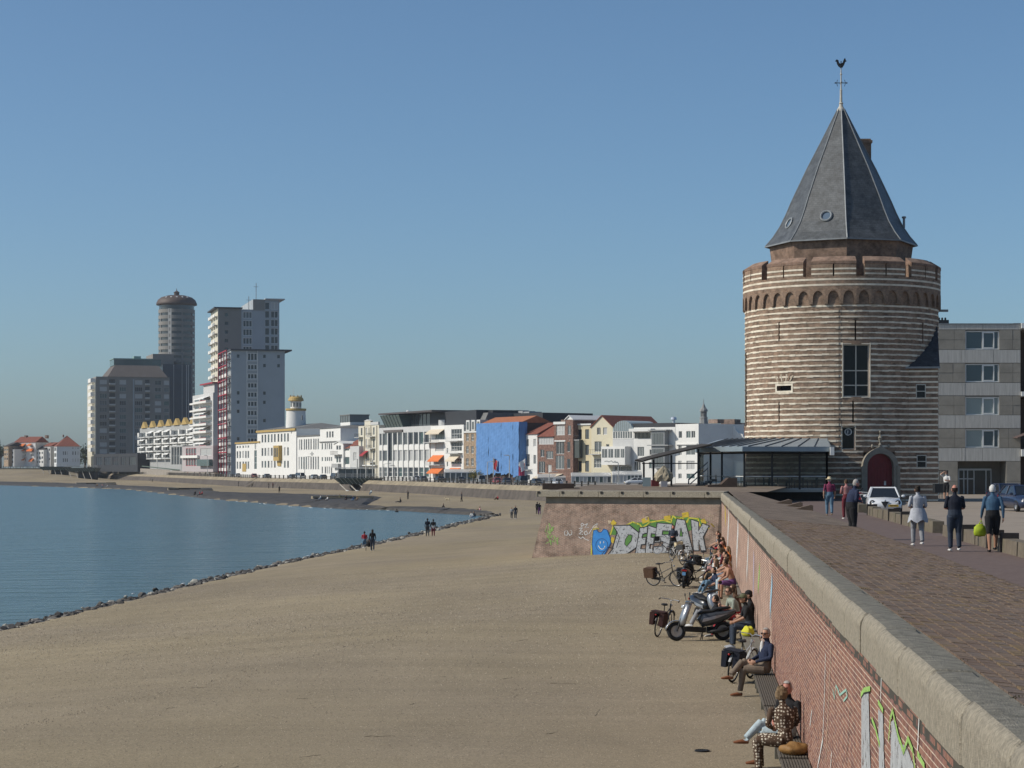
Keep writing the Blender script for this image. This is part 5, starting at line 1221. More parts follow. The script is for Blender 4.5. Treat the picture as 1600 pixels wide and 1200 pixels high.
# --- white flats with orange awnings
b = Bld('white_flats', 'white seaside flats with orange awnings and balconies', **F(673, 724.5), top=664.5, depth=14, m=WHITE)
for y0, y1 in ((255, 330), (355, 425), (480, 525)):
    b.win(X4(700), X4(768), Y4(y0), Y4(y1), cols=4, glass=FG[2] if y0 == 355 else None); b.win(X4(825), X4(908), Y4(y0), Y4(y1), cols=4, rows=2, glass=FG[0])
b.win(X4(790), X4(800), Y4(400), Y4(440)); b.win(X4(790), X4(800), Y4(500), Y4(545)); b.win(X4(835), X4(905), Y4(580), Y4(640), cols=3); b.win(X4(700), X4(765), Y4(600), Y4(640), cols=3)
for y in (345, 440): b.balcony(X4(815), X4(912), Y4(y), glass=True)
b.balcony(X4(650), X4(772), Y4(352), out=1.8); b.balcony(X4(655), X4(770), Y4(530))
b.awning(X4(662), X4(772), Y4(252), Y4(283), CREAMF); b.awning(X4(682), X4(768), Y4(455), Y4(498), ORANGE); b.awning(X4(675), X4(768), Y4(555), Y4(592), ORANGE); b.awning(X4(820), X4(895), Y4(458), Y4(498), CREAMF); b.awning(X4(820), X4(900), Y4(556), Y4(575), ORANGE, 1.)
b.close()
b = Bld('mansard_house', 'tan brick house with grey mansard roof and white dormers', **F(724.5, 750), top=Y4(275), depth=13, m=BRKL)
for x in (951, 991, 1031):
    for y0, y1 in ((290, 345), (385, 442), (480, 540)): b.win(X4(x) - 2.0, X4(x) + 2.0, Y4(y0), Y4(y1), cols=2, rows=2, glass=FG[1])
b.cornice(Y4(268), Y4(280)); q = MB(); zt = b.lz(645); W_ = b.w; q.hexa([(0, .05, b.h + .02), (W_, .05, b.h + .02), (W_, 13, b.h + .02), (0, 13, b.h + .02)], [(.8, 2.6, zt), (W_ - .5, 2.6, zt), (W_ - .5, 12, zt), (.8, 12, zt)]); b.part('mansard_roof', q, SLAT)
for x in (957, 998, 1040): d = b.pbox('dormer', X4(x) - 2.6, X4(x) + 2.6, Y4(182), Y4(265), -.1, 2.2, WF); b.pbox('dormer_pane', X4(x) - 1.5, X4(x) + 1.5, Y4(195), Y4(255), -.16, -.11, FG[1], d)
b.win(X4(935), X4(1030), Y4(560), Y4(640), cols=4, glass=FG[0]); b.close()
for i, y in enumerate((643, 641)): b.pbox('chimney', 738 + i * 3, 744 + i * 4, y, 646, 4, 6, DARKB)
# --- scaffolded house under blue sheeting
b = Bld('sheeted_house', 'scaffolded house wrapped in bright blue sheeting', **F(749, 813, -2), top=Y4(205), depth=9, m=mat('dark_brick_side', (.075, .052, .045), .9, .15, 1), cat='building')
b.front = []; b.close()
blue = mat('blue_sheet', (.10, .22, .45), .7, .09, .25); blue.node_tree.nodes['Principled BSDF'].inputs['Roughness'].default_value = .65
def sheet(name, p0, p1, z0, z1, nx, nz, seed):
    rs = random.Random(seed); q = MB(); V = []
    d = (p1 - p0); n_ = Vector((d.y, -d.x)).normalized(); ph = [rs.uniform(0, 6) for _ in range(6)]
    for i in range(nx + 1):
        for j in range(nz + 1):
            u, v = i / nx, j / nz; a = p0 + d * u
            off = .9 + .06 * math.sin(u * 29 + ph[0]) * math.sin(v * 7 + ph[1]) + .05 * math.sin(u * 11 + v * 23 + ph[2]) + rs.uniform(-.025, .025)
            V.append((a.x + n_.x * off, a.y + n_.y * off, z0 + (z1 - z0) * v + (rs.uniform(-.35, .35) if j == 0 else 0)))
    q._a(V, [(i * (nz + 1) + j, (i + 1) * (nz + 1) + j, (i + 1) * (nz + 1) + j + 1, i * (nz + 1) + j + 1) for i in range(nx) for j in range(nz)]); return q.build(name, blue, b.o, smooth=False)
W_ = b.w; zt = b.lz(660.5); xs = [b.lx(749), b.lx(768), b.lx(788), b.lx(806.5)]
for i in range(3): sheet('blue_sheet', Vector((xs[i] + .03, 0)), Vector((xs[i + 1] - .03, 0)), 2.0, zt, 10, 16, 40 + i)
sheet('blue_sheet', Vector((xs[3] + .03, 0)), Vector((W_ + .9, 0)), 1.2, zt, 6, 16, 47); sheet('blue_sheet', Vector((W_ + .02, -.8)), Vector((W_ + .02, 1.4)), 1.5, zt, 3, 14, 49)
for x in xs + [W_]: b.box('scaffold_pole', x - .06, x + .06, -.8, -.68, 0, zt, WFD)
b.gable_x(650.5, TILEO, ov=0)
b = Bld('dark_block', 'black flat-roofed block with roof plant behind the orange tiled roof', A=fp(766, 18), B=fp(848, 22), top=646, depth=16, m=DARKB)
for px0, px1, y0 in ((772, 784, 642), (786, 792, 640), (793, 802, 641.5), (803, 812, 643)): b.pbox('roof_plant', px0, px1, y0, 646.2, 3, 7, mat('plant_grey', (.30, .31, .32), .6, .1))
b.close()
# --- row of town houses
b = Bld('narrow_house', 'tall narrow white house right of the blue sheeting, with a red roof', **F(817.5, 839.5), top=Y5(290), depth=12, m=WHITE)
b.grid([X5(120), X5(178)], [(Y5(330), Y5(388)), (Y5(455), Y5(525))], 4.2, cols=2); b.win(X5(92), X5(138), Y5(448), Y5(545), cols=3, glass=FG[0]); b.win(X5(105), X5(140), Y5(610), Y5(650), cols=2); b.balcony(X5(85), X5(150), Y5(570), out=1.); b.gable_x(660, TILE); b.close()
b = Bld('brick_house', 'red brick house with white windows under a red tiled roof', **F(839.5, 866), top=Y5(308), depth=12, m=BRK)
b.win(X5(205), X5(325), Y5(318), Y5(372), cols=6, glass=FG[2]); b.win(X5(222), X5(252), Y5(412), Y5(470), cols=2); b.win(X5(268), X5(322), Y5(425), Y5(485), cols=3); b.win(X5(208), X5(258), Y5(505), Y5(595), cols=3); b.win(X5(278), X5(308), Y5(530), Y5(590), cols=2); b.win(X5(208), X5(258), Y5(630), Y5(680), cols=2)
b.gable_x(660.5, TILE); b.pbox('chimney', X5(282), X5(322), Y5(178), Y5(245), 4, 6, BRK); b.awning(X5(240), X5(400), Y5(600), Y5(628), CREAMF, 3); b.close()
b = Bld('brick_house', 'dark brick town house with large white windows and white cornice', **F(866, 884), top=Y5(198), depth=12, m=BRK)
b.cornice(Y5(195), Y5(215)); b.win(X5(345), X5(412), Y5(224), Y5(300), cols=3, rows=2, glass=FG[2]); b.win(X5(345), X5(408), Y5(350), Y5(448), cols=3, glass=FG[0]); b.win(X5(340), X5(408), Y5(460), Y5(565), cols=3, glass=FG[1]); b.win(X5(345), X5(400), Y5(610), Y5(680), cols=3); b.pbox('white_band', X5(335), X5(420), Y5(340), Y5(350), -.15, -.005, WF); b.close()
b = Bld('brick_house', 'narrow brick house with a small white pediment', **F(884, 895.5, -2), top=Y5(178), depth=12, m=BRK)
b.gable_y(Y5(150), WF, WHITE); b.win(X5(435), X5(462), Y5(225), Y5(298), cols=2); b.win(X5(432), X5(456), Y5(352), Y5(430)); b.win(X5(430), X5(455), Y5(485), Y5(560)); b.close()
b = Bld('cream_house', 'pale yellow house with dark balconies and gold window frames', **F(895.5, 924), top=Y5(212), depth=12, m=CREAM)
for y0, y1 in ((255, 330), (375, 455), (500, 585)): b.win(X5(490), X5(545), Y5(y0), Y5(y1), cols=2, glass=FG[0], frame=WFD if y0 < 500 else GOLD); b.win(X5(572), X5(602), Y5(y0), Y5(y1), cols=2, frame=WFD, glass=FG[1])
bx = b.pbox('dark_bay', X5(478), X5(552), Y5(335), Y5(478), -1.2, -.01, mat('bay_dark', (.07, .08, .075), .5, .1)); b.balcony(X5(475), X5(552), Y5(335)); b.cornice(Y5(210), Y5(222), WF); b.win(X5(480), X5(600), Y5(610), Y5(680), cols=4); b.close()
b = Bld('cream_gable_house', 'pale yellow house with a broad gable and long red roof', **F(924, 957.5), top=Y5(235), depth=18, m=mat('render_primrose', (.60, .55, .41), .85, .05, .5))
b.gable_y(650, TILE, b.m); b.win(X5(664), X5(692), Y5(240), Y5(296), cols=2); b.win(X5(712), X5(742), Y5(240), Y5(296), cols=2); b.win(X5(645), X5(700), Y5(348), Y5(430), cols=2, glass=FG[1]); b.win(X5(735), X5(760), Y5(370), Y5(415)); b.win(X5(640), X5(698), Y5(482), Y5(555), cols=3, rows=2, glass=FG[1]); b.balcony(X5(625), X5(712), Y5(446)); b.win(X5(640), X5(760), Y5(600), Y5(680), cols=5); b.close()
b = Bld('arch_house', 'white house with a grey barrel-arched attic and projecting bay', **F(957.5, 990), top=Y5(328), depth=12, m=PALE)
q = MB(); x0, x1 = b.lx(X5(790)), b.lx(X5(948)); zc_ = b.lz(Y5(268)); rr = (x1 - x0) / 2; hh = b.lz(Y5(186)) - zc_
q.ext([(x0 + rr - rr * math.cos(math.pi * t / 12), -.1, zc_ + hh * math.sin(math.pi * t / 12)) for t in range(13)], (0, 9, 0)); at = b.part('barrel_attic', q, mat('attic_zinc', (.30, .36, .38), .5, .1))
for i in range(9): t = (i + 1) / 10; b.box('attic_rib', x0 + (x1 - x0) * t - .06, x0 + (x1 - x0) * t + .06, -.18, -.11, zc_, zc_ + hh * math.sin(math.acos(1 - 2 * t)) - .05, SLAT, at)
w_ = b.box('attic_front', 0, b.w, -.05, 8, b.h + .01, zc_, WHITE); 
for i in range(8): b.box('attic_pane', b.lx(X5(792 + i * 19)), b.lx(X5(805 + i * 19)), -.09, -.055, b.lz(Y5(322)), b.lz(Y5(272)), FG[1], w_)
by = b.pbox('white_bay', X5(745), X5(930), Y5(388), Y5(532), -2.2, -.01, WHITE)
for x0, x1 in ((752, 792), (802, 838), (850, 888), (898, 925)): b.pbox('bay_pane', X5(x0), X5(x1), Y5(408), Y5(474), -2.25, -2.205, FG[1], by); b.pbox('bay_bar', X5((x0 + x1) / 2) - .25, X5((x0 + x1) / 2) + .25, Y5(408), Y5(474), -2.3, -2.255, WF, by)
sg = [(772, 505), (790, 502), (806, 508), (824, 500), (838, 512), (856, 503)]
q = MB(); stroke(q, [(b.lx(X5(x)), -2.22, b.lz(Y5(y))) for x, y in sg], .22, 0, (0, -1, 0)); b.part('sign_script', q, GREYR, by)
b.win(X5(800), X5(935), Y5(540), Y5(580), cols=3, glass=FG[0]); b.win(X5(790), X5(940), Y5(600), Y5(680), cols=5); b.close()
b = Bld('balcony_house', 'white house with a dark glazed balcony column and flat black roof', **F(990, 1055), top=Y5(238), depth=12, m=WHITE)
b.win(X5(957), X5(1082), Y5(278), Y5(325), cols=4, glass=FG[0], frame=WFD); b.pbox('white_canopy', X5(945), X5(1115), Y5(248), Y5(270), -1.6, -.01, WHITE); b.win(X5(980), X5(1032), Y5(390), Y5(465), cols=3, glass=FG[1]); b.win(X5(1075), X5(1096), Y5(412), Y5(455)); b.win(X5(952), X5(1005), Y5(505), Y5(575), cols=3); b.win(X5(1070), X5(1090), Y5(510), Y5(560))
bc = b.pbox('balcony_column', X5(1125), X5(1228), Y5(262), Y5(560), -1.8, -.01, mat('column_grey', (.22, .23, .235), .5, .1))
for y0, y1 in ((285, 370), (410, 440), (470, 545)):
    for i in range(4): b.pbox('column_pane', X5(1132 + i * 22), X5(1150 + i * 22), Y5(y0), Y5(y1), -1.86, -1.805, FG[1], bc)
b.pbox('balcony_slab', X5(1098), X5(1260), Y5(376), Y5(384), -2.2, -.02, GREYR); b.pbox('balcony_slab', X5(1105), X5(1250), Y5(258), Y5(266), -2.2, -.02, GREYR); b.box('black_roof', -1, b.w, .5, 11, b.h + .01, b.lz(Y5(205)), DARKB)
q = MB(); x = b.lx(X5(1164)); q.lathe([(.35, b.lz(Y5(205))), (.35, b.lz(Y5(178))), (.75, b.lz(Y5(176))), (.6, b.lz(Y5(158))), (.01, b.lz(Y5(152)))], 12, c=(x, 5, 0)); b.part('roof_vent', q, mat('vent_steel', (.55, .57, .6), .3, .05, metal=.6)); b.close()
b = Bld('white_block', 'tall plain white house with paired windows, its right side in shade', A=fp(1055.5, 0), B=fp(1091.5, -2), top=Y5(212), depth=14, m=WHITE)
for x, w_ in ((1315, 26), (1378, 34), (1416, 30)): b.win(X5(x) - w_ / 10, X5(x) + w_ / 10, Y5(268), Y5(322), cols=2 if w_ > 28 else 1)
for x, w_ in ((1312, 26), (1395, 70)): b.win(X5(x) - w_ / 10, X5(x) + w_ / 10, Y5(378), Y5(455), cols=2, glass=FG[1])
for x, w_ in ((1312, 26), (1395, 64)): b.win(X5(x) - w_ / 10, X5(x) + w_ / 10, Y5(500), Y5(570), cols=2, glass=FG[2]); b.win(X5(x) - w_ / 10, X5(x) + w_ / 10, Y5(600), Y5(640), cols=2)
b.pbox('white_band', X5(1285), X5(1450), Y5(366), Y5(374), -.3, -.005, WHITE); b.close(); b.pbox('chimney', X5(1380), X5(1452), Y5(174), Y5(206), 6, 8, BRK)
b = Bld('grey_block', 'low pale grey block between the white house and the tower', A=fp(1091, 20), B=fp(1168, 20), top=Y6(240), depth=12, m=PALE); b.win(X6(480), X6(520), Y6(260), Y6(320), cols=2); b.close()
b = Bld('dark_brick_house', 'dark brick house with chimneys behind the white curved gable', A=fp(1120, 34), B=fp(1172, 34), top=Y6(128), depth=12, m=BRK); b.hip(Y6(100), TILED, inset=6); b.close(); b.pbox('chimney', X6(582), X6(690), Y6(72), Y6(130), 3, 6, BRK)
b = Bld('curved_gable_house', 'white house with a bell-shaped curved gable left of the tower', A=fp(1128.5, 10), B=fp(1162, 10), top=Y6(215), depth=10, m=WHITE)
q = MB(); gp = [(645, 215), (650, 190), (680, 180), (697, 160), (705, 135), (722, 122), (740, 135), (748, 160), (768, 182), (802, 195), (808, 215)]; q.ext([(b.lx(X6(x)), -.05, b.lz(Y6(y))) for x, y in gp][::-1], (0, .6, 0)); b.part('curved_gable', q, WHITE); b.win(X6(695), X6(712), Y6(236), Y6(262)); b.win(X6(725), X6(742), Y6(236), Y6(262)); b.close()
# church lantern beyond the roofs
ch = thing('church_spire', 'grey open church lantern with pointed spire rising behind the roofs', 'tower', (PX(1099.5, 640), 640, Z_FAR)); k_ = 640 / FPX; zz = lambda py: PZ(py, 640) - Z_FAR
q = MB(); q.lathe([(1.6, 0), (1.5, zz(664)), (1.2, zz(655)), (1.25, zz(652)), (.9, zz(651))], 8); q.build('stem', mat('spire_grey', (.22, .225, .22), .8, .15, 1), ch)
for i in range(8): a = i * .785; q = MB(); q.tube([(.85 * math.cos(a), .85 * math.sin(a), zz(652)), (.85 * math.cos(a), .85 * math.sin(a), zz(643))], .14, 5); q.build('column', MATS['spire_grey'], ch)
q = MB(); q.lathe([(.5, zz(652)), (.5, zz(643)), (1.3, zz(643)), (1.2, zz(640)), (.7, zz(637)), (.45, zz(634)), (.12, zz(630)), (.05, zz(624)), (.001, zz(622))], 8); q.build('lantern', MATS['spire_grey'], ch)

# --- glass conservatories and terraces along the street
def conservatory(name, label, px0, px1, py, Y, depth=3.2, nb=6, h=None):
    A = Vector((PX(px0, Y), Y)); B = Vector((PX(px1, Y), Y)); t = thing(name, label, 'conservatory', (A.x, A.y, Z_FAR)); W_ = B.x - A.x; h = PZ(py, Y) - Z_FAR
    for i in range(nb + 1):
        x = W_ * i / nb; q = MB(); q.box(x - .08, -.08, 0, x + .08, .08, h); q.build('post', WF, t)
        q = MB(); q.tube([(x, 0, h), (x, depth, h + .7)], .07, 4); q.build('rafter', WF, t)
    for i in range(nb): q = MB(); q.poly([(W_ * i / nb + .09, 0, .3), (W_ * (i + 1) / nb - .09, 0, .3), (W_ * (i + 1) / nb - .09, 0, h - .1), (W_ * i / nb + .09, 0, h - .1)]); q.build('pane', rw.choice([FG[1], FG[2], FG[3]]), t)
    q = MB(); q.box(0, -.12, h - .12, W_, .1, h + .08); q.box(0, -.1, 0, W_, .05, .3); q.build('beam', WF, t); q = MB(); q.poly([(0, 0, h + .09), (W_, 0, h + .09), (W_, depth, h + .8), (0, depth, h + .8)]); q.build('roof_glass', FG[2], t); return t
conservatory('conservatory', 'long white framed glass conservatory in front of the yellow houses', 893, 955, 744, 462, nb=10)
conservatory('conservatory', 'glass conservatory in front of the arched attic house', 957, 1003, 742, 458, nb=8)
conservatory('conservatory', 'white porch conservatory at the foot of the brick houses', 840, 887, 746, 482, nb=5)
conservatory('conservatory', 'terrace conservatory left of the blue sheeted house', 695, 747, 738, 515, nb=6)
conservatory('conservatory', 'white glass porch in front of the cream ornate house', 527, 575, 738, 596, nb=7)

# ================================================================ HIGH-RISES
FLAT = mat('flat_grey', (.34, .37, .39), .85, .08, .15); FLATB = mat('flat_taupe', (.24, .23, .21), .85, .08, .15); TAUPE = mat('tower_taupe', (.215, .205, .19), .85, .1, .2)
REDP = mat('red_steel', (.33, .03, .05), .6, .05); DK = mat('slab_dark', (.06, .065, .075), .7, .1)  # dark blue-grey of roof edges, floor lines and some window frames
def perp_B(A, dirx, px):                     # walk from A along dirx until column px
    r = (px - 800) / FPX; t = (r * A.y - A.x) / (dirx.x - r * dirx.y); return A + dirx * t
DX = Vector((50, 12.7)).normalized()
A_ = Vector((PX(361, 765), 765))
b = Bld('white_tower_flats', 'slab of grey high-rise flats with red framed balconies on its lit edge', A_, perp_B(A_, DX, 445), 548, 29, FLAT, cat='high-rise'); bA = b
rows = [(551.5 + 14.35 * i, 562.5 + 14.35 * i) for i in range(13)]
for i, (y0, y1) in enumerate(rows):
    b.win(386.5, 402, y0 + 3.4 if i else y0, y1 + 1.2, cols=3, rows=1, glass=FG[0], frame=WF, fb=.28)
    if i in (0, 4, 5, 6, 9, 10, 12): b.win(370, 374.4, y0 + 2.5, y1 - 3, fb=.06, frame=FLAT, glass=FG[0])
    if i in (0, 1, 4, 5, 7, 9, 11): b.win(411, 415.4, y0 + 2.5, y1 - 3, fb=.06, frame=FLAT, glass=FG[0])
    if i in (0, 1): b.win(433, 437.6, y0 + 2.5, y1 - 3, fb=.06, frame=FLAT, glass=FG[0])
    b.pbox('bay_band', 385.6, 402.8, y1 + 1.3, y1 + 3.0, -.25, -.006, PALE)
for x in (385.2, 402): b.pbox('bay_edge', x, x + 1.1, 548.5, 738, -.35, -.006, WF)
b.box('roof_edge', -.3, b.w + 2.6, -.8, 29.5, b.h + .01, b.h + .55, DK); b.close()
for i in range(14):                                   # balconies on the lit face
    y = 548 + 13.45 * i + 6; z = b.lz(y + 7.2)
    if z < 1: continue
    for j in range(3):
        ya, yb = .9 + j * 9.4, .9 + j * 9.4 + 8.4
        q = MB(); q.box(-1.5, ya, z, -.01, yb, z + .25); q.box(-1.5, ya, z + .25, -1.42, yb, z + 1.15); q.build('balcony', rw.choice([WHITE, CONC_L, GREYR]), b.o)
        q = MB(); q.box(-.05, ya + 1, z + .35, -.004, yb - 1, z + 2.4); q.build('balcony_door', rw.choice([FG[0], FG[1], FG[2]]), b.o)
        if rw.random() < .4: q = MB(); q.ext([(-.03, ya + 1, z + 2.6), (-.03, yb - 2, z + 2.6), (-1.9, yb - 2, z + 1.9), (-1.9, ya + 1, z + 1.9)], (0, 0, -.06)); q.build('awning', rw.choice([FABW, FABW, CREAMF]), b.o)
for ya in (0, 9.5, 19, 28.5): b.box('red_post', -1.8, -1.45, ya, ya + .45, 0, b.h + .3, REDP)
for i in range(0, 15, 2): z = b.h + .2 - i * 2.72; b.box('red_beam', -1.85, -1.5, 0, 29, max(.2, z - .35), max(.6, z), REDP)
A_ = Vector((PX(341.5, 830), 830))
b = Bld('tall_tower_flats', 'taller block of flats with roof antennas behind the red framed slab', A_, perp_B(A_, DX, 377), 482, 27, FLATB, cat='high-rise')
for i in range(17):
    y = 489 + 13.5 * i
    b.win(351, 356.6, y, y + 5.6, fb=.08, frame=FLATB, glass=FG[0] if i % 4 else FG[3])
    z = b.lz(y + 6)
    for j in range(3): q = MB(); ya = 1 + j * 9; q.box(-1.6, ya, z, -.01, ya + 7, z + .25); q.box(-1.6, ya, z + .25, -1.5, ya + 7, z + 1.15); q.build('balcony', rw.choice([WHITE, WHITE, GREYR]), b.o); 
b.box('painted_lit_side', -.3, -.01, 0, 27, 0, b.h, IVORY); b.box('roof_edge', -1.8, b.w + .5, -.8, 27, b.h + .01, b.h + .5, DK); b.close()  # ivory strip paints sunlight onto the left face of the taupe block
A2 = Vector(b.B) + DX * .02; x395 = perp_B(A2, DX, 395)
c = Bld('tall_tower_flats', 'glazed stair bay of the tall flats, between taupe and grey shafts', A2, x395, 483.5, 40, FLAT, cat='high-rise')
for i in range(18): y = 487 + 13.5 * i; c.win(379.5, 394, y, y + 10.5, cols=3, glass=FG[0] if i else FG[1], fb=.22, frame=WF)
c.close()
A3 = x395 + DX * .02
d_ = Bld('tall_tower_flats', 'grey top shaft of the tall flats with antennas and wide windows', A3, perp_B(A3, DX, 436.5), 468, 40, FLAT, cat='high-rise')
for i in range(19): y = 472.5 + 13.3 * i; d_.win(414, 421, y, y + 11, glass=FG[0], fb=.12); d_.win(423, 434.5, y, y + 11, cols=2, glass=FG[2] if i == 0 else FG[0], fb=.18)
d_.box('roof_edge', d_.lx(414), d_.w + 2.2, -1, 40, d_.h + .01, d_.h + .4, PALE); d_.box('brown_shaft', d_.lx(396), d_.lx(413.5), -.25, -.005, d_.lz(485), d_.h, FLATB); d_.close()
for px, y0 in ((402.5, 441), (391, 462)): q = MB(); x = d_.lx(px); q.tube([(x, 5, d_.h - 4), (x, 5, d_.lz(y0))], .14, 5); q.box(x - 1, 4.9, d_.lz(y0 + 6), x + 1, 5.1, d_.lz(y0 + 5.5)); q.build('antenna', mat('antenna_grey', (.25, .26, .27), .5, 0), d_.o)
# --- round tower with copper dome
YS = 1160.; k_ = YS / FPX
rt_ = thing('round_tower_flats', 'tall round residential tower with a dark domed cap', 'high-rise', (PX(276, YS), YS, 5.0)); zz = lambda py: PZ(py, YS) - 5.0
r_ = 28.2 * k_; copper = mat('dome_copper', (.085, .06, .05), .6, .15, .2)
q = MB(); q.lathe([(r_ - .35, 0), (r_ - .35, zz(476))], 48); q.build('core', FG[0], rt_, smooth=True)
y = 484.5; lst = [(476, 478)]
while y < 700:
    q = MB(); y1 = y + 5.4
    q.lathe([(r_ - .4, zz(y1)), (r_, zz(y1)), (r_, zz(y)), (r_ - .4, zz(y))], 48); q.build('spandrel_ring', TAUPE, rt_, smooth=False); y += 9.55
for i in range(9):
    a = 2 * math.pi * i / 9 + .3; q = MB(); q.box(r_ - .38, -.4 if i % 3 else -1., zz(700), r_ - .03, .4 if i % 3 else 1., zz(484)); o = q.build('pier', TAUPE if i % 3 else CONC_L, rt_); o.rotation_euler = (0, 0, a)
q = MB(); q.lathe([(r_ - .2, zz(478)), (31.5 * k_, zz(477)), (31.5 * k_, zz(474.5)), (29 * k_, zz(469)), (24 * k_, zz(465)), (14 * k_, zz(462)), (5 * k_, zz(461.2)), (.01, zz(461))], 40); dm = q.build('dome', copper, rt_, smooth=True)
q = MB(); q.lathe([(4.2 * k_, zz(462)), (4.2 * k_, zz(457.5)), (5 * k_, zz(457)), (2 * k_, zz(455)), (.6 * k_, zz(454)), (.4 * k_, zz(451)), (.01, zz(450.5))], 12); q.build('dome_lantern', copper, dm)
for a in (-120, -100, -80, -60, -40): q = MB(); q.ell((24.5 * k_ * math.cos(R(a)), 24.5 * k_ * math.sin(R(a)), zz(466.3)), (.7, .5, .6), 6, 4); q.build('dome_light', WF, dm)
A_ = Vector((PX(254, 1120), 1120)); DX2 = Vector((50, 16)).normalized()
b = Bld('dark_tower_wing', 'dark glass wing rising below the round tower', A_, perp_B(A_, DX2, 299), 569, 40, mat('dark_glass_wall', (.045, .06, .08), .35, .12, .1), cat='high-rise', base=5.)
for px in (271, 284, 291, 294): b.pbox('light_mullion', px, px + .8, 570, 668, -.3, -.006, PALE if px > 285 else GREYR)
for i in range(9): b.pbox('floor_line', 255, 298, 578 + i * 11, 578.8 + i * 11, -.1, -.007, DK)
b.close(); b.pbox('upper_block', 240, 273, 553, 569, 3, 30, mat('upper_taupe', (.22, .205, .19), .85, .08, .2))
# --- wide grey block of flats
A_ = Vector((PX(150, 1040), 1040))
b = Bld('grey_flats', 'broad grey-brown apartment tower with mansard roof and green glazed top', A_, perp_B(A_, DX2, 265), 589, 36, TAUPE, cat='high-rise', base=5.)
zx, zy = zc(.15, 140, 540)
for i in range(11):
    y = 360 + 72 * i
    for x0, x1, cols in ((105, 180, 3), (312, 380, 3), (472, 550, 4), (680, 745, 2), (775, 828, 1)):
        if (x0 == 775 and i > 5): continue
        b.win(zx(x0), zx(x1), zy(y), zy(y + 46), cols=cols, glass=rw.choice([FG[1], FG[2], FG[3], FG[0]]), frame=rw.choice([GREYR, PALE, FLAT]), fb=.1)
    for x0, x1 in ((205, 265), (578, 624)):
        b.win(zx(x0), zx(x1), zy(y - 6), zy(y + 40), glass=FG[0], frame=DK, fb=.1); o = b.pbox('balcony', zx(x0) - .2, zx(x1) + .2, zy(y + 34), zy(y + 50), -1.5, -.01, CONC_L)
    if i < 12: z = b.lz(zy(y + 26)); q = MB(); q.box(-2.6, 1, z, -.01, 14, z + 2.0); q.build('white_balcony', WHITE, b.o)
b.box('painted_lit_side', -.5, -.01, 0, 36, 0, b.h - 3, IVORY); b.pbox('light_pier', zx(452), zx(464), zy(350), zy(1120), -.3, -.006, FLAT)  # sunlit left side put into the colour as an ivory strip
b.close()
q = MB(); x0, x1 = b.lx(168), b.lx(262); zt = b.lz(570); q.hexa([(x0, -.4, b.h + .01), (x1, -.4, b.h + .01), (x1, 34, b.h + .01), (x0, 34, b.h + .01)], [(x0 + 4.5, 6, zt), (x1 - 4, 6, zt), (x1 - 4, 28, zt), (x0 + 4.5, 28, zt)]); b.part('mansard_roof', q, mat('mansard_brown', (.115, .10, .092), .85, .1, .3))
gg = b.pbox('glazed_top', 181, 255, 560, 570, 8, 26, FG[3]); b.pbox('glazed_top_edge', 180, 243, 558.8, 560.2, 7.5, 26, mat('copper_green', (.20, .30, .28), .6, .1), gg); b.pbox('plant_room', 214, 225, 554.5, 559, 12, 20, MATS['copper_green'], gg)
# --- white row with gold gables
A_ = Vector((PX(218.5, 985), 985)); B_ = Vector((PX(302, 870), 870))
b = Bld('gold_gable_flats', 'low white flats with a row of gold triangular gables and balconies', A_, B_, 666, 14, GREYR, base=5.)
for i in range(7):
    px = 225.6 + 12.7 * i; x = b.lx(px); q = MB(); q.ext([(x - 6, -.6, b.h), (x + 6, -.6, b.h), (x, -.6, b.h + 3.0)], (0, 1.5, 0)); b.part('gold_gable', q, GOLD)
    for j in range(4):
        y0 = 674 + 11.6 * j; b.win(px - 4.2, px + 3.2, y0, y0 + 6.5, glass=rw.choice(FG[:2]), cols=2); b.pbox('white_pier', px - 6, px - 3.9, y0 - .5, y0 + 6, -1.5, -.01, WHITE); b.pbox('balcony', px - 5.5, px + 6, y0 + 6.8, y0 + 8.6, -1.7, -.01, rw.choice([WHITE, CONC_L]))
        if rw.random() < .5: b.awning(px - 3, px + 4, y0 - 2.4, y0 + .6, FABW, 1.8)
b.close()
A_ = Vector((PX(301, 850), 850)); B_ = Vector((PX(333, 810), 810))
b = Bld('terraced_flats', 'white stepped balcony flats with awnings and red edges', A_, B_, 616, 14, PALE, base=5.)
for j in range(8):
    y0 = 621 + 11.5 * j; b.win(304, 311, y0 + 2, y0 + 8, glass=FG[1]); b.win(314, 329, y0 + 2, y0 + 8, cols=3, glass=FG[1])
    b.pbox('balcony', 302, 311, y0 + 7.5, y0 + 10, -1.6, -.01, WHITE); bl = b.pbox('balcony', 311.5, 331, y0 + 6.8, y0 + 10.2, -2.4, -.01, WHITE); b.pbox('red_edge', 320, 331, y0 + 6.2, y0 + 6.8, -2.45, -2.3, REDP, bl)
    if j % 2 == 0: b.awning(312, 328, y0 - .5, y0 + 3, FABW, 2.6)
b.close(); b.box('upper_terrace', b.lx(316), b.w, .5, 12, b.h + .01, b.lz(602), PALE); b.box('red_roof', b.lx(314), b.w + 1, -.5, 12, b.lz(602) + .01, b.lz(600), REDP)
b = Bld('glass_hall', 'low grey hall with dark glazing in front of the gold gable flats', Vector((PX(266, 872), 872)), Vector((PX(285, 848), 848)), 696, 10, GREYR, base=5.)
for i in range(4): b.win(268 + i * 4.3, 271.4 + i * 4.3, 698.5, 726, glass=FG[0], frame=GREYR, rows=2)
b.close()
b = Bld('pink_hall', 'low pale hall with red window frames near the red framed flats', Vector((PX(285, 838), 838)), Vector((PX(333, 792), 792)), 697, 10, mat('hall_mauve', (.40, .36, .36), .85, .05), base=5.)
for i in range(4): b.win(290.5 + i * 4.2, 294 + i * 4.2, 700, 728, rows=3, frame=REDP, glass=FG[1], fb=.22)
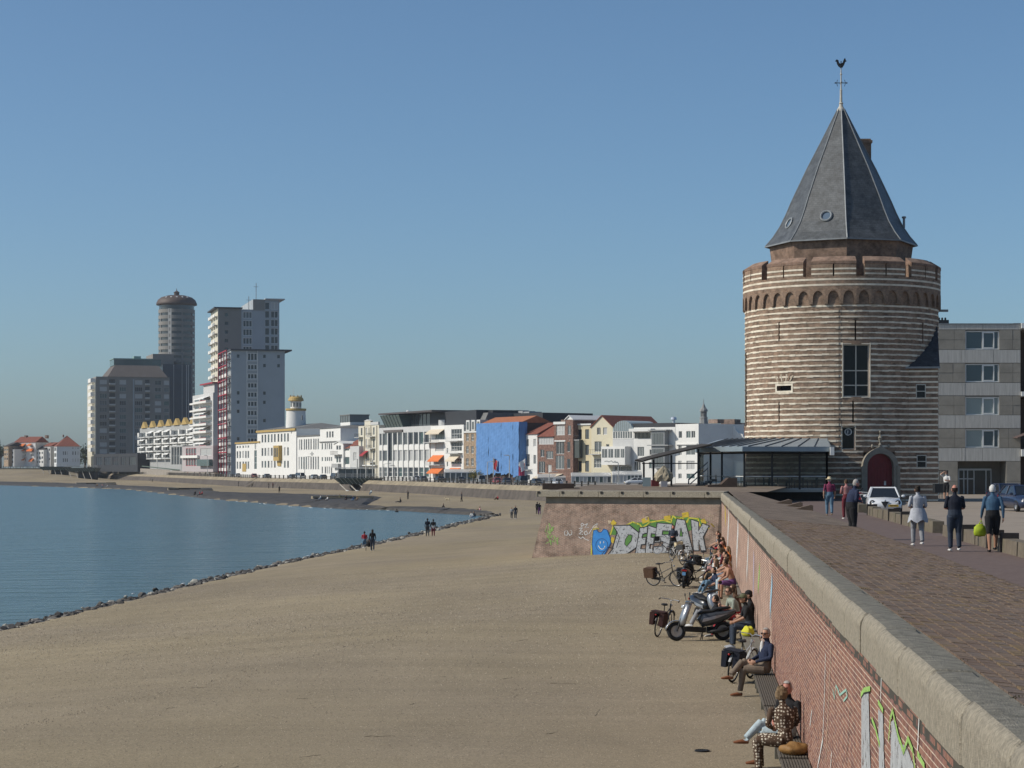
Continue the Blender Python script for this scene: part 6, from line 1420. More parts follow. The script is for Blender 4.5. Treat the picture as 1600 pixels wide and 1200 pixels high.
b.pbox('white_band', 285.5, 312, 711.5, 715.5, -1., -.01, WHITE); b.win(313, 331, 701, 712, glass=FG[2], cols=2); b.pbox('glass_front', 313, 332.5, 718, 728, -1.5, -.01, FG[3]); b.close()
b = Bld('black_pavilion', 'long low black building in front of the grey flats', Vector((PX(146, 1030), 1030)), Vector((PX(215, 960), 960)), 709, 10, DARKB, base=4.5)
for i in range(5): b.win(150 + i * 13, 160 + i * 13, 714, 727, glass=FG[0], frame=DARKB, cols=3)
b.close()
# --- houses at the far left
b = Bld('awning_house', 'white hotel with red tiled roof and many orange awnings', Vector((PX(22, 1065), 1065)), Vector((PX(55.5, 1060), 1060)), 691, 12, WHITE, base=7.)
zx, zy = zc(.1, 0, 670)
for y0, y1 in ((315, 360), (395, 430), (470, 510)):
    for x0, x1 in ((238, 262), (340, 400), (480, 525)): b.win(zx(x0), zx(x1), zy(y0), zy(y1), cols=2)
b.grid([zx(270), zx(370), zx(490)], [(zy(262), zy(285))], 4)
for x0, x1, y0, y1 in ((235, 310, 232, 258), (335, 400, 232, 265), (445, 500, 235, 260), (325, 410, 312, 340), (440, 530, 308, 345), (222, 305, 378, 428), (320, 405, 460, 485), (475, 530, 462, 505)): b.awning(zx(x0), zx(x1), zy(y0), zy(y1), ORANGE, 2)
for y in (300, 372, 445): b.balcony(zx(320), zx(415), zy(y), out=1.5)
b.gable_x(682, TILE); b.close(); b.pbox('chimney', 29, 31.5, 680, 685, 5, 7, BRK); b.pbox('chimney', 61, 64, 680, 685, 5, 7, BRK)
for nm, lb, p0, p1, top, m in (('small_white_house', 'small white house left of the hotel with orange awnings', 13, 22, 701.5, WHITE), ('low_white_house', 'low white house between the hotel and the red hip roof', 56, 68, 702, WHITE), ('green_gable_house', 'pale house with green gable left of the red hip roof', 67, 79, 697, PALE), ('brown_house', 'narrow brown house at the left edge beside the dark tree', 6, 13, 697, BRKL)):
    b = Bld(nm, lb, Vector((PX(p0, 1062), 1062)), Vector((PX(p1, 1058), 1058)), top, 10, m, base=7.)
    n_ = max(2, int((p1 - p0) / 4)); b.grid([p0 + (p1 - p0) * (i + .5) / n_ for i in range(n_)], [(top + 4, top + 7.5), (top + 11, top + 15), (top + 18, top + 22)], 2.2)
    b.gable_x(top - 6, TILED if p0 < 60 else TILE); b.close()
A_ = Vector((PX(88.5, 1040), 1040))
b = Bld('hip_roof_house', 'large pale house with a steep red hipped roof, one side in shade', A_, perp_B(A_, DX2, 125), 697.5, 14, mat('render_bluewhite', (.60, .62, .62), .85, .05), base=7.)
b.grid([99, 102, 105, 114, 118, 122], [(705, 711), (716, 722)], 1.8); b.grid([114, 118, 122], [(699, 701.5)], 1.6); b.hip(680.5, TILE, inset=6); b.close(); b.pbox('chimney', 100, 102, 679, 683, 6, 8, BRK)
for j in range(3): q = MB(); q.box(-.06, 2, 2 + j * 3, -.005, 12, 3.8 + j * 3); q.build('side_window', FG[1], b.o)
# ================================================================ FAR SEA WALL, RAILING, STREET FURNITURE
def offs(poly, d):                                   # offset a polyline to its seaward (left-hand) side by d
    out = []
    for i, p in enumerate(poly):
        a = Vector(poly[max(0, i - 1)]); b = Vector(poly[min(len(poly) - 1, i + 1)]); t = (b - a).normalized(); n = Vector((-t.y, t.x)); out.append(Vector(p) + n * d)
    return out
fsw = thing('boulevard_sea_wall', 'long dark stone sea wall with ochre ledge below the far boulevard', 'wall')
face_m = mat('dark_stone_face', (.085, .072, .062), .9, .35, .5, bump=.6, bscale=2, grime=.5, gcol=(.14, .12, .10))
SWr = resample(SW, 60); o0, o1, o2, o3 = [offs(SWr, d) for d in (0, .15, 1.5, 2.6)]
q = MB()
for i in range(59): q.poly([(*o1[i], 3.42), (*o1[i + 1], 3.42), (*o2[i + 1], 2.45), (*o2[i], 2.45)]); q.poly([(*o0[i], 3.42), (*o0[i + 1], 3.42), (*o1[i + 1], 3.42), (*o1[i], 3.42)])
q.build('ledge', ochre_stone, fsw)
q = MB()
for i in range(59): q.poly([(*o2[i], 2.45), (*o2[i + 1], 2.45), (*o3[i + 1], -.3), (*o3[i], -.3)])
q.build('stone_face', face_m, fsw)
rail = thing('boulevard_railing', 'long railing of stubby dark posts along the far sea wall', 'railing')
q = MB(); q.box(-.16, -.16, 0, .16, .16, 1.0); q.box(-.2, -.2, 1.0, .2, .2, 1.12); post_me = q.mesh('post', mat('post_dark', (.085, .08, .07), .9, .2, 3))
L_tot = sum((a - b).length for a, b in zip(SWr[:-1], SWr[1:])); npst = 190; pr = offs(resample(SW, npst), -.35)
for p in pr[3:]: link('post', post_me, rail, (p.x, p.y, 3.38))
for z in (3.85, 4.25):
    q = MB(); q.tube([(p.x, p.y, z) for p in pr], .05, 4); q.build('rail', mat('rail_dark', (.10, .095, .085), .8, .1), rail)
# retaining walls and ramp under the high-rises
ter = mat('terrace_stone', (.28, .25, .215), .9, .15, .4)
def V3(px, Y, z): return (PX(px, Y), Y, z)
rb_ = [(335, 770), (345, 790), (160, 1160), (150, 1130), (205, 990)]
q = MB(); q.hexa([V3(px, Y, 3) for px, Y in rb_], [V3(px, Y, z) for (px, Y), z in zip(rb_, (4.6, 4.6, 7.0, 7.0, 6.4))])
tag(q.build('retaining_wall', ter), 'pale stone retaining wall and ramp below the high-rise flats', 'wall')
q = MB(); q.poly([V3(335, 772, 4.62), V3(352, 860, 4.8), V3(250, 1250, 6.4), V3(-20, 1250, 6.9), V3(-20, 1036, 6.9), V3(140, 1020, 6.9), V3(150, 1131, 6.98), V3(205, 992, 6.38)]); tag(q.build('upper_boulevard', ter), kind='structure')
q = MB(); q.tube([V3(222, 950, 7.2), V3(280, 850, 5.6)], .25, 5); tag(q.build('ramp_handrail', mat('rail_green', (.09, .12, .10), .7, .1)), 'dark sloping handrail on the ramp below the gold gable flats', 'handrail')

hull_m = mat('platform_green', (.055, .075, .07), .7, .2, .5); strut_m = mat('platform_timber', (.38, .35, .30), .85, .15)
def platform(label, px0, px1, ytop, Y, side=1, masts=()):
    k_ = Y / FPX; c = Vector((PX((px0 + px1) / 2, Y), Y)); t = thing('beach_platform', label, 'platform', (c.x, c.y, 0), group='raised platforms on the far sea wall'); w = (px1 - px0) * k_; zt = PZ(ytop, Y); D = 9.
    q = MB(); q.hexa([(-w / 2 + 2.0, 0.5, zt - 1.7), (w / 2 - 1.2, 0.5, zt - 1.7), (w / 2 - 1, D, zt - 1.7), (-w / 2 + 2.5, D, zt - 1.7)], [(-w / 2, -.5, zt), (w / 2, -.5, zt), (w / 2, D, zt), (-w / 2 + .5, D, zt)]); h = q.build('hull_deck', hull_m, t)
    for i in range(int(w / 1.1)): q = MB(); x = -w / 2 + .6 + i * 1.1; q.tube([(x, -.5, zt - .05), (x + 1.3, .45, zt - 1.6)], .09, 4); q.build('rib', mat('platform_rib', (.22, .25, .24), .7, .1), h)
    n = max(4, int(w / 1.6))
    for i in range(n + 1): q = MB(); x = -w / 2 + w * i / n; q.box(x - .05, -.45, zt, x + .05, -.35, zt + 1.1); q.build('rail_post', mat('platform_rail', (.42, .43, .42), .6, .1), t)
    for z in (.55, 1.08): q = MB(); q.tube([(-w / 2, -.4, zt + z), (w / 2, -.4, zt + z)], .05, 4); q.build('rail', MATS['platform_rail'], t)
    for i in range(4): q = MB(); x = -w / 2 + w * (.18 + .2 * i); q.tube([(x - .6, .5, zt - 1.7), (x + 1.6, -2.5, .5)], .16, 5); q.build('strut', strut_m, t); q = MB(); q.ell((x + 1.7, -2.6, .35), (.7, .7, .45), 8, 5); q.build('footing', WF, t)
    q = MB(); q.box(-w * .1, 2, .2, w / 2 - 1.5, D, zt - 1.72); q.build('under_deck_shade', mat('under_deck_shade_dark', (.03, .03, .033), .9, .1), t)  # near-black block stands in for the shadow beneath the deck
    for dx, hh in masts: q = MB(); q.tube([(dx * w, 3, zt), (dx * w, 3, zt + hh)], .16, 5); q.build('mast', mat('mast_pale', (.5, .5, .47), .7, .1), t)
platform('green hull-shaped platform with white masts below the ornate house', 521, 596, 747, 553, masts=((-.02, 5.2), (.16, 5.2), (.3, 5.0)))
platform('green hull-shaped platform nearest the far left houses', 60, 106, 729, 960)
platform('green hull-shaped platform in front of the grey flats at the left', 100, 152, 731, 940)
dk_ = thing('deck_cabin', 'small white glazed cabin on the hull-shaped platform', 'cabin', (PX(557, 557), 557, PZ(747, 553)))
for i in range(6): q = MB(); q.box(-5 + i * 2, 0, 0, -4.9 + i * 2, .1, 2.6); q.build('post', WF, dk_)
q = MB(); q.box(-5.4, -.5, 2.6, 5.4, 4, 2.85); q.build('roof', WHITE, dk_); q = MB(); q.box(-4.9, .3, 0, 4.9, .4, 2.5); q.build('glass_front', FG[1], dk_)

def pole(name, label, cat, px, py0, Y, base, arm=None, m=None, r=.09):
    t = thing(name, label, cat, (PX(px, Y), Y, base)); h = PZ(py0, Y) - base; q = MB(); q.tube([(0, 0, 0), (0, 0, h)], [r * 1.3, r * .8], 6); q.build('pole', m or MATS['mast_pale'], t)
    if arm: q = MB(); q.tube([(0, 0, h), (arm * 1.4, -.2, h + .15)], r * .6, 5); q.build('arm', m or MATS['mast_pale'], t); q = MB(); q.hexa([(arm * 1.0, -.3, h + .05), (arm * 1.0 + .9, -.3, h + .05), (arm + .9, .05, h + .05), (arm, .05, h + .05)], [(arm * 1.0, -.3, h + .2), (arm + .9, -.3, h + .2), (arm + .9, .05, h + .2), (arm, .05, h + .2)]); q.build('lamp_head', m or MATS['mast_pale'], t)
    return t, h
for px, y0, Y, base, arm, lb in ((796, 712, 470, 3.3, -1, 'tall lamp post in front of the blue sheeted house'), (761.5, 722, 475, 3.3, 1, 'lamp post at the left of the blue sheeted house'), (966, 723, 440, 3.3, -1, 'lamp post before the conservatory of the arched house'), (858, 738, 450, 3.3, 1, 'short lamp post before the brick houses'), (600, 725, 556, 3.3, 1, 'lamp post at the left end of the fin office'), (617, 728, 548, 3.3, -1, 'second lamp post before the fin office'), (476, 714, 632, 3.3, 1, 'lamp post before the narrow-windowed white building'), (283, 715, 850, 3.4, 1, 'lamp post before the gold gable flats'), (246, 716, 925, 3.4, 1, 'lamp post left of the gold gable flats'), (324, 712, 765, 3.4, -1, 'lamp post before the red framed flats'), (178, 700, 1050, 3.4, 1, 'lamp post before the long black building')):
    pole('street_lamp', lb, 'street lamp', px, y0, Y, base, arm)[0]['group'] = 'lamps along the far boulevard'
for px, y0, Y, lb, cols in ((771, 715, 468, 'flagpole with hanging tricolour flag before the blue sheeting', ((.5, .04, .05), (.7, .7, .7), (.03, .07, .3))), (820.5, 716, 448, 'flagpole with red and white flag right of the blue sheeting', ((.7, .7, .7), (.42, .05, .1), (.42, .05, .1)))):
    t, h = pole('flagpole', lb, 'flagpole', px, y0, Y, 3.3)
    for i, c_ in enumerate(cols):
        q = MB(); s = -1 if px > 800 else 1; V = []
        for a in range(5):
            for b_ in range(5): V.append((s * (.05 + .28 * (i if px < 800 else 0) * .6 + .22 * a * (1 if px < 800 else 1.6)), .18 * math.sin(a * 1.3 + b_ * .6), h - .2 - (b_ * .6) - (.75 * i * (0 if px < 800 else 1.1)) - .18 * a))
        q._a(V, [(a * 5 + b_, a * 5 + b_ + 1, (a + 1) * 5 + b_ + 1, (a + 1) * 5 + b_) for a in range(4) for b_ in range(4)]); q.build('flag_stripe', mat('flag_%d_%d' % (int(px), i), c_, .8, .05), t)

# ---------------------------------------------------------------- cars
tyre_m = mat('tyre', (.018, .018, .019), .85, .1, 8); rim_m = mat('alloy', (.42, .43, .44), .35, .05, metal=.7); cglass = glass_mat('car_glass', (.015, .018, .022), .05, .7)
plate_m = mat('plate_yellow', (.55, .36, .03), .6, .05); lamp_m = glass_mat('headlamp', (.45, .47, .48), .08, .8); tail_m = mat('tail_lamp', (.30, .01, .012), .3, 0); blackp = mat('black_plastic', (.015, .015, .016), .6, .05)
wheel_me = None
def car(label, loc, rz, paint, group=None, L=4.3, Wd=1.8, H=1.46, boot=.18, van=False, near=False):
    global wheel_me
    t = thing('parked_car', label, 'car', loc, rz, group); hw = Wd / 2
    # lower body: stations from nose (+y) to tail
    st = [(L * .5, .62, .42, .58), (L * .485, .80, .30, .66), (L * .44, .93, .22, .74), (L * .33, 1.0, .2, .86), (L * .16, 1.0, .2, .95), (-L * .1, 1.0, .2, .97), (-L * .32, 1.0, .2, .99), (-L * .44, .96, .22, .98), (-L * .485, .88, .3, .9), (-L * .5, .8, .42, .78)]
    if van: st = [(y, k_, a, b + (.12 if y < L * .3 else .0)) for y, k_, a, b in st]
    q = MB(); V = []
    for y, k_, a, b in st:
        w = hw * k_; c = (b - a)
        ring = [(-w * .9, a), (w * .9, a), (w, a + c * .35), (w * .985, a + c * .7), (w * .86, b), (0, b + .025), (-w * .86, b), (-w * .985, a + c * .7), (-w, a + c * .35)]
        V += [(x, y, z) for x, z in ring]
    n = 9; F_ = [(i * n + j, (i + 1) * n + j, (i + 1) * n + (j + 1) % n, i * n + (j + 1) % n) for i in range(len(st) - 1) for j in range(n)] + [tuple(range(n)), tuple(range((len(st) - 1) * n, len(st) * n))[::-1]]
    q._a(V, F_); body = q.build('body', paint, t, smooth=True)
    # glasshouse
    y_a, y_b, y_c, y_d = (L * .24, L * .05, -L * .28, -L * .45) if not van else (L * .36, L * .22, -L * .46, -L * .49)
    zb_ = .93 if not van else 1.05
    lo_ = [(-hw * .86, y_a), (hw * .86, y_a), (hw * .88, y_d), (-hw * .88, y_d)]; hi_ = [(-hw * .66, y_b), (hw * .66, y_b), (hw * .68, y_c), (-hw * .68, y_c)]
    q = MB(); q.hexa([(x, y, zb_) for x, y in lo_], [(x, y, H - .05) for x, y in hi_]); q.build('glasshouse', cglass, t)
    q = MB(); e = .03; q.hexa([(x * 1.03, y + (.03 if i < 2 else -.03), H - .055) for i, (x, y) in enumerate(hi_)], [(x * .93, y + (-.06 if i < 2 else .06), H) for i, (x, y) in enumerate(hi_)]); q.build('roof', paint, t)
    for sx in (-1, 1):
        for (x0, y0), (x1, y1) in (((hw * .87, y_a), (hw * .67, y_b)), ((hw * .89, y_d), (hw * .69, y_c)), ((hw * .89, (y_a + y_d) / 2 - .1), (hw * .69, (y_b + y_c) / 2))):
            q = MB(); q.tube([(sx * x0, y0, zb_ - .02), (sx * x1, y1, H - .03)], .045, 5); q.build('pillar', paint, t)
        q = MB(); q.ell((sx * (hw + .09), y_a - .12, zb_ + .06), (.11, .07, .075), 8, 5); q.build('mirror', paint, t)
        if not near: q = MB(); q.box(sx * hw * .62 - .16, L * .455, .60, sx * hw * .62 + .16, L * .492, .72); q.build('headlight', lamp_m, t)
        q = MB(); q.box(sx * hw * .7 - .14, -L * .495, .72, sx * hw * .7 + .14, -L * .46, .88); q.build('tail_light', tail_m, t)
        for yy in (L * .315, -L * .30):
            if wheel_me is None: k1 = MB(); k1.lathe([(.20, -.09), (.30, -.1), (.325, -.06), (.325, .06), (.30, .1), (.20, .09)], 18); wheel_me = k1.mesh('tyre', tyre_m, True); k2 = MB(); k2.lathe([(.001, .06), (.06, .075), (.19, .06), (.2, .09)], 12); k2.lathe([(.001, -.06), (.06, -.075), (.19, -.06), (.2, -.09)], 12); rim_me_ = k2.mesh('rim', rim_m); wheel_me = (wheel_me, rim_me_)
            o = link('wheel', wheel_me[0], t, (sx * (hw - .1), yy, .325)); o.rotation_euler = (0, R(90), 0); link('rim', wheel_me[1], o)
    q = MB(); q.box(-.26, L * .5 - .01, .40, .26, L * .5 + .015, .51); pl = q.build('number_plate', plate_m, t)
    if not near: q = MB(); q.box(-.5, L * .488, .28, .5, L * .5 + .005, .38); q.build('grille', blackp, t)
    return t, pl
def paint(name, c): return mat('car_' + name, c, .28, 0, coat=.6, spec=.5)
pw_, pk, pr_, pb_, pg_, ps_ = paint('white', (.62, .63, .64)), paint('black', (.015, .016, .018)), paint('red', (.33, .02, .025)), paint('navy', (.012, .022, .055)), paint('dark_grey', (.06, .065, .07)), paint('silver', (.36, .38, .39))
def swt(px):                                           # a spot on the boulevard behind the railing, with the street's heading
    best = min(range(len(pr) - 1), key=lambda i: abs(800 + FPX * pr[i].x / pr[i].y - px)); d = (pr[best + 1] - pr[best]).normalized(); n_ = Vector((d.y, -d.x)); return pr[best] + n_ * 5.5, d
for i, (px, col, van, lb, flip) in enumerate(((346, pw_, 0, 'white car parked before the red framed flats', 0), (372, pr_, 0, 'red car parked before the small white annex', 1), (391, pg_, 0, 'dark grey car parked before the gold door of the white building', 0), (432, pg_, 0, 'dark car parked under the lit white building with gold bay', 0), (446, ps_, 1, 'large silver van parked before the white building corner', 1), (463, ps_, 0, 'silver car parked before the narrow-windowed white building', 0), (475, pk, 0, 'black car parked beside the lamp post at the white buildings', 0), (494, pk, 1, 'long black van parked before the stepped white building', 1), (508, pk, 0, 'black car parked left of the hull-shaped platform', 0), (619, pw_, 0, 'white car parked before the fin office', 0), (630, pg_, 0, 'dark grey car right of the white car at the fin office', 1), (656, pk, 0, 'black car parked at the right end of the fin office', 0), (684, pg_, 0, 'grey car parked under the orange awnings', 0), (716, ps_, 1, 'pale blue-grey van before the tan brick house', 0), (738, pr_, 0, 'red car parked at the left of the blue sheeting', 1), (752, pb_, 0, 'dark blue car parked under the blue sheeting', 0), (774, pk, 1, 'dark van parked in front of the blue sheeting', 0), (803, pk, 0, 'black car parked at the right of the blue sheeting', 1), (826, pw_, 0, 'white car parked before the narrow white house', 0))):
    p, d = swt(px); car(lb, (p.x, p.y, Z_FAR), math.atan2(d.y, d.x) - math.pi / 2 + (math.pi if flip else 0) + rnd.uniform(-.1, .1), col, 'cars parked along the far boulevard', van=bool(van), H=1.46 if not van else 1.95, L=4.3 if not van else 4.9)
car('white car parked before the glass conservatories on the bastion road', (PX(991, 440), 440, 3.3), R(100), pw_, 'cars parked along the far boulevard')
# the white car facing the camera beside the tower
YC = 107.
t, pl = car('white hatchback facing the camera beside the tower door', (PX(1392, YC), YC + 2.1, Z_ROAD - .06), R(172), pw_, near=True, Wd=1.8)
fy = 4.3 * .5
for sx in (-1, 1):
    q = MB(); rot = Matrix.Rotation(R(sx * 30), 3, 'Z'); q.ell((sx * .66, fy - .17, .66), (.15, .09, .135), 12, 8); hl = q.build('headlight', blackp, t, smooth=True); q = MB(); q.ell((sx * .65, fy - .095, .66), (.07, .05, .07), 10, 6); q.build('lens', lamp_m, hl, smooth=True)
    q = MB(); q.box(sx * .62 - .18, fy - .06, .30, sx * .62 + .18, fy - .02, .40); q.build('air_intake', blackp, t)
q = MB(); q.ext([(-.20, fy - .04, .70), (.20, fy - .04, .70), (0, fy + .02, .36)], (0, .03, 0)); gr = q.build('shield_grille', blackp, t); q = MB(); q.tube([(-.21, fy, .71), (0, fy + .06, .35), (.21, fy, .71), (-.21, fy, .71)], .018, 6); q.build('grille_chrome', rim_m, gr); q = MB(); q.ell((0, fy + .02, .76), (.06, .04, .06), 10, 6); q.build('badge', rim_m, gr)
q = MB(); q.box(-.5, fy - .03, .20, .5, fy - .005, .30); q.build('lower_intake', blackp, t); pl.location = (-.42, .02, .05)
q = MB()
for i in range(6): q.box(-.2 + i * .07, fy + .016, .425, -.155 + i * .07, fy + .019, .485)
q.build('plate_characters', blackp, pl)
car('dark blue hatchback parked at the right edge of the picture', (PX(1588, 122), 124, Z_ROAD), R(182), pb_); car('dark blue car half out of the picture at the right edge', (PX(1613, 112), 114, Z_ROAD), R(185), pb_)
# red motor scooter and bicycle racks near the tower door
rk = thing('bicycle_rack', 'pale tubular bicycle rack beside the tower door', 'rack', (PX(1342, 112), 112, Z_ROAD))
for i in range(3): q = MB(); x = -.75 + i * .75; q.tube([(x, 0, 0), (x, 0, .85), (x + .1, 0, .95), (x + .5, 0, .95), (x + .6, 0, .85), (x + .6, 0, 0)], .025, 6); q.build('hoop', mat('rack_pale', (.6, .58, .53), .5, .05), rk)
q = MB(); q.tube([(-.9, 0, .95), (.0, -.1, 1.1), (1.6, 0, .95)], .03, 6); q.build('bar', MATS['rack_pale'], rk)

# ---------------------------------------------------------------- groynes and steps on the far beach
def groyne(label, px, py, Y, w, seed):
    t = thing('stone_steps', label, 'steps', (PX(px, Y), Y, bz(PX(px, Y), Y)), R(15), group='stone steps on the basalt slope'); rs = random.Random(seed)
    for i in range(4):
        for j in range(3):
            q = MB(); x0 = -w / 2 + w / 4 * i; z = .9 - .28 * j; q.box(x0 + .05, j * -1.8 + .0, -.8, x0 + w / 4 - .05, j * -1.8 + 1.75, z + rs.uniform(-.06, .06)); q.build('block', rs.choice([ochre_stone, basalt, MATS['terrace_stone']]), t)
groyne('broad stone steps on the basalt slope nearest the hull-shaped platform', 535, 785, 405, 12, 1); groyne('stone steps on the basalt slope below the red framed flats', 297, 772, 560, 12, 2); groyne('stone steps on the basalt slope far left below the grey flats', 150, 760, 730, 14, 3)
q = MB(); pp = P(385, 757, 640); 
beach_stair = thing('beach_stair', 'narrow stair with handrail down the far sea wall', 'stair', (PX(398, 650), 648, .4))
for i in range(8): q = MB(); q.box(-2.5 + i * .6, -.6, i * .36, -1.9 + i * .6, .6, i * .36 + .3); q.build('step', ochre_stone, beach_stair)
q = MB(); q.tube([(-2.5, -.6, 1), (2.3, -.6, 3.9)], .07, 5); q.build('handrail', MATS['rail_dark'], beach_stair)
# ---------------------------------------------------------------- trees and shrubs at the far left and on the street
def leafy(name, label, cat, loc, h, w, m, n=500, trunk=True, seed=1, ls=.5, group=None):
    t = thing(name, label, cat, loc, group=group); rs = random.Random(seed); q = MB(); cl_ = [(rs.gauss(0, w * .22), rs.gauss(0, w * .22), h * rs.uniform(.4, .88), rs.uniform(.16, .3) * w) for _ in range(9)]
    for i in range(n):
        cx, cy, cz_, r = rs.choice(cl_); v = Vector((rs.gauss(0, 1), rs.gauss(0, 1), rs.gauss(0, .8))).normalized() * r * rs.uniform(.55, 1.05); p = Vector((cx, cy, cz_)) + v
        a = Vector((rs.gauss(0, 1), rs.gauss(0, 1), rs.gauss(0, 1))).normalized() * ls; b_ = a.orthogonal().normalized() * ls * .6
        q.poly([p - a * .5, p + b_ * .5, p + a * .5, p - b_ * .5], rs.choice([0, 0, 1]))
    q.build('crown', [m, mat(m.name + '_light', [min(1, c_ * 1.5) for c_ in m.diffuse_color[:3]] if 0 else (.06, .075, .03), .9, .2)], t)
    if trunk:
        q = MB(); q.tube([(0, 0, -.3), (.1, 0, h * .3), (0, .1, h * .6)], [.05 * w, .04 * w, .02 * w], 7)
        for i in range(4): a = i * 1.6; q.tube([(0, 0, h * .35), (math.cos(a) * w * .2, math.sin(a) * w * .2, h * .6)], [.025 * w, .01 * w], 5)
        q.build('trunk', mat('bark', (.06, .045, .035), .9, .2), t)
dkg = mat('leaf_dark', (.028, .036, .02), .9, .3, .5)
leafy('dark_tree', 'dark leafy tree at the left edge behind the far houses', 'tree', (PX(1, 1070), 1070, 6.5), 13, 11, dkg, 900, seed=2, ls=.9); leafy('dark_tree', 'second dark tree leaving the picture at the left edge', 'tree', (PX(-8, 1075), 1075, 6.5), 15, 12, dkg, 900, seed=3, ls=.9)
leafy('dark_tree', 'low dark trees between the hip roof house and the grey flats', 'tree', (PX(133, 1080), 1080, 6.5), 11, 12, dkg, 900, seed=5, ls=.9)
leafy('street_shrub', 'rounded ochre shrub left of the blue sheeted house', 'shrub', (PX(741, 505), 505, 3.3), 2.6, 4.2, mat('leaf_ochre', (.20, .15, .03), .9, .3, .5), 500, False, seed=4, ls=.3)
# ================================================================ PEOPLE
SK = mat('skin', (.42, .24, .165), .6, .06, 8); SK2 = mat('skin_tan', (.34, .18, .115), .6, .06, 8); SK3 = mat('skin_ruddy', (.44, .19, .14), .6, .06, 8)
CL = {}
def cl(name, c=None, rough=.9):
    if name not in CL: CL[name] = mat('cloth_' + name, c, rough, .14, 14, bump=.35, bscale=40)
    return CL[name]
for n_, c_ in dict(black=(.014, .014, .016), navy=(.018, .025, .055), darknavy=(.012, .015, .026), jeans=(.10, .17, .24), darkjeans=(.03, .04, .06), lightjeans=(.36, .43, .46), grey=(.24, .245, .26), lightgrey=(.36, .37, .40), darkgrey=(.06, .062, .065), white=(.58, .57, .55), red=(.32, .03, .04), magenta=(.30, .028, .075), maroon=(.13, .022, .03), teal=(.045, .095, .16), taupe=(.16, .125, .095), brown=(.09, .05, .03), tan=(.26, .17, .09), shoe_brown=(.17, .065, .03), olive=(.10, .105, .06), sage=(.26, .29, .24), pink=(.45, .25, .24), orange=(.5, .17, .05), lime=(.28, .36, .02), yellow=(.5, .48, .04), mustard=(.30, .16, .03), straw=(.55, .46, .30), hair_grey=(.33, .31, .29), hair_dark=(.022, .016, .012), hair_brown=(.07, .042, .024), hair_blond=(.17, .115, .065), hair_white=(.55, .54, .52), purple=(.12, .05, .15), blue=(.03, .09, .26)).items(): cl(n_, c_)
def dots_mat():
    m, nt, N, L, B = _new('cloth_polka'); tc = N.new('ShaderNodeTexCoord'); v = N.new('ShaderNodeTexVoronoi'); v.inputs['Scale'].default_value = 21; v.inputs['Randomness'].default_value = .45; L.new(tc.outputs['Object'], v.inputs['Vector'])
    r = N.new('ShaderNodeMapRange'); r.inputs[1].default_value = .30; r.inputs[2].default_value = .36; r.inputs[3].default_value = 1; r.inputs[4].default_value = 0; L.new(v.outputs['Distance'], r.inputs[0])
    mx = N.new('ShaderNodeMix'); mx.data_type = 'RGBA'; L.new(r.outputs[0], mx.inputs[0]); mx.inputs[6].default_value = (.075, .043, .024, 1); mx.inputs[7].default_value = (.62, .56, .45, 1); L.new(mx.outputs[2], B.inputs['Base Color']); B.inputs['Roughness'].default_value = .85; CL['polka'] = m
def check_mat(name, c1, c2, sc_):
    m, nt, N, L, B = _new(name); tc = N.new('ShaderNodeTexCoord'); w1 = N.new('ShaderNodeTexWave'); w1.inputs['Scale'].default_value = sc_; w1.bands_direction = 'X'; w2 = N.new('ShaderNodeTexWave'); w2.inputs['Scale'].default_value = sc_; w2.bands_direction = 'Z'
    for w in (w1, w2): L.new(tc.outputs['Object'], w.inputs['Vector'])
    a = N.new('ShaderNodeMath'); a.operation = 'MULTIPLY'; L.new(w1.outputs['Fac'], a.inputs[0]); L.new(w2.outputs['Fac'], a.inputs[1]); mx = N.new('ShaderNodeMix'); mx.data_type = 'RGBA'; L.new(a.outputs[0], mx.inputs[0]); mx.inputs[6].default_value = c4(c1); mx.inputs[7].default_value = c4(c2); L.new(mx.outputs[2], B.inputs['Base Color']); B.inputs['Roughness'].default_value = .9; CL[name] = m
dots_mat(); check_mat('check', (.10, .015, .05), (.36, .04, .10), 5.); check_mat('stripe', (.30, .05, .05), (.55, .52, .48), 8.)

def v3(*a): return Vector(a)
def both(d): return {k: Vector(v) for k, v in d.items()}
def stand(walk=0., arms='down', lean=0., turn=0.):
    s = walk * .22
    J = dict(pel=v3(0, 0, .95), waist=v3(0, .01, 1.1), chest=v3(0, .02 + lean * .5, 1.3), neck=v3(0, lean, 1.47), head=v3(0, .03 + lean * 1.3, 1.63),
             shl=v3(-.19, lean, 1.42), shr=v3(.19, lean, 1.42), hpl=v3(-.095, 0, .93), hpr=v3(.095, 0, .93),
             knl=v3(-.1, .04 + s * .7, .51), knr=v3(.1, .04 - s * .35, .5), anl=v3(-.1, s, .085), anr=v3(.1, -s * 1.25, .085 + abs(s) * .35),
             ell=v3(-.25, -.03 - s * .4 + lean, 1.14), elr=v3(.25, -.03 + s * .4 + lean, 1.14), wrl=v3(-.26, .06 - s + lean, .90), wrr=v3(.26, .06 + s + lean, .90))
    if arms == 'front': J.update(ell=v3(-.25, .02, 1.15), elr=v3(.25, .02, 1.15), wrl=v3(-.08, .26, 1.12), wrr=v3(.10, .26, 1.10))
    if arms == 'head': J.update(elr=v3(.30, .16, 1.55), wrr=v3(.12, .14, 1.68), ell=v3(-.26, .06, 1.16), wrl=v3(-.12, .24, 1.18))
    if arms == 'push': J.update(ell=v3(-.24, .08, 1.17), elr=v3(.24, .08, 1.17), wrl=v3(-.18, .34, 1.04), wrr=v3(.18, .34, 1.04))
    return J
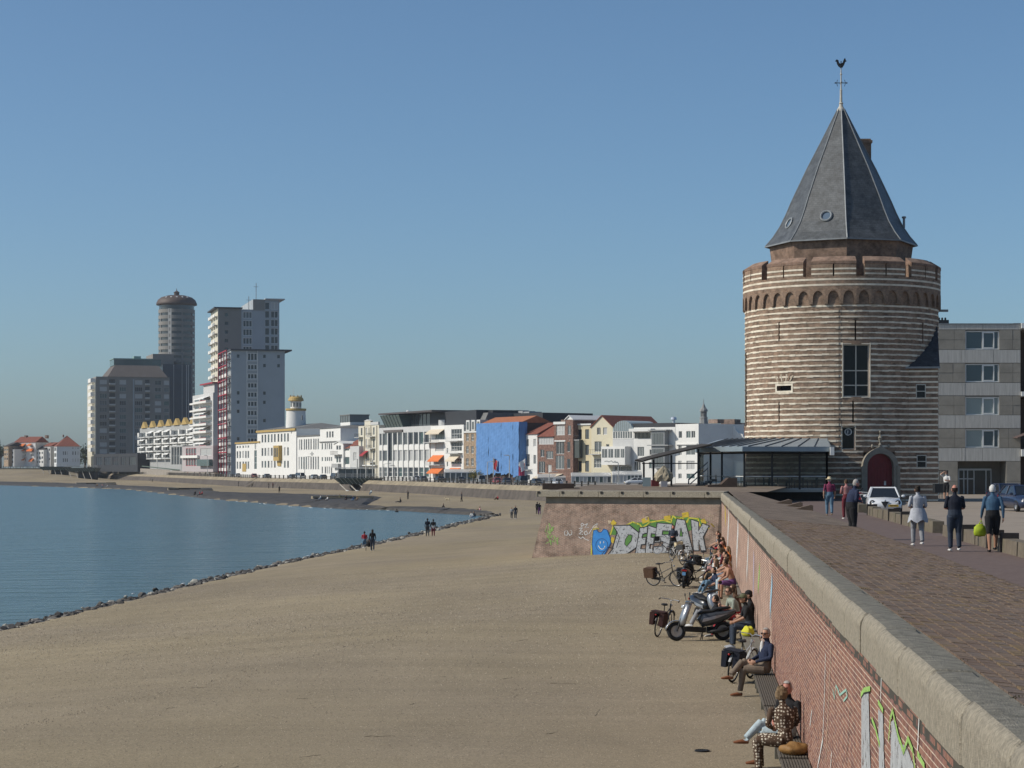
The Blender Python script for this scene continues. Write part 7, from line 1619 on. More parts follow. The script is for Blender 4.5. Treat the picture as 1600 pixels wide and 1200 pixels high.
def sit(seat=.45, lean=0., legs='down', arms='lap', tw=0., spread=.12, reach=.46):
    z = seat + .10; c, sn = math.cos(tw), math.sin(tw)
    def T(x, y, zz): return v3(x * c - y * sn, x * sn + y * c, zz)     # upper body twisted about the spine
    J = dict(pel=v3(0, 0, z), waist=T(0, .0 + lean * .25, z + .17), chest=T(0, lean * .6, z + .37), neck=T(0, lean, z + .53), head=T(0, lean * 1.2 + .04, z + .70), shl=T(-.19, lean, z + .48), shr=T(.19, lean, z + .48), hpl=v3(-.095, .03, z - .01), hpr=v3(.095, .03, z - .01),
             knl=v3(-spread, .44, z + .01), knr=v3(spread, .44, z + .01), anl=v3(-spread, reach, .085), anr=v3(spread, reach, .085))
    if legs == 'crossed': J.update(knr=v3(.02, .45, z + .14), anr=v3(-.12, .72, z - .12), knl=v3(-.03, .44, z), anl=v3(-.05, .52, .085))
    if legs == 'out': J.update(knl=v3(-.1, .43, z + .02), knr=v3(.1, .42, z + .05), anl=v3(-.08, .78, .12), anr=v3(.1, .72, .10))
    if legs == 'ground': J.update(knl=v3(-.12, .40, .50), knr=v3(.12, .44, .46), anl=v3(-.11, .62, .085), anr=v3(.12, .68, .085))
    if legs == 'flat': J.update(knl=v3(-.1, .44, .16), knr=v3(.1, .42, .2), anl=v3(-.1, .85, .085), anr=v3(.1, .82, .085))
    if arms == 'lap': J.update(ell=T(-.25, lean * .8 + .03, z + .24), elr=T(.25, lean * .8 + .03, z + .24), wrl=T(-.09, lean * .6 + .27, z + .15), wrr=T(.10, lean * .6 + .28, z + .17))
    if arms == 'knees': J.update(ell=T(-.24, lean * .8 + .10, z + .24), elr=T(.24, lean * .8 + .10, z + .24), wrl=v3(-.10, .44, z + .12), wrr=v3(.12, .42, z + .12))
    if arms == 'back': J.update(ell=T(-.28, lean - .14, z + .26), elr=T(.28, lean - .14, z + .26), wrl=T(-.30, lean - .20, z + .0), wrr=T(.3, lean - .2, z + .0))
    if arms == 'phone': J.update(ell=T(-.24, lean * .8 + .08, z + .22), elr=T(.24, lean * .8 + .08, z + .22), wrl=T(-.05, lean + .28, z + .32), wrr=T(.06, lean + .28, z + .33))
    return J
QUEUE = []
def person(label, loc, rz, J, cols, hair='hair_dark', style='short', sc=1., vox=.016, hy=0., skin=None, fat=0., group=None, face=False, skirt=None, extras=None):
    skin = skin or SK; t = thing('person', label, 'person', loc, rz, group); t.scale = (sc, sc, sc)
    fine = vox < .012
    B = []; ax = (J['shr'] - J['shl']).normalized(); hx = (J['hpr'] - J['hpl']).normalized(); mb = MB()
    def tube(zone, pts, rad, n=10, side=None):
        pts = [Vector(p) for p in pts]; mb.tube(pts, rad, n, 0, True, side)
        rr_ = [max(r) if isinstance(r, (tuple, list)) else r for r in rad]
        for a, b, r0, r1 in zip(pts[:-1], pts[1:], rr_[:-1], rr_[1:]): B.append((zone, a, b, r0, r1))
    f = fat
    tube('hips', [J['pel'] + (J['pel'] - J['waist']).normalized() * .09, J['pel'], J['waist']], [(.11 + f, .09 + f), (.168 + f, .122 + f), (.148 + f, .108 + f * 1.3)], 14, hx)
    tube('torso', [J['waist'], J['chest'], (J['shl'] + J['shr']) / 2 - (J['neck'] - J['chest']) * .12, J['neck'] + (J['neck'] - J['chest']) * .05], [(.150 + f, .108 + f * 1.3), (.176 + f, .122 + f), (.186, .10), (.062, .058)], 14, ax)
    hd = J['head']; up = (hd - J['neck']).normalized()
    tube('neck', [J['neck'] - up * .03, J['neck'] + (hd - J['neck']) * .6], [.056, .052], 10)
    rot = Matrix.Rotation(math.atan2(-(ax.y * 0), 1) + hy + math.atan2(ax.y, ax.x), 3, 'Z')
    mb.ell(hd, (.076, .094, .115), 14, 10, 0, rot); B.append(('head', hd - v3(0, 0, .03), hd + v3(0, 0, .03), .09, .09))
    mb.ell(hd + rot @ v3(0, .03, -.055), (.055, .065, .065), 10, 8, 0, rot)
    mb.ell(hd + rot @ v3(0, .098, -.012), (.014, .022, .026), 8, 6, 0, rot)
    for s in (-1, 1): mb.ell(hd + rot @ v3(.078 * s, -.005, -.01), (.014, .024, .034), 6, 6, 0, rot)
    for s, S in ((-1, 'l'), (1, 'r')):
        sh, el, wr = J['sh' + S], J['el' + S], J['wr' + S]
        tube('uarm', [sh - (el - sh) * .02 - ax * s * .03, sh, sh.lerp(el, .5), el], [.046, .057, .053, .045], 10); tube('farm', [el, el.lerp(wr, .35), wr], [.045, .044, .029], 10)
        d = (wr - el).normalized(); inn = (-ax * s); inn = (inn - d * inn.dot(d)); inn = inn.normalized() if inn.length > .05 else d.orthogonal().normalized(); fw = d.cross(inn).normalized()
        if fw.dot(v3(0, 1, .3)) < 0: fw = -fw
        pc = wr + d * .085; tube('hand', [wr, wr + d * .045, pc], [(.024, .02), (.038, .018), (.040, .016)], 10, fw)
        if fine or vox < .018:
            for k_ in range(4):
                b0 = pc + fw * (.030 - .02 * k_) - d * .01; ln = (.068, .078, .073, .058)[k_]; b1 = b0 + d * ln * .5 + inn * .012; b2 = b1 + d * ln * .35 + inn * .030; tube('hand', [b0, b1, b2], [.0095, .009, .008], 6)
            b0 = wr + d * .03 + fw * .03; tube('hand', [b0, b0 + d * .035 + fw * .026 + inn * .008, b0 + d * .066 + fw * .026 + inn * .026], [.012, .0105, .009], 6)
        else: tube('hand', [pc, pc + d * .05 + inn * .02, pc + d * .075 + inn * .045], [(.036, .016), (.032, .015), (.026, .012)], 8, fw)
        hp, kn, an = J['hp' + S], J['kn' + S], J['an' + S]
        lo_ = cols.get('calf') != 'skin' and cols.get('bot') != 'skin'; e_ = .013 if cols.get('thigh') != 'skin' else 0
        tube('thigh', [hp, hp.lerp(kn, .45), kn], [.098 + f * .6 + e_ * .5, .086 + f * .4 + e_, .063 + e_], 12); tube('calf', [kn, kn.lerp(an, .3), kn.lerp(an, .65), an + (kn - an).normalized() * (.02 if lo_ else 0)], [.074, .072, .064, .058] if lo_ else [.060, .061, .048, .040], 12)
        cd_ = (an - kn); fd = hx.cross(v3(0, 0, 1)) * -1; fd = v3(-hx.y, hx.x, 0) if fd.length < .1 else fd
        fd = v3(-hx.y, hx.x, 0).normalized(); drop = v3(0, 0, -.045); cdn = cd_.normalized()
        if abs(cdn.z) < .6: fd = (fd * .6 + v3(0, 0, .8)).normalized(); drop = cdn * .05
        tube('foot', [an + drop - fd * .055, an + drop + fd * .05 + v3(0, 0, .004), an + drop + fd * .14 - v3(0, 0, .006), an + drop + fd * .195 - v3(0, 0, .012)], [(.036, .034), (.044, .040), (.047, .028), (.034, .018)], 10, hx)
    if skirt: tube('skirt', [J['waist'], J['pel'], J['pel'] + v3(0, .02, -.22)], [(.16, .12), (.2, .16), (.24, .2)], 14, hx)
    me = mb.mesh('body', SK); o = bpy.data.objects.new('body', me); C.objects.link(o); md = o.modifiers.new('r', 'REMESH'); md.mode = 'VOXEL'; md.voxel_size = vox
    ms = o.modifiers.new('s', 'SMOOTH'); ms.factor = .5; ms.iterations = 2
    QUEUE.append((o, t, B, cols, skin))
    # hair, hats, face
    if style != 'none':
        q = MB(); k_, n_ = 12, 16; V = []; Fq = []
        r3 = {'short': (.084, .102, .124), 'thin': (.081, .099, .121), 'long': (.092, .110, .126), 'bun': (.085, .103, .124), 'bald': (.0805, .0985, .121), 'curly': (.102, .116, .140)}.get(style, (.084, .102, .124))
        dirs = []
        rq = random.Random(len(QUEUE))
        for i in range(k_ + 1):
            for j in range(n_):
                th = math.pi * i / k_; ph = 2 * math.pi * j / n_; d = v3(math.sin(th) * math.cos(ph), math.sin(th) * math.sin(ph), math.cos(th)); dirs.append(d)
                jit = 1 + rq.uniform(-.05, .05) * (2.2 if style == 'curly' else 1); V.append(hd + rot @ v3(d.x * r3[0] * jit, d.y * r3[1] * jit - .004, d.z * r3[2] * jit + .004))
        lim = {'short': .28, 'thin': .35, 'long': .22, 'bun': .3, 'bald': 2, 'curly': .15}.get(style, .28)
        for i in range(k_):
            for j in range(n_):
                fq = (i * n_ + j, (i + 1) * n_ + j, (i + 1) * n_ + (j + 1) % n_, i * n_ + (j + 1) % n_); c_ = sum((dirs[w] for w in fq), v3(0, 0, 0)) / 4
                keep = (c_.y < .30 and c_.z > -.45 - (.4 if style == 'long' else 0)) or (c_.z > .62 - (.12 if style == 'curly' else 0))
                if style == 'bald': keep = c_.y < .25 and -.5 < c_.z < .25
                if c_.y > .0 and c_.z < lim and abs(c_.x) < .93: keep = False
                if keep: Fq.append(fq)
        q._a(V, Fq); 
        if style == 'long': q.tube([hd + rot @ v3(0, -.07, .02), hd + rot @ v3(0, -.09, -.12), hd + rot @ v3(0, -.085, -.27)], [(.085, .045), (.09, .045), (.06, .03)], 10, 0, True, rot @ v3(1, 0, 0))
        if style == 'bun': q.ell(hd + rot @ v3(0, -.085, .085), (.05, .05, .045), 8, 6)
        h_ = q.build('hair', cl(hair), t, smooth=style != 'curly')
    if style in ('hat',): pass
    if face:
        q = MB()
        for s in (-1, 1): q.ell(hd + rot @ v3(.030 * s, .087, .012), (.011, .006, .007), 8, 6, 0, rot); q.ell(hd + rot @ v3(.030 * s, .088, .030), (.018, .006, .004), 8, 4, 0, rot)
        q.build('eyes', cl('hair_dark'), t); q = MB(); q.ell(hd + rot @ v3(0, .088, -.055), (.023, .008, .006), 10, 5, 0, rot); q.build('mouth', mat('lips', (.30, .09, .08), .6, 0), t)
    if extras: extras(t, hd, rot, J)
    return t
def glasses(t, hd, rot, J):
    q = MB()
    for s in (-1, 1): q.ell(hd + rot @ v3(.034 * s, .094, .012), (.029, .010, .022), 10, 6, 0, rot); q.tube([hd + rot @ v3(.06 * s, .09, .016), hd + rot @ v3(.082 * s, .0, .012)], .005, 5)
    q.tube([hd + rot @ v3(-.03, .1, .016), hd + rot @ v3(.03, .1, .016)], .005, 5); q.build('sunglasses', mat('sunglass', (.02, .008, .008), .15, 0), t)
def brim(m, r=.16, h=.10, cap=False):
    def fn(t, hd, rot, J):
        q = MB(); c = hd + v3(0, 0, .045)
        if cap: q.ell(c + v3(0, 0, .005), (.086, .104, .085), 14, 8, 0, rot); q.ell(c + rot @ v3(0, .12, -.005), (.07, .07, .012), 12, 6, 0, rot)
        else: q.lathe([(.08, .0), (r, -.012), (r + .004, .004), (.09, .02), (.088, h * .7), (.06, h), (.001, h + .004)], 18, c=c)
        q.build('hat', m, t, smooth=True)
    return fn
def finish_people():
    dg = bpy.context.evaluated_depsgraph_get()
    for o, t, B, cols, skin in QUEUE:
        me = bpy.data.meshes.new_from_object(o.evaluated_get(dg)); me.name = 'body'
        n = len(me.polygons); cc = np.empty(n * 3); me.polygons.foreach_get('center', cc); cc = cc.reshape(-1, 3)
        best = np.full(n, 1e9); zi = np.zeros(n, int); zones = sorted({b[0] for b in B})
        for z, a, b, r0, r1 in B:
            a = np.array(a); b = np.array(b); ab = b - a; L2 = max(1e-9, ab @ ab); tt = np.clip(((cc - a) @ ab) / L2, 0, 1)
            d = np.linalg.norm(cc - a - tt[:, None] * ab, axis=1) - (r0 + (r1 - r0) * tt); mk = d < best; best[mk] = d[mk]; zi[mk] = zones.index(z)
        me.materials.clear(); mats = []; idx = []
        dflt = dict(hips='bot', thigh='bot', calf='bot', foot='shoe', torso='top', uarm='top', farm='top', hand='skin', neck='skin', head='skin', skirt='bot')
        for z in zones:
            k_ = cols.get(z, cols.get(dflt[z], 'skin')); m_ = skin if k_ == 'skin' else CL[k_]
            if m_ not in mats: mats.append(m_)
            idx.append(mats.index(m_))
        for m_ in mats: me.materials.append(m_)
        me.polygons.foreach_set('material_index', np.array(idx)[zi].astype(np.int32)); me.polygons.foreach_set('use_smooth', np.ones(n, bool)); me.update()
        o.modifiers.clear(); old = o.data; o.data = me; bpy.data.meshes.remove(old); o.parent = t
    QUEUE.clear()

# ---- walkers on the promenade
def prom(px, Y): return (PX(px, Y), Y, Z_PROM)
person('man in straw hat, magenta checked shirt and jeans walking away', prom(1296, 92), R(-4), stand(.5), dict(top='check', farm='skin', bot='jeans', shoe='tan'), style='thin', hair='hair_grey', sc=.985, fat=.015, extras=brim(cl('straw'), .17, .11), group='people on the promenade')
person('person in red and white striped top half hidden behind the navy man', prom(1322.5, 86), R(10), stand(.2, 'front'), dict(top='stripe', farm='skin', bot='maroon', shoe='white'), hair='hair_brown', style='short', sc=.96, group='people on the promenade')
person('man in navy shirt standing side-on behind the stone slope', (PX(1330.5, 62), 62, Z_PROM), R(-72), stand(0, 'front', .09), dict(top='navy', uarm='navy', farm='navy', bot='black', shoe='black'), hair='hair_grey', style='thin', skin=SK3, fat=.045, sc=1.05, face=True, group='people on the promenade', vox=.014)
def tied(t, hd, rot, J):
    q = MB(); rq = random.Random(2); V = []; n = 20
    for i in range(5):
        for j in range(n): a = 2 * math.pi * j / n; fl = (.19 + .027 * i + .015 * math.sin(j * 2.3 + i)) ; V.append((fl * math.cos(a), fl * .8 * math.sin(a) - .01 * i, 1.10 - .095 * i + (.05 * math.sin(j * 1.7) if i == 4 else 0)))
    q._a(V, [(i * n + j, (i + 1) * n + j, (i + 1) * n + (j + 1) % n, i * n + (j + 1) % n) for i in range(4) for j in range(n) if not (3 <= j <= 7 and i > 0)]); q.tube([(-.05, .18, 1.09), (0, .2, 1.06), (.03, .2, .9)], .025, 6); q.build('tied_cardigan', cl('lightgrey'), t, smooth=True)
    q = MB(); q.ell((.13, .26, 1.05), (.07, .1, .1), 10, 8); q.build('red_bag', cl('red'), t)
person('woman in light grey with cardigan tied round her waist walking away', prom(1434, 57.3), R(3), stand(.55, 'front'), dict(top='lightgrey', farm='skin', bot='grey', shoe='white'), hair='hair_dark', style='bun', skin=SK2, sc=.965, extras=tied, group='people on the promenade', vox=.014)
person('bald man in black shirt and dark jeans walking away', prom(1492, 53.6), R(2), stand(.25, 'front'), dict(top='darknavy', farm='skin', bot='darkjeans', shoe='white'), style='bald', hair='hair_dark', skin=SK3, sc=1.0, fat=.03, group='people on the promenade', vox=.014)
def limebag(t, hd, rot, J):
    w = J['wrl'] + v3(0, .0, -.1); q = MB(); rq = random.Random(5); q.ell(w + v3(-.03, 0, -.26), (.17, .09, .19), 16, 12); q.v = [(x + rq.uniform(-.012, .012), y + rq.uniform(-.015, .015), z + rq.uniform(-.01, .01) + (.05 if z < w.z - .4 else 0)) for x, y, z in q.v]; q.tube([w + v3(-.07, 0, -.1), w + v3(0, 0, .02), w + v3(.04, 0, -.12)], .018, 6); q.build('lime_bag', mat('bag_lime', (.33, .42, .02), .6, .15, 6), t, smooth=True)
person('white-haired man in blue jumper carrying a lime green bag', prom(1551, 53.2), R(-3), stand(-.6), dict(top='teal', farm='teal', bot='black', calf='skin', shoe='black'), hair='hair_white', style='short', skin=SK2, sc=1.0, fat=.025, extras=limebag, group='people on the promenade', vox=.014)
person('man in white T-shirt shading his eyes beside the tower', (PX(1478.5, 121), 121, Z_ROAD + .5), R(150), stand(0, 'head'), dict(top='white', uarm='white', farm='skin', bot='black', calf='skin', shoe='black'), hair='hair_brown', sc=.98, group='people on the promenade')
finish_people()
# ================================================================ BENCHES at the foot of the wall
slat_m = mat('bench_slat', (.105, .092, .075), .85, .2, 6, stretch=(8, 1, 8)); plank_m = mat('bench_concrete', (.15, .14, .115), .9, .18, 5, bump=.3)
ZS = 2.42 + .45
def bench(label, u0, u1, slatted):
    t = thing('wall_bench', label, 'bench', WLp(0, 0, 0), WA, group='benches along the sea wall')
    if slatted:
        for i in range(10):
            q = MB(); L_ = 1.36 + i * .043; q.box(L_, u0, ZS - .05, L_ + .029, u1, ZS); q.build('slat', slat_m, t)
    else:
        for i in range(2): q = MB(); q.box(1.36 + i * .215, u0, ZS - .07, 1.36 + i * .215 + .205, u1, ZS); q.build('plank', plank_m, t)
    n = max(2, int((u1 - u0) / 2))
    for i in range(n): u = u0 + .3 + (u1 - u0 - .7) * i / (n - 1); q = MB(); q.box(1.42, u, 2.1, 1.74, u + .12, ZS - .071); q.build('support', plank_m, t)
    q = MB(); q.box(1.37, u0 + .02, ZS - .11, 1.40, u1 - .02, ZS - .072); q.build('front_rail', MATS['dark_joint'], t)
for u0, u1, sl, lb in ((24, 31.2, 1, 'slatted bench at the very bottom of the picture'), (31.4, 38, 1, 'slatted bench carrying the two women'), (38.2, 44.6, 1, 'slatted bench ending where the man in the blazer sits'), (44.8, 58.5, 0, 'plain bench between the man in the blazer and the scooter'), (59, 70, 0, 'plain bench behind the scooter'), (71, 84, 0, 'plain bench under the shirtless man'), (84.5, 98, 0, 'plain bench under the far crowd'), (98.5, 112, 0, 'plain bench nearest the bastion')): bench(lb, u0, u1, sl)
FS = WA + R(90)                                        # facing the sea
def bn(u, L=1.60): return WLp(L, u, 2.42)
BG = 'people on the wall benches'
# ---- the two women and the bag
person('woman in brown polka-dot suit seated with her back to the camera', bn(32.6, 1.50), FS - R(8), sit(lean=.10, tw=R(-62), arms='lap', reach=.40), dict(top='polka', bot='polka', farm='polka', calf='polka', shoe='tan'), hair='hair_blond', style='curly', sc=1.0, vox=.011, group=BG, hy=R(-15))
person('woman in black top and pale jeans leaning behind the polka-dot woman', bn(33.7, 1.62), FS, sit(lean=.02, legs='crossed', arms='lap', tw=R(48)), dict(top='black', bot='lightjeans', shoe='shoe_brown'), hair='hair_grey', style='short', sc=1.0, vox=.011, group=BG, hy=R(20), face=True, skin=SK3)
def heap(name, label, cat, loc, r, m, seed, rz=0.):
    t = thing(name, label, cat, loc, rz); q = MB(); rq = random.Random(seed); q.ell((0, 0, r[2] * .8), r, 18, 12); ph = [rq.uniform(0, 6) for _ in range(4)]
    q.v = [(x * (1 + .12 * math.sin(5 * y / r[1] + ph[0]) + rq.uniform(-.04, .04)), y * (1 + .1 * math.sin(6 * x / r[0] + ph[1])), max(0.0, z * (1 + .14 * math.sin(7 * x / r[0] + 4 * y / r[1] + ph[2])))) for x, y, z in q.v]
    q.build('bag_body', m, t, smooth=True); q = MB(); q.tube([(-r[0] * .7, 0, r[2] * 1.2), (-r[0] * .3, .03, r[2] * 1.75), (r[0] * .3, .03, r[2] * 1.75), (r[0] * .7, 0, r[2] * 1.2)], .014, 6); q.build('handle', m, t); return t
heap('leather_bag', 'tan leather bag lying on the slatted bench beside the polka-dot woman', 'bag', WLp(1.60, 31.7, ZS), (.22, .17, .10), mat('leather_tan', (.22, .115, .035), .6, .25, 8, bump=.4), 3, WA)
# ---- man in the blazer
def blazer(t, hd, rot, J):
    glasses(t, hd, rot, J); q = MB(); c = J['chest']; q.ell(c + v3(-.02, .085, .03), (.05, .05, .17), 10, 10); q.build('shirt_front', cl('white'), t, smooth=True)
person('grey-haired man in navy blazer and sunglasses with crossed legs', bn(43.8, 1.58), FS + R(10), sit(lean=-.06, legs='crossed', arms='lap', tw=R(14)), dict(top='navy', bot='taupe', shoe='shoe_brown'), hair='hair_grey', style='short', sc=1.05, vox=.011, group=BG, hy=R(28), face=True, fat=.012, extras=blazer)
# ---- the group near the scooter
person('man in grey cap and black T-shirt on the bench behind the scooter', bn(55.2, 1.62), FS + R(8), sit(lean=.12, arms='knees', legs='down'), dict(top='black', farm='skin', bot='darkjeans', shoe='lightgrey'), style='short', hair='hair_dark', skin=SK2, sc=1.06, vox=.013, group=BG, hy=R(5), extras=brim(cl('olive'), cap=True))
person('man with black cap half hidden behind the man in the grey cap', bn(57.0, 1.66), FS, sit(lean=.0, arms='lap'), dict(top='black', farm='skin', bot='darkgrey', shoe='black'), style='short', hair='hair_dark', sc=1.05, vox=.015, group=BG, extras=brim(cl('black'), cap=True))
person('man in sage T-shirt and red trousers leaning forward with a phone', bn(58.6, 1.35), FS + R(20), sit(lean=.18, arms='phone', legs='out'), dict(top='sage', farm='skin', bot='red', shoe='white'), style='short', hair='hair_brown', sc=1.05, vox=.015, group=BG, extras=glasses)
person('woman with long brown hair beside the man in the sage T-shirt', bn(61.0, 1.45), FS, sit(lean=.12, arms='knees'), dict(top='brown', farm='skin', bot='maroon', shoe='brown'), style='long', hair='hair_brown', sc=1.0, vox=.015, group=BG)
gx_, gy_ = PX(1114, 62.5), 62.5
person('dark-haired person in grey trousers sitting on the ground behind the scooter', (gx_, gy_, bz(gx_, gy_)), R(75), sit(.02, lean=-.10, legs='ground', arms='back'), dict(top='black', bot='grey', shoe='white'), style='short', hair='hair_dark', sc=1.05, vox=.015)
heap('yellow_bag', 'bright yellow bag on the bench next to the scooter', 'bag', WLp(1.5, 53.6, ZS), (.16, .22, .14), cl('yellow'), 7, WA)
# ---- the far crowd
crowd = [(75.6, 1.58, 'shirtless tanned man in dark shorts leaning on his knees', dict(top='skin', bot='purple', calf='skin', shoe='brown'), 'hair_dark', 'short', sit(lean=.20, arms='knees', spread=.16), None, SK2),
 (77.6, 1.52, 'person in white T-shirt and sunglasses beside the shirtless man', dict(top='pink', farm='skin', bot='lightjeans', shoe='white'), 'hair_brown', 'bun', sit(lean=.10, arms='lap'), glasses, SK),
 (80.6, 1.55, 'man in brown shirt and blue jeans with legs stretched out', dict(top='tan', farm='skin', bot='jeans', shoe='brown'), 'hair_dark', 'short', sit(lean=.05, arms='lap', legs='out'), None, SK2),
 (82.8, 1.60, 'person in white T-shirt with bare legs in the middle of the crowd', dict(top='white', farm='skin', bot='pink', thigh='skin', calf='skin', shoe='white'), 'hair_dark', 'long', sit(lean=.12, arms='knees'), None, SK),
 (85.6, 1.58, 'person in maroon top leaning forward in the crowd', dict(top='maroon', farm='skin', bot='darkjeans', shoe='white'), 'hair_brown', 'curly', sit(lean=.2, arms='knees'), None, SK),
 (88.0, 1.66, 'person in orange top seated against the wall', dict(top='orange', farm='skin', bot='grey', shoe='white'), 'hair_blond', 'long', sit(lean=0, arms='lap'), None, SK),
 (90.6, 1.54, 'person with white jacket over the arm in the far crowd', dict(top='darkgrey', farm='white', bot='white', shoe='black'), 'hair_dark', 'short', sit(lean=.15, arms='lap'), None, SK),
 (93.4, 1.6, 'bald man in a brown shirt in the far crowd', dict(top='brown', farm='skin', bot='darkgrey', shoe='black'), 'hair_brown', 'bald', sit(lean=.1, arms='knees'), None, SK3),
 (96.2, 1.58, 'person with dark curly hair in the far crowd', dict(top='black', farm='skin', bot='darkjeans', shoe='white'), 'hair_dark', 'curly', sit(lean=.14, arms='lap'), None, SK),
 (99.4, 1.62, 'person in pale top with bare shoulders near the bastion', dict(top='pink', uarm='skin', farm='skin', bot='white', calf='skin', shoe='tan'), 'hair_brown', 'long', sit(lean=.02, arms='lap'), None, SK2),
 (102.6, 1.56, 'person in red jumper near the bastion', dict(top='red', bot='darkjeans', shoe='black'), 'hair_dark', 'short', sit(lean=.08, arms='lap'), None, SK),
 (105.8, 1.6, 'person in dark coat and red scarf nearest the bastion', dict(top='darknavy', neck='red', bot='black', shoe='black'), 'hair_brown', 'short', sit(lean=.04, arms='lap'), None, SK3)]
for i, (u, L_, lb, cols_, hr, st_, J_, ex, sk_) in enumerate(crowd): person(lb, bn(u, L_), FS + R(rnd.uniform(-10, 14)), J_, cols_, hr, st_, 1.06, .018, R(rnd.uniform(-20, 25)), sk_, group=BG, extras=ex)
ex_ = [(79.0, 1.05, 'navy', 'jeans', 'sitting on the sand before the man in blue jeans'), (84.2, 1.2, 'white', 'black', 'sitting on the sand beside the parked bicycles'), (87.0, 1.25, 'red', 'tan', 'sitting low in front of the far crowd'), (91.8, 1.3, 'black', 'pink', 'sitting low between the far crowd and the bicycles'), (94.8, 1.66, 'orange', 'white', 'pressed against the wall in the far crowd'), (98.0, 1.3, 'maroon', 'grey', 'leaning out of the far crowd'), (101.0, 1.25, 'olive', 'jeans', 'sitting forward near the bastion'), (108.6, 1.6, 'grey', 'black', 'at the very end of the bench')]
for i, (u, L_, a, b_, lb) in enumerate(ex_): person('person in %s and %s %s' % (a, b_, lb), WLp(L_, u, 2.42 if L_ > 1.5 else bz(*WLp(L_, u, 0)[:2])), FS + R(rnd.uniform(-40, 30)), sit(.45 if L_ > 1.5 else .06, lean=.08, legs='down' if L_ > 1.5 else 'ground', arms='knees'), dict(top=a, farm='skin', bot=b_, shoe='white'), ['hair_dark', 'hair_brown', 'hair_blond'][i % 3], ['short', 'long', 'curly'][i % 3], 1.06, .018, group=BG)
px_, Y_ = 1052, 114.5
person('person standing in front of the graffiti behind the bicycles', (PX(px_, Y_), Y_, bz(PX(px_, Y_), Y_)), R(170), stand(0, 'front'), dict(top='darkjeans', bot='black', shoe='black'), style='short', hair='hair_brown', skin=SK3, vox=.018)

# ================================================================ BICYCLES
chrome = mat('chrome', (.5, .5, .5), .25, .05, metal=.9); fr_m = {k_: mat('frame_' + k_, c_, .4, .05, spec=.5) for k_, c_ in dict(black=(.015, .015, .017), cream=(.45, .42, .33), silver=(.35, .36, .37), green=(.03, .06, .045), white=(.55, .54, .52)).items()}
WR = .345
def torus(q, r, t, n=28, k=8):
    V = []
    for i in range(n):
        a = 2 * math.pi * i / n
        for j in range(k): b_ = 2 * math.pi * j / k; V.append((t * math.sin(b_), (r + t * math.cos(b_)) * math.cos(a), (r + t * math.cos(b_)) * math.sin(a)))
    q._a(V, [(i * k + j, ((i + 1) % n) * k + j, ((i + 1) % n) * k + (j + 1) % k, i * k + (j + 1) % k) for i in range(n) for j in range(k)])
q = MB(); torus(q, WR - .02, .021); ty_me = q.mesh('tyre', tyre_m, True); q = MB(); torus(q, WR - .02, .021); tw_me = q.mesh('tyre', fr_m['white'], True)
q = MB(); torus(q, WR - .045, .009, 28, 5); rim_me2 = q.mesh('rim', chrome, True)
q = MB()
for i in range(14): a = i * .4488; q.tube([(.03 * (-1) ** i, .02 * math.cos(a + 1), .02 * math.sin(a + 1)), (0, (WR - .05) * math.cos(a), (WR - .05) * math.sin(a))], .0028, 3, 0, False)
q.tube([(-.05, 0, 0), (.05, 0, 0)], .022, 8); sp_me = q.mesh('spokes', chrome)
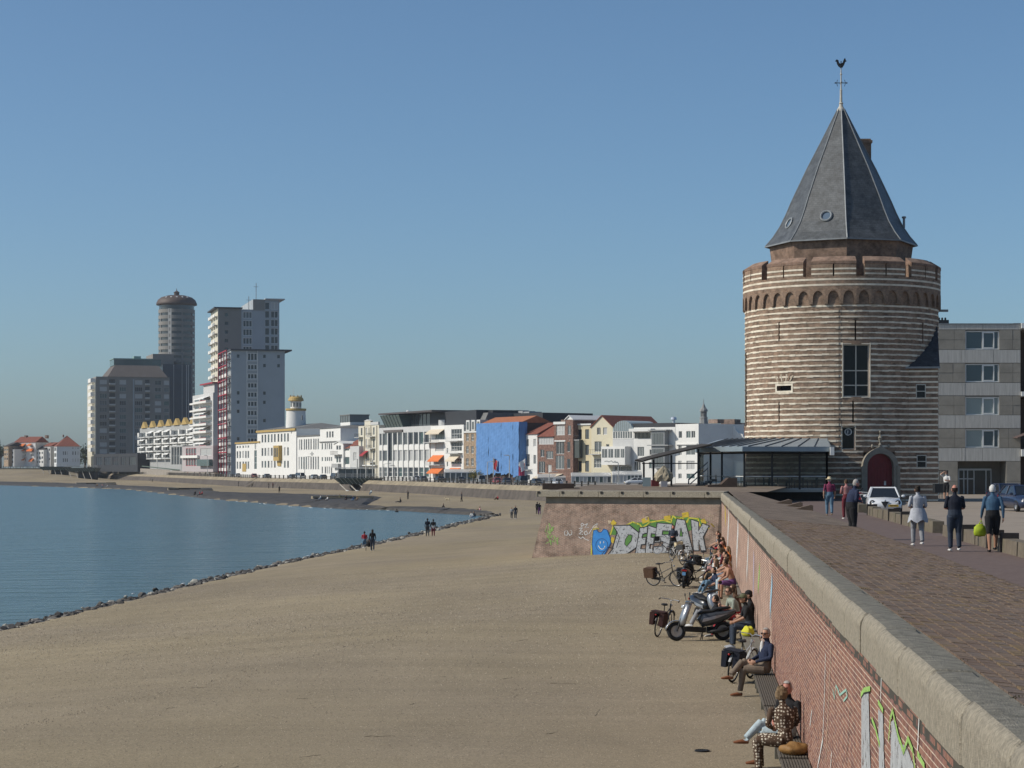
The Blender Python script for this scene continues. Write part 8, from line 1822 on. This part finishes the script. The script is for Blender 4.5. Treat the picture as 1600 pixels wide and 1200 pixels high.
def bike(label, px, py, rz, col='black', pan=None, crate=None, white=False, tilt=8.):
    Y = 60.
    for _ in range(12): Y = (CZ - bz(PX(px, Y), Y)) * FPX / (py - HOR)
    t = thing('bicycle', label, 'bicycle', (PX(px, Y), Y, bz(PX(px, Y), Y)), 0, 'bicycles parked below the wall'); t.rotation_euler = (0, R(tilt), rz)
    fm = fr_m[col]
    for y in (.55, -.55):
        w = link('wheel', (tw_me if white and y > 0 else ty_me), t, (0, y, WR)); link('rim', rim_me2, w); link('spokes', sp_me, w)
        q = MB(); q.tube([(0, y + (WR + .025) * math.cos(R(a)), WR + (WR + .025) * math.sin(R(a))) for a in (range(20, 170, 15) if y < 0 else range(30, 200, 15))], [(.028, .006)] * (10 if y < 0 else 12), 6, 0, True, (1, 0, 0)); q.build('mudguard', fm, t)
    q = MB(); bb, hd_, st_, rr_ = (0, -.08, .28), (0, .36, .80), (0, -.22, .78), (0, -.55, WR)
    q.tube([bb, (0, .37, .62)], .019, 7); q.tube([(0, -.16, .55), hd_], .016, 7); q.tube([bb, st_], .016, 7); q.tube([(0, .37, .58), (0, .34, .92)], .02, 7)
    for s in (-1, 1): q.tube([(.05 * s, -.55, WR), (.03 * s, -.08, .28)], .011, 6); q.tube([(.05 * s, -.55, WR), (.02 * s, -.19, .66)], .010, 6); q.tube([(.04 * s, .55, WR), (.04 * s, .40, .60), (.0, .37, .62)], .012, 6)
    q.build('frame', fm, t)
    q = MB(); q.tube([(-.30, .10, 1.02), (-.28, .22, 1.05), (-.08, .36, 1.04), (0, .34, 1.0), (.08, .36, 1.04), (.28, .22, 1.05), (.30, .10, 1.02)], .012, 6); q.tube([(0, .34, .9), (0, .34, 1.02)], .013, 6); hb = q.build('handlebar', chrome, t); q = MB()
    for s in (-1, 1): q.tube([(.30 * s, .10, 1.02), (.29 * s, .20, 1.045)], .018, 7)
    q.build('grips', blackp, hb)
    q = MB(); q.tube([st_, (0, -.235, .90)], .014, 6); q.ell((0, -.27, .93), (.10, .13, .035), 12, 8); q.ell((0, -.14, .935), (.035, .10, .025), 10, 6); q.build('saddle', blackp, t)
    q = MB(); q.box(-.06, -.95, .715, .06, -.38, .735)
    for s in (-1, 1): q.tube([(.06 * s, -.85, .715), (.06 * s, -.56, WR)], .007, 5)
    q.build('rack', blackp, t); q = MB(); q.lathe([(.001, -.012), (.085, -.012), (.085, .012), (.001, .012)], 14); o = q.build('chainring', chrome, t, loc=(.06, -.08, .28)); o.rotation_euler = (0, R(90), 0)
    q = MB(); q.ext([(.05, -.60, .30), (.05, .02, .22), (.05, .02, .36), (.05, -.60, .40)], (.02, 0, 0)); q.build('chain_case', blackp, t)
    for s in (-1, 1): q = MB(); q.tube([(.07 * s, -.08, .28), (.09 * s, -.08 + .12 * s, .28 - .11 * s)], .010, 5); q.box(.09 * s - .045, -.08 + .12 * s - .03, .265 - .11 * s, .09 * s + .045, -.08 + .12 * s + .03, .29 - .11 * s); q.build('pedal', blackp, t)
    q = MB(); q.ell((0, -.97, .68), (.03, .012, .022), 8, 5); q.build('tail_light', tail_m, t); q = MB(); q.ell((0, .45, .86), (.035, .04, .035), 8, 6); q.build('headlight', chrome, t)
    if pan:
        for s in (-1, 1): q = MB(); q.hexa([(s * .08 - .01, -.86, .36), (s * .20, -.86, .36), (s * .20, -.46, .36), (s * .08 - .01, -.46, .36)][::1 if s > 0 else -1], [(s * .07, -.88, .74), (s * .22, -.88, .72), (s * .22, -.44, .72), (s * .07, -.44, .74)][::1 if s > 0 else -1]); q.build('pannier', pan, t)
        q = MB(); q.box(-.2, -.87, .742, .2, -.45, .765); q.build('pannier_flap', pan, t)
    if crate:
        q = MB(); q.box(-.2, .42, .78, .2, .72, .80)
        for a in ((-.2, .42, -.19, .72), (.19, .42, .2, .72), (-.2, .42, .2, .43), (-.2, .71, .2, .72)): q.box(a[0], a[1], .80, a[2], a[3], 1.02)
        q.build('crate', crate, t)
    return t
pan_r = mat('pannier_dark', (.045, .018, .016), .85, .15, 6); pan_k = cl('black')
bike('bicycle with brown panniers standing left of the moped', 1040, 916, R(-122), 'black', cl('brown')); bike('bicycle with a white front tyre and crate against the graffiti', 1042, 866, R(96), 'black', None, cl('black'), True)
bike('pale bicycle seen end-on before the graffiti', 1057, 876, R(200), 'white', None, cl('straw')); bike('bicycle with large black panniers right of the moped', 1090, 916, R(-75), 'black', pan_k); bike('bicycle leaning beside the far crowd', 1103, 892, R(-60), 'silver', pan_k)
bike('bicycle with dark panniers seen from behind, left of the scooter', 1036, 993, R(-22), 'black', pan_r); bike('bicycle with dark bag seen from behind next to the man in the blazer', 1158, 1063, R(-28), 'silver', cl('darknavy')); bike('silver bicycle between the moped and the graffiti', 1074, 882, R(150), 'silver', None, cl('darkgrey'))
# ================================================================ SCOOTERS
def scooter(name, label, cat, loc, rz, body, accent, plate=None, sc=1., tilt=6.):
    t = thing(name, label, cat, loc, 0, 'motor scooters'); t.rotation_euler = (0, R(tilt), rz); t.scale = (sc,) * 3
    for y in (.68, -.62):
        q = MB(); torus(q, .205, .058, 24, 8); w = q.build('wheel', tyre_m, t, True, loc=(0, y, .263)); q = MB()
        for s in (-1, 1): q.lathe([(.001, .03 * s), (.05, .035 * s), (.06, .015 * s), (.15, .02 * s), (.165, .04 * s)], 14)
        r_ = q.build('rim', rim_m, w); r_.rotation_euler = (0, R(90), 0)
    q = MB(); q.tube([(0, .68 + .30 * math.cos(R(a)), .263 + .29 * math.sin(R(a))) for a in range(10, 150, 14)], [(.075, .02)] * 10, 8, 0, True, (1, 0, 0)); q.build('front_fender', accent, t, True)
    q = MB()
    for s in (-1, 1): q.tube([(.075 * s, .68, .263), (.07 * s, .55, .62)], .024, 7)
    q.build('fork', blackp, t)
    # leg shield: front skin with a rounded prow
    st_ = [(.62, .42, .13), (.60, .52, .20), (.56, .66, .235), (.50, .82, .225), (.44, .96, .17), (.40, 1.02, .12)]; V = []
    for y, z, w in st_: V += [(-w, y - .14, z), (-w * .72, y - .03, z), (0, y + .02, z), (w * .72, y - .03, z), (w, y - .14, z), (w * .8, y - .17, z - .01), (0, y - .12, z - .01), (-w * .8, y - .17, z - .01)]
    q = MB(); n = 8; q._a(V, [(i * n + j, (i + 1) * n + j, (i + 1) * n + (j + 1) % n, i * n + (j + 1) % n) for i in range(len(st_) - 1) for j in range(n)] + [tuple(range(n)), tuple(range(5 * n, 6 * n))[::-1]]); q.build('leg_shield', accent, t, True)
    q = MB(); q.hexa([(-.15, -.12, .22), (.15, -.12, .22), (.13, .48, .26), (-.13, .48, .26)], [(-.19, -.12, .36), (.19, -.12, .36), (.17, .50, .40), (-.17, .50, .40)]); q.build('floorboard', blackp, t)
    q = MB(); q.tube([(0, .02, .48), (0, -.12, .58), (0, -.42, .64), (0, -.72, .70), (0, -.96, .80), (0, -1.03, .83)], [(.13, .14), (.185, .20), (.20, .19), (.175, .14), (.10, .07), (.03, .02)], 14, 0, True, (1, 0, 0)); q.build('rear_body', body, t, True)
    for s in (-1, 1): q = MB(); q.ext([(s * .17, .0, .50), (s * .195, -.35, .58), (s * .15, -.80, .74), (s * .18, -.42, .68), (s * .17, -.05, .60)], (s * .018, 0, 0)); q.build('side_flash', accent, t)
    q = MB(); q.tube([(0, .06, .74), (0, -.08, .80), (0, -.32, .80), (0, -.45, .86), (0, -.75, .90), (0, -.86, .90)], [(.07, .04), (.135, .055), (.14, .055), (.135, .06), (.10, .045), (.04, .02)], 12, 0, True, (1, 0, 0)); q.build('seat', blackp, t, True)
    q = MB(); q.tube([(.12, -.2, .30), (.13, -.45, .28), (.13, -.7, .27)], [(.06, .09), (.07, .11), (.05, .08)], 8); q.tube([(-.14, -.15, .24), (-.16, -.5, .26), (-.17, -.95, .38)], [.035, .06, .055], 10); q.build('engine', blackp, t, True)
    q = MB(); q.tube([(-.34, .25, 1.03), (-.2, .33, 1.06), (0, .36, 1.05), (.2, .33, 1.06), (.34, .25, 1.03)], [.02, .035, .06, .035, .02], 8); hb = q.build('handlebar', body, t, True); q = MB()
    for s in (-1, 1): q.tube([(.22 * s, .33, 1.07), (.30 * s, .35, 1.24)], .008, 5); q.ell((.31 * s, .35, 1.28), (.075, .015, .045), 10, 6)
    q.build('mirrors', blackp, hb); q = MB(); q.ell((0, .47, .93), (.10, .06, .06), 12, 8); q.build('headlight', lamp_m, t, True)
    q = MB(); q.box(-.10, -1.03, .72, .10, -1.0, .78); q.build('tail_light', tail_m, t)
    if plate: q = MB(); q.box(-.07, -1.02, .55, .07, -1.005, .68); q.build('number_plate', plate, t)
    q = MB(); q.tube([(0, -.05, .24), (.12, -.02, .03)], .014, 5); q.tube([(0, -.05, .24), (-.12, -.02, .03)], .014, 5); q.build('stand', blackp, t); return t
s_dark = mat('scooter_graphite', (.05, .054, .062), .25, .0, coat=.5); s_sil = mat('scooter_silver', (.30, .31, .33), .28, .0, metal=.6); plb = mat('plate_blue', (.12, .28, .5), .5, 0)
def gpos(px, py):
    Y = 60.
    for _ in range(12): Y = (CZ - bz(PX(px, Y), Y)) * FPX / (py - HOR)
    return (PX(px, Y), Y, bz(PX(px, Y), Y))
scooter('motor_scooter', 'graphite and silver motor scooter parked side-on below the wall', 'scooter', gpos(1095, 1001), R(97), s_dark, s_sil, sc=1.02); scooter('motor_scooter', 'black and silver scooter with silver leg shield behind the graphite scooter', 'scooter', gpos(1109, 975), R(205), paint('scooterblack', (.015, .015, .017)), s_sil)
scooter('motor_scooter', 'black moped with blue number plate seen from behind between bicycles', 'scooter', gpos(1071, 918), R(-12), MATS['car_scooterblack'], MATS['car_scooterblack'], plb); t = scooter('motor_scooter', 'red motor scooter parked at the rack beside the tower door', 'scooter', (PX(1341, 110), 110, Z_ROAD), R(175), pr_, pr_)
gc = gpos(1097, 1174); t = thing('drain_cover', 'small dark drain cover in the sand near the two women', 'drain cover', (gc[0], gc[1], gc[2] + .004))
q = MB(); q.lathe([(.13, 0), (.13, .02), (.11, .022), (.11, .01), (.001, .01)], 18); q.build('rim', blackp, t)
for i in range(5): q = MB(); x = -.07 + .035 * i; q.box(x - .008, -.08, .008, x + .008, .08, .021); q.build('bar', blackp, t)
# ================================================================ PEOPLE on the far beach
def beach_at(px, py):
    Y = 300.
    for _ in range(25): Y = .5 * Y + .5 * (CZ - bz(PX(px, Y), Y)) * FPX / (py - HOR)
    return (PX(px, Y), Y, bz(PX(px, Y), Y))
BB = 'people on the beach'
def bp_(lb, px, py, J, top, bot, hair='hair_dark', style='short', rz=0., vox=.025, **k): return person(lb, beach_at(px, py), rz, J, dict(top=top, bot=bot, shoe=k.pop('shoe', 'black'), **k.pop('cx', {})), hair, style, k.pop('sc', 1.0), vox, group=BB, **k)
bp_('man in red checked shirt walking with a pushchair near the water', 569.5, 861, stand(.4, 'push'), 'red', 'jeans', shoe='white', rz=R(6)); bp_('woman with long dark hair and black jacket walking near the water', 582, 861, stand(.45), 'black', 'darkjeans', style='long', shoe='white', rz=R(4), sc=.97)
bp_('man in dark shirt in the couple walking along the rocks', 668, 838, stand(.4), 'darknavy', 'darkgrey', rz=R(10)); bp_('woman with white bag in the couple walking along the rocks', 677, 838, stand(.35), 'black', 'maroon', rz=R(8), sc=.95, cx=dict(hips='white'))
bp_('small person in grey of the pair in mid beach', 799.5, 811, stand(.3), 'grey', 'darkgrey', rz=R(170), sc=.88, shoe='white'); bp_('taller dark person of the pair in mid beach', 805.5, 811, stand(.35), 'darknavy', 'darkjeans', 'hair_brown', rz=R(172), shoe='white')
bp_('left dark walker of the pair beside the bastion', 839.5, 803, stand(.3), 'black', 'black', rz=R(20)); bp_('right dark walker of the pair beside the bastion', 843, 804, stand(.3), 'darknavy', 'purple', rz=R(20), sc=.95)
bp_('lone dark figure standing on the sand below the fin office', 637.5, 780, stand(.2), 'black', 'darkgrey', rz=R(60)); bp_('dark figure walking on the sand below the blue sheeting', 721.5, 784, stand(.5), 'darknavy', 'black', rz=R(80)); bp_('person in red sitting against the far sea wall', 778, 781, sit(.0, legs='ground', arms='knees'), 'red', 'brown', rz=R(120)); bp_('dark person sitting on the sand tongue below the fin office', 625.5, 785, sit(.0, legs='flat', arms='back'), 'black', 'black', rz=R(100))
bp_('person in white sitting at the edge of the basalt', 681, 799, sit(.0, legs='flat', arms='back'), 'white', 'black', rz=R(110)); bp_('dark person lying back at the edge of the basalt', 691, 799, sit(.0, lean=-.2, legs='flat', arms='back'), 'black', 'darkgrey', rz=R(100)); bp_('person in white leaning over at the tip of the basalt', 738, 812, sit(.25, legs='down', arms='knees', lean=.2), 'white', 'blue', rz=R(150)); bp_('dark person crouching at the tip of the basalt', 742.5, 811, sit(.2, legs='ground', arms='knees', lean=.15), 'darknavy', 'lightjeans', rz=R(120)); bp_('bare-armed person sitting on the tip of the basalt', 750, 804, sit(.0, legs='ground', arms='knees'), 'pink', 'tan', 'hair_blond', rz=R(110)); bp_('swimmer in black standing in the shallows', 620, 805, sit(.1, legs='ground'), 'black', 'black')
ST = [(501, 783, 'white', 'jeans'), (512, 785, 'white', 'darkgrey'), (531, 782, 'olive', 'brown'), (541, 784, 'black', 'black'), (552.5, 785, 'blue', 'jeans'), (558, 785, 'tan', 'brown'), (580, 773, 'lightjeans', 'jeans'), (305, 777, 'black', 'black'), (312, 778, 'red', 'darkgrey'), (316, 777, 'red', 'black'), (152, 763, 'tan', 'brown'), (160, 764, 'pink', 'jeans'), (168, 763, 'white', 'grey')]
for i, (px, py, a, b_) in enumerate(ST): bp_('person in %s and %s clothes sitting on the stone steps at %s' % (a, b_, 'the hull-shaped platform' if px > 400 else ('the red framed flats' if px > 250 else 'the grey flats')) if i not in (0,) else 'person in white and jeans sitting apart left of the broad steps', px, py, sit(.35, legs='down', arms=['lap', 'knees', 'back'][i % 3]), a, b_, ['hair_dark', 'hair_brown', 'hair_blond'][i % 3], rz=R(90 + 25 * (i % 4)), vox=.03)
for px, py, a, b_, lb in ((368, 759, 'white', 'lightgrey', 'pale figure standing by the far sea wall left of the stair'), (372.5, 760, 'black', 'black', 'dark figure standing by the far sea wall left of the stair'), (420, 763, 'black', 'darkgrey', 'dark walker right of the beach stair'), (426.5, 763, 'maroon', 'black', 'second walker right of the beach stair'), (436.5, 770, 'black', 'black', 'lone walker at the basalt edge below the white building'), (238, 753, 'grey', 'olive', 'left person of the three below the gold gable flats'), (247, 751, 'black', 'black', 'middle person of the three below the gold gable flats'), (255, 750.5, 'darkgrey', 'black', 'right person of the three below the gold gable flats')): bp_(lb, px, py, stand(.3), a, b_, rz=R(rnd.uniform(0, 180)), vox=.03)
cn = ['black', 'red', 'white', 'blue', 'tan', 'darkgrey', 'navy', 'pink', 'maroon', 'grey', 'olive']
for i in range(16): px = 5 + i * 3.9 + rnd.uniform(-1, 1); person('distant bather in %s top and %s trunks on the far left beach' % (cn[i % 11], cn[(i * 3 + 2 + i // 11) % 11]), beach_at(px, rnd.uniform(741, 745.5)), rnd.uniform(0, 6), stand(rnd.uniform(-.5, .5)), dict(top=cn[i % 11], bot=cn[(i * 3 + 2 + i // 11) % 11], shoe='black'), 'hair_dark', 'short', 1., .045, group='bathers on the far left beach')
for i in range(18):
    px = 196 + i * 8.3 + rnd.uniform(-2, 2); p, d = swt(px); p = p - Vector((d.y, -d.x)) * 3.5; person('distant stroller in %s top and %s trousers below the high-rises' % (cn[(i * 5 + 1) % 11], cn[(i * 3 + i // 11) % 11]), (p.x, p.y, Z_FAR), rnd.uniform(0, 6), stand(rnd.uniform(-.5, .5)), dict(top=cn[(i * 5 + 1) % 11], bot=cn[(i * 3 + i // 11) % 11], shoe='black'), 'hair_dark', 'short', 1.02, .045, group='strollers on the far boulevard')
finish_people()
# pushchair and dog
x, y, z = beach_at(576, 861); t = thing('pushchair', 'black pushchair between the man in red and the woman', 'pushchair', (x, y + .35, z), R(4))
for s in (-1, 1):
    for yy in (-.28, .3): q = MB(); torus(q, .10, .022, 14, 6); w = q.build('wheel', tyre_m, t, loc=(s * .24, yy, .12))
    q = MB(); q.tube([(s * .22, -.5, 1.02), (s * .22, -.1, .5), (s * .22, .3, .14)], .014, 6); q.tube([(s * .22, .15, .55), (s * .22, -.28, .12)], .014, 6); q.build('side_frame', blackp, t)
q = MB(); q.tube([(-.22, -.5, 1.02), (.22, -.5, 1.02)], .016, 6); q.build('handle', blackp, t); q = MB(); q.ell((0, .02, .52), (.21, .26, .22), 12, 8); q.build('seat', cl('black'), t, True); q = MB(); q.ell((0, -.12, .78), (.22, .2, .18), 12, 8); q.build('hood', cl('darkgrey'), t, True)
x, y, z = beach_at(699.5, 783.5); t = thing('dog', 'pale dog standing on the sand below the orange awnings', 'dog', (x, y, z), R(80)); mb = MB()
mb.tube([(0, -.36, .50), (0, -.28, .52), (0, 0, .50), (0, .24, .50), (0, .36, .55)], [(.07, .08), (.11, .12), (.10, .11), (.12, .16), (.09, .11)], 12, 0, True, (1, 0, 0)); mb.tube([(0, .34, .56), (0, .46, .70), (0, .52, .74)], [.085, .07, .075], 10); mb.ell((0, .54, .76), (.075, .10, .08), 10, 8); mb.tube([(0, .58, .74), (0, .70, .71)], [.05, .032], 8)
for s in (-1, 1): mb.tube([(.04 * s, .50, .82), (.075 * s, .48, .74)], [.03, .015], 6); mb.tube([(.07 * s, .26, .46), (.07 * s, .24, .28), (.07 * s, .26, .14), (.07 * s, .27, .02), (.07 * s, .32, .02)], [.055, .038, .028, .028, .026], 8); mb.tube([(.07 * s, -.28, .48), (.075 * s, -.20, .32), (.075 * s, -.36, .19), (.075 * s, -.33, .03), (.075 * s, -.27, .02)], [.085, .06, .032, .028, .026], 8)
mb.tube([(0, -.40, .54), (0, -.54, .60), (0, -.64, .70)], [.032, .024, .012], 7)
o = bpy.data.objects.new('body', mb.mesh('body', SK)); C.objects.link(o); md = o.modifiers.new('r', 'REMESH'); md.mode = 'VOXEL'; md.voxel_size = .02; o.modifiers.new('s', 'SMOOTH').iterations = 2
QUEUE.append((o, t, [('torso', Vector((0, 0, .4)), Vector((0, .1, .4)), .1, .1)], dict(top='straw'), SK)); finish_people()
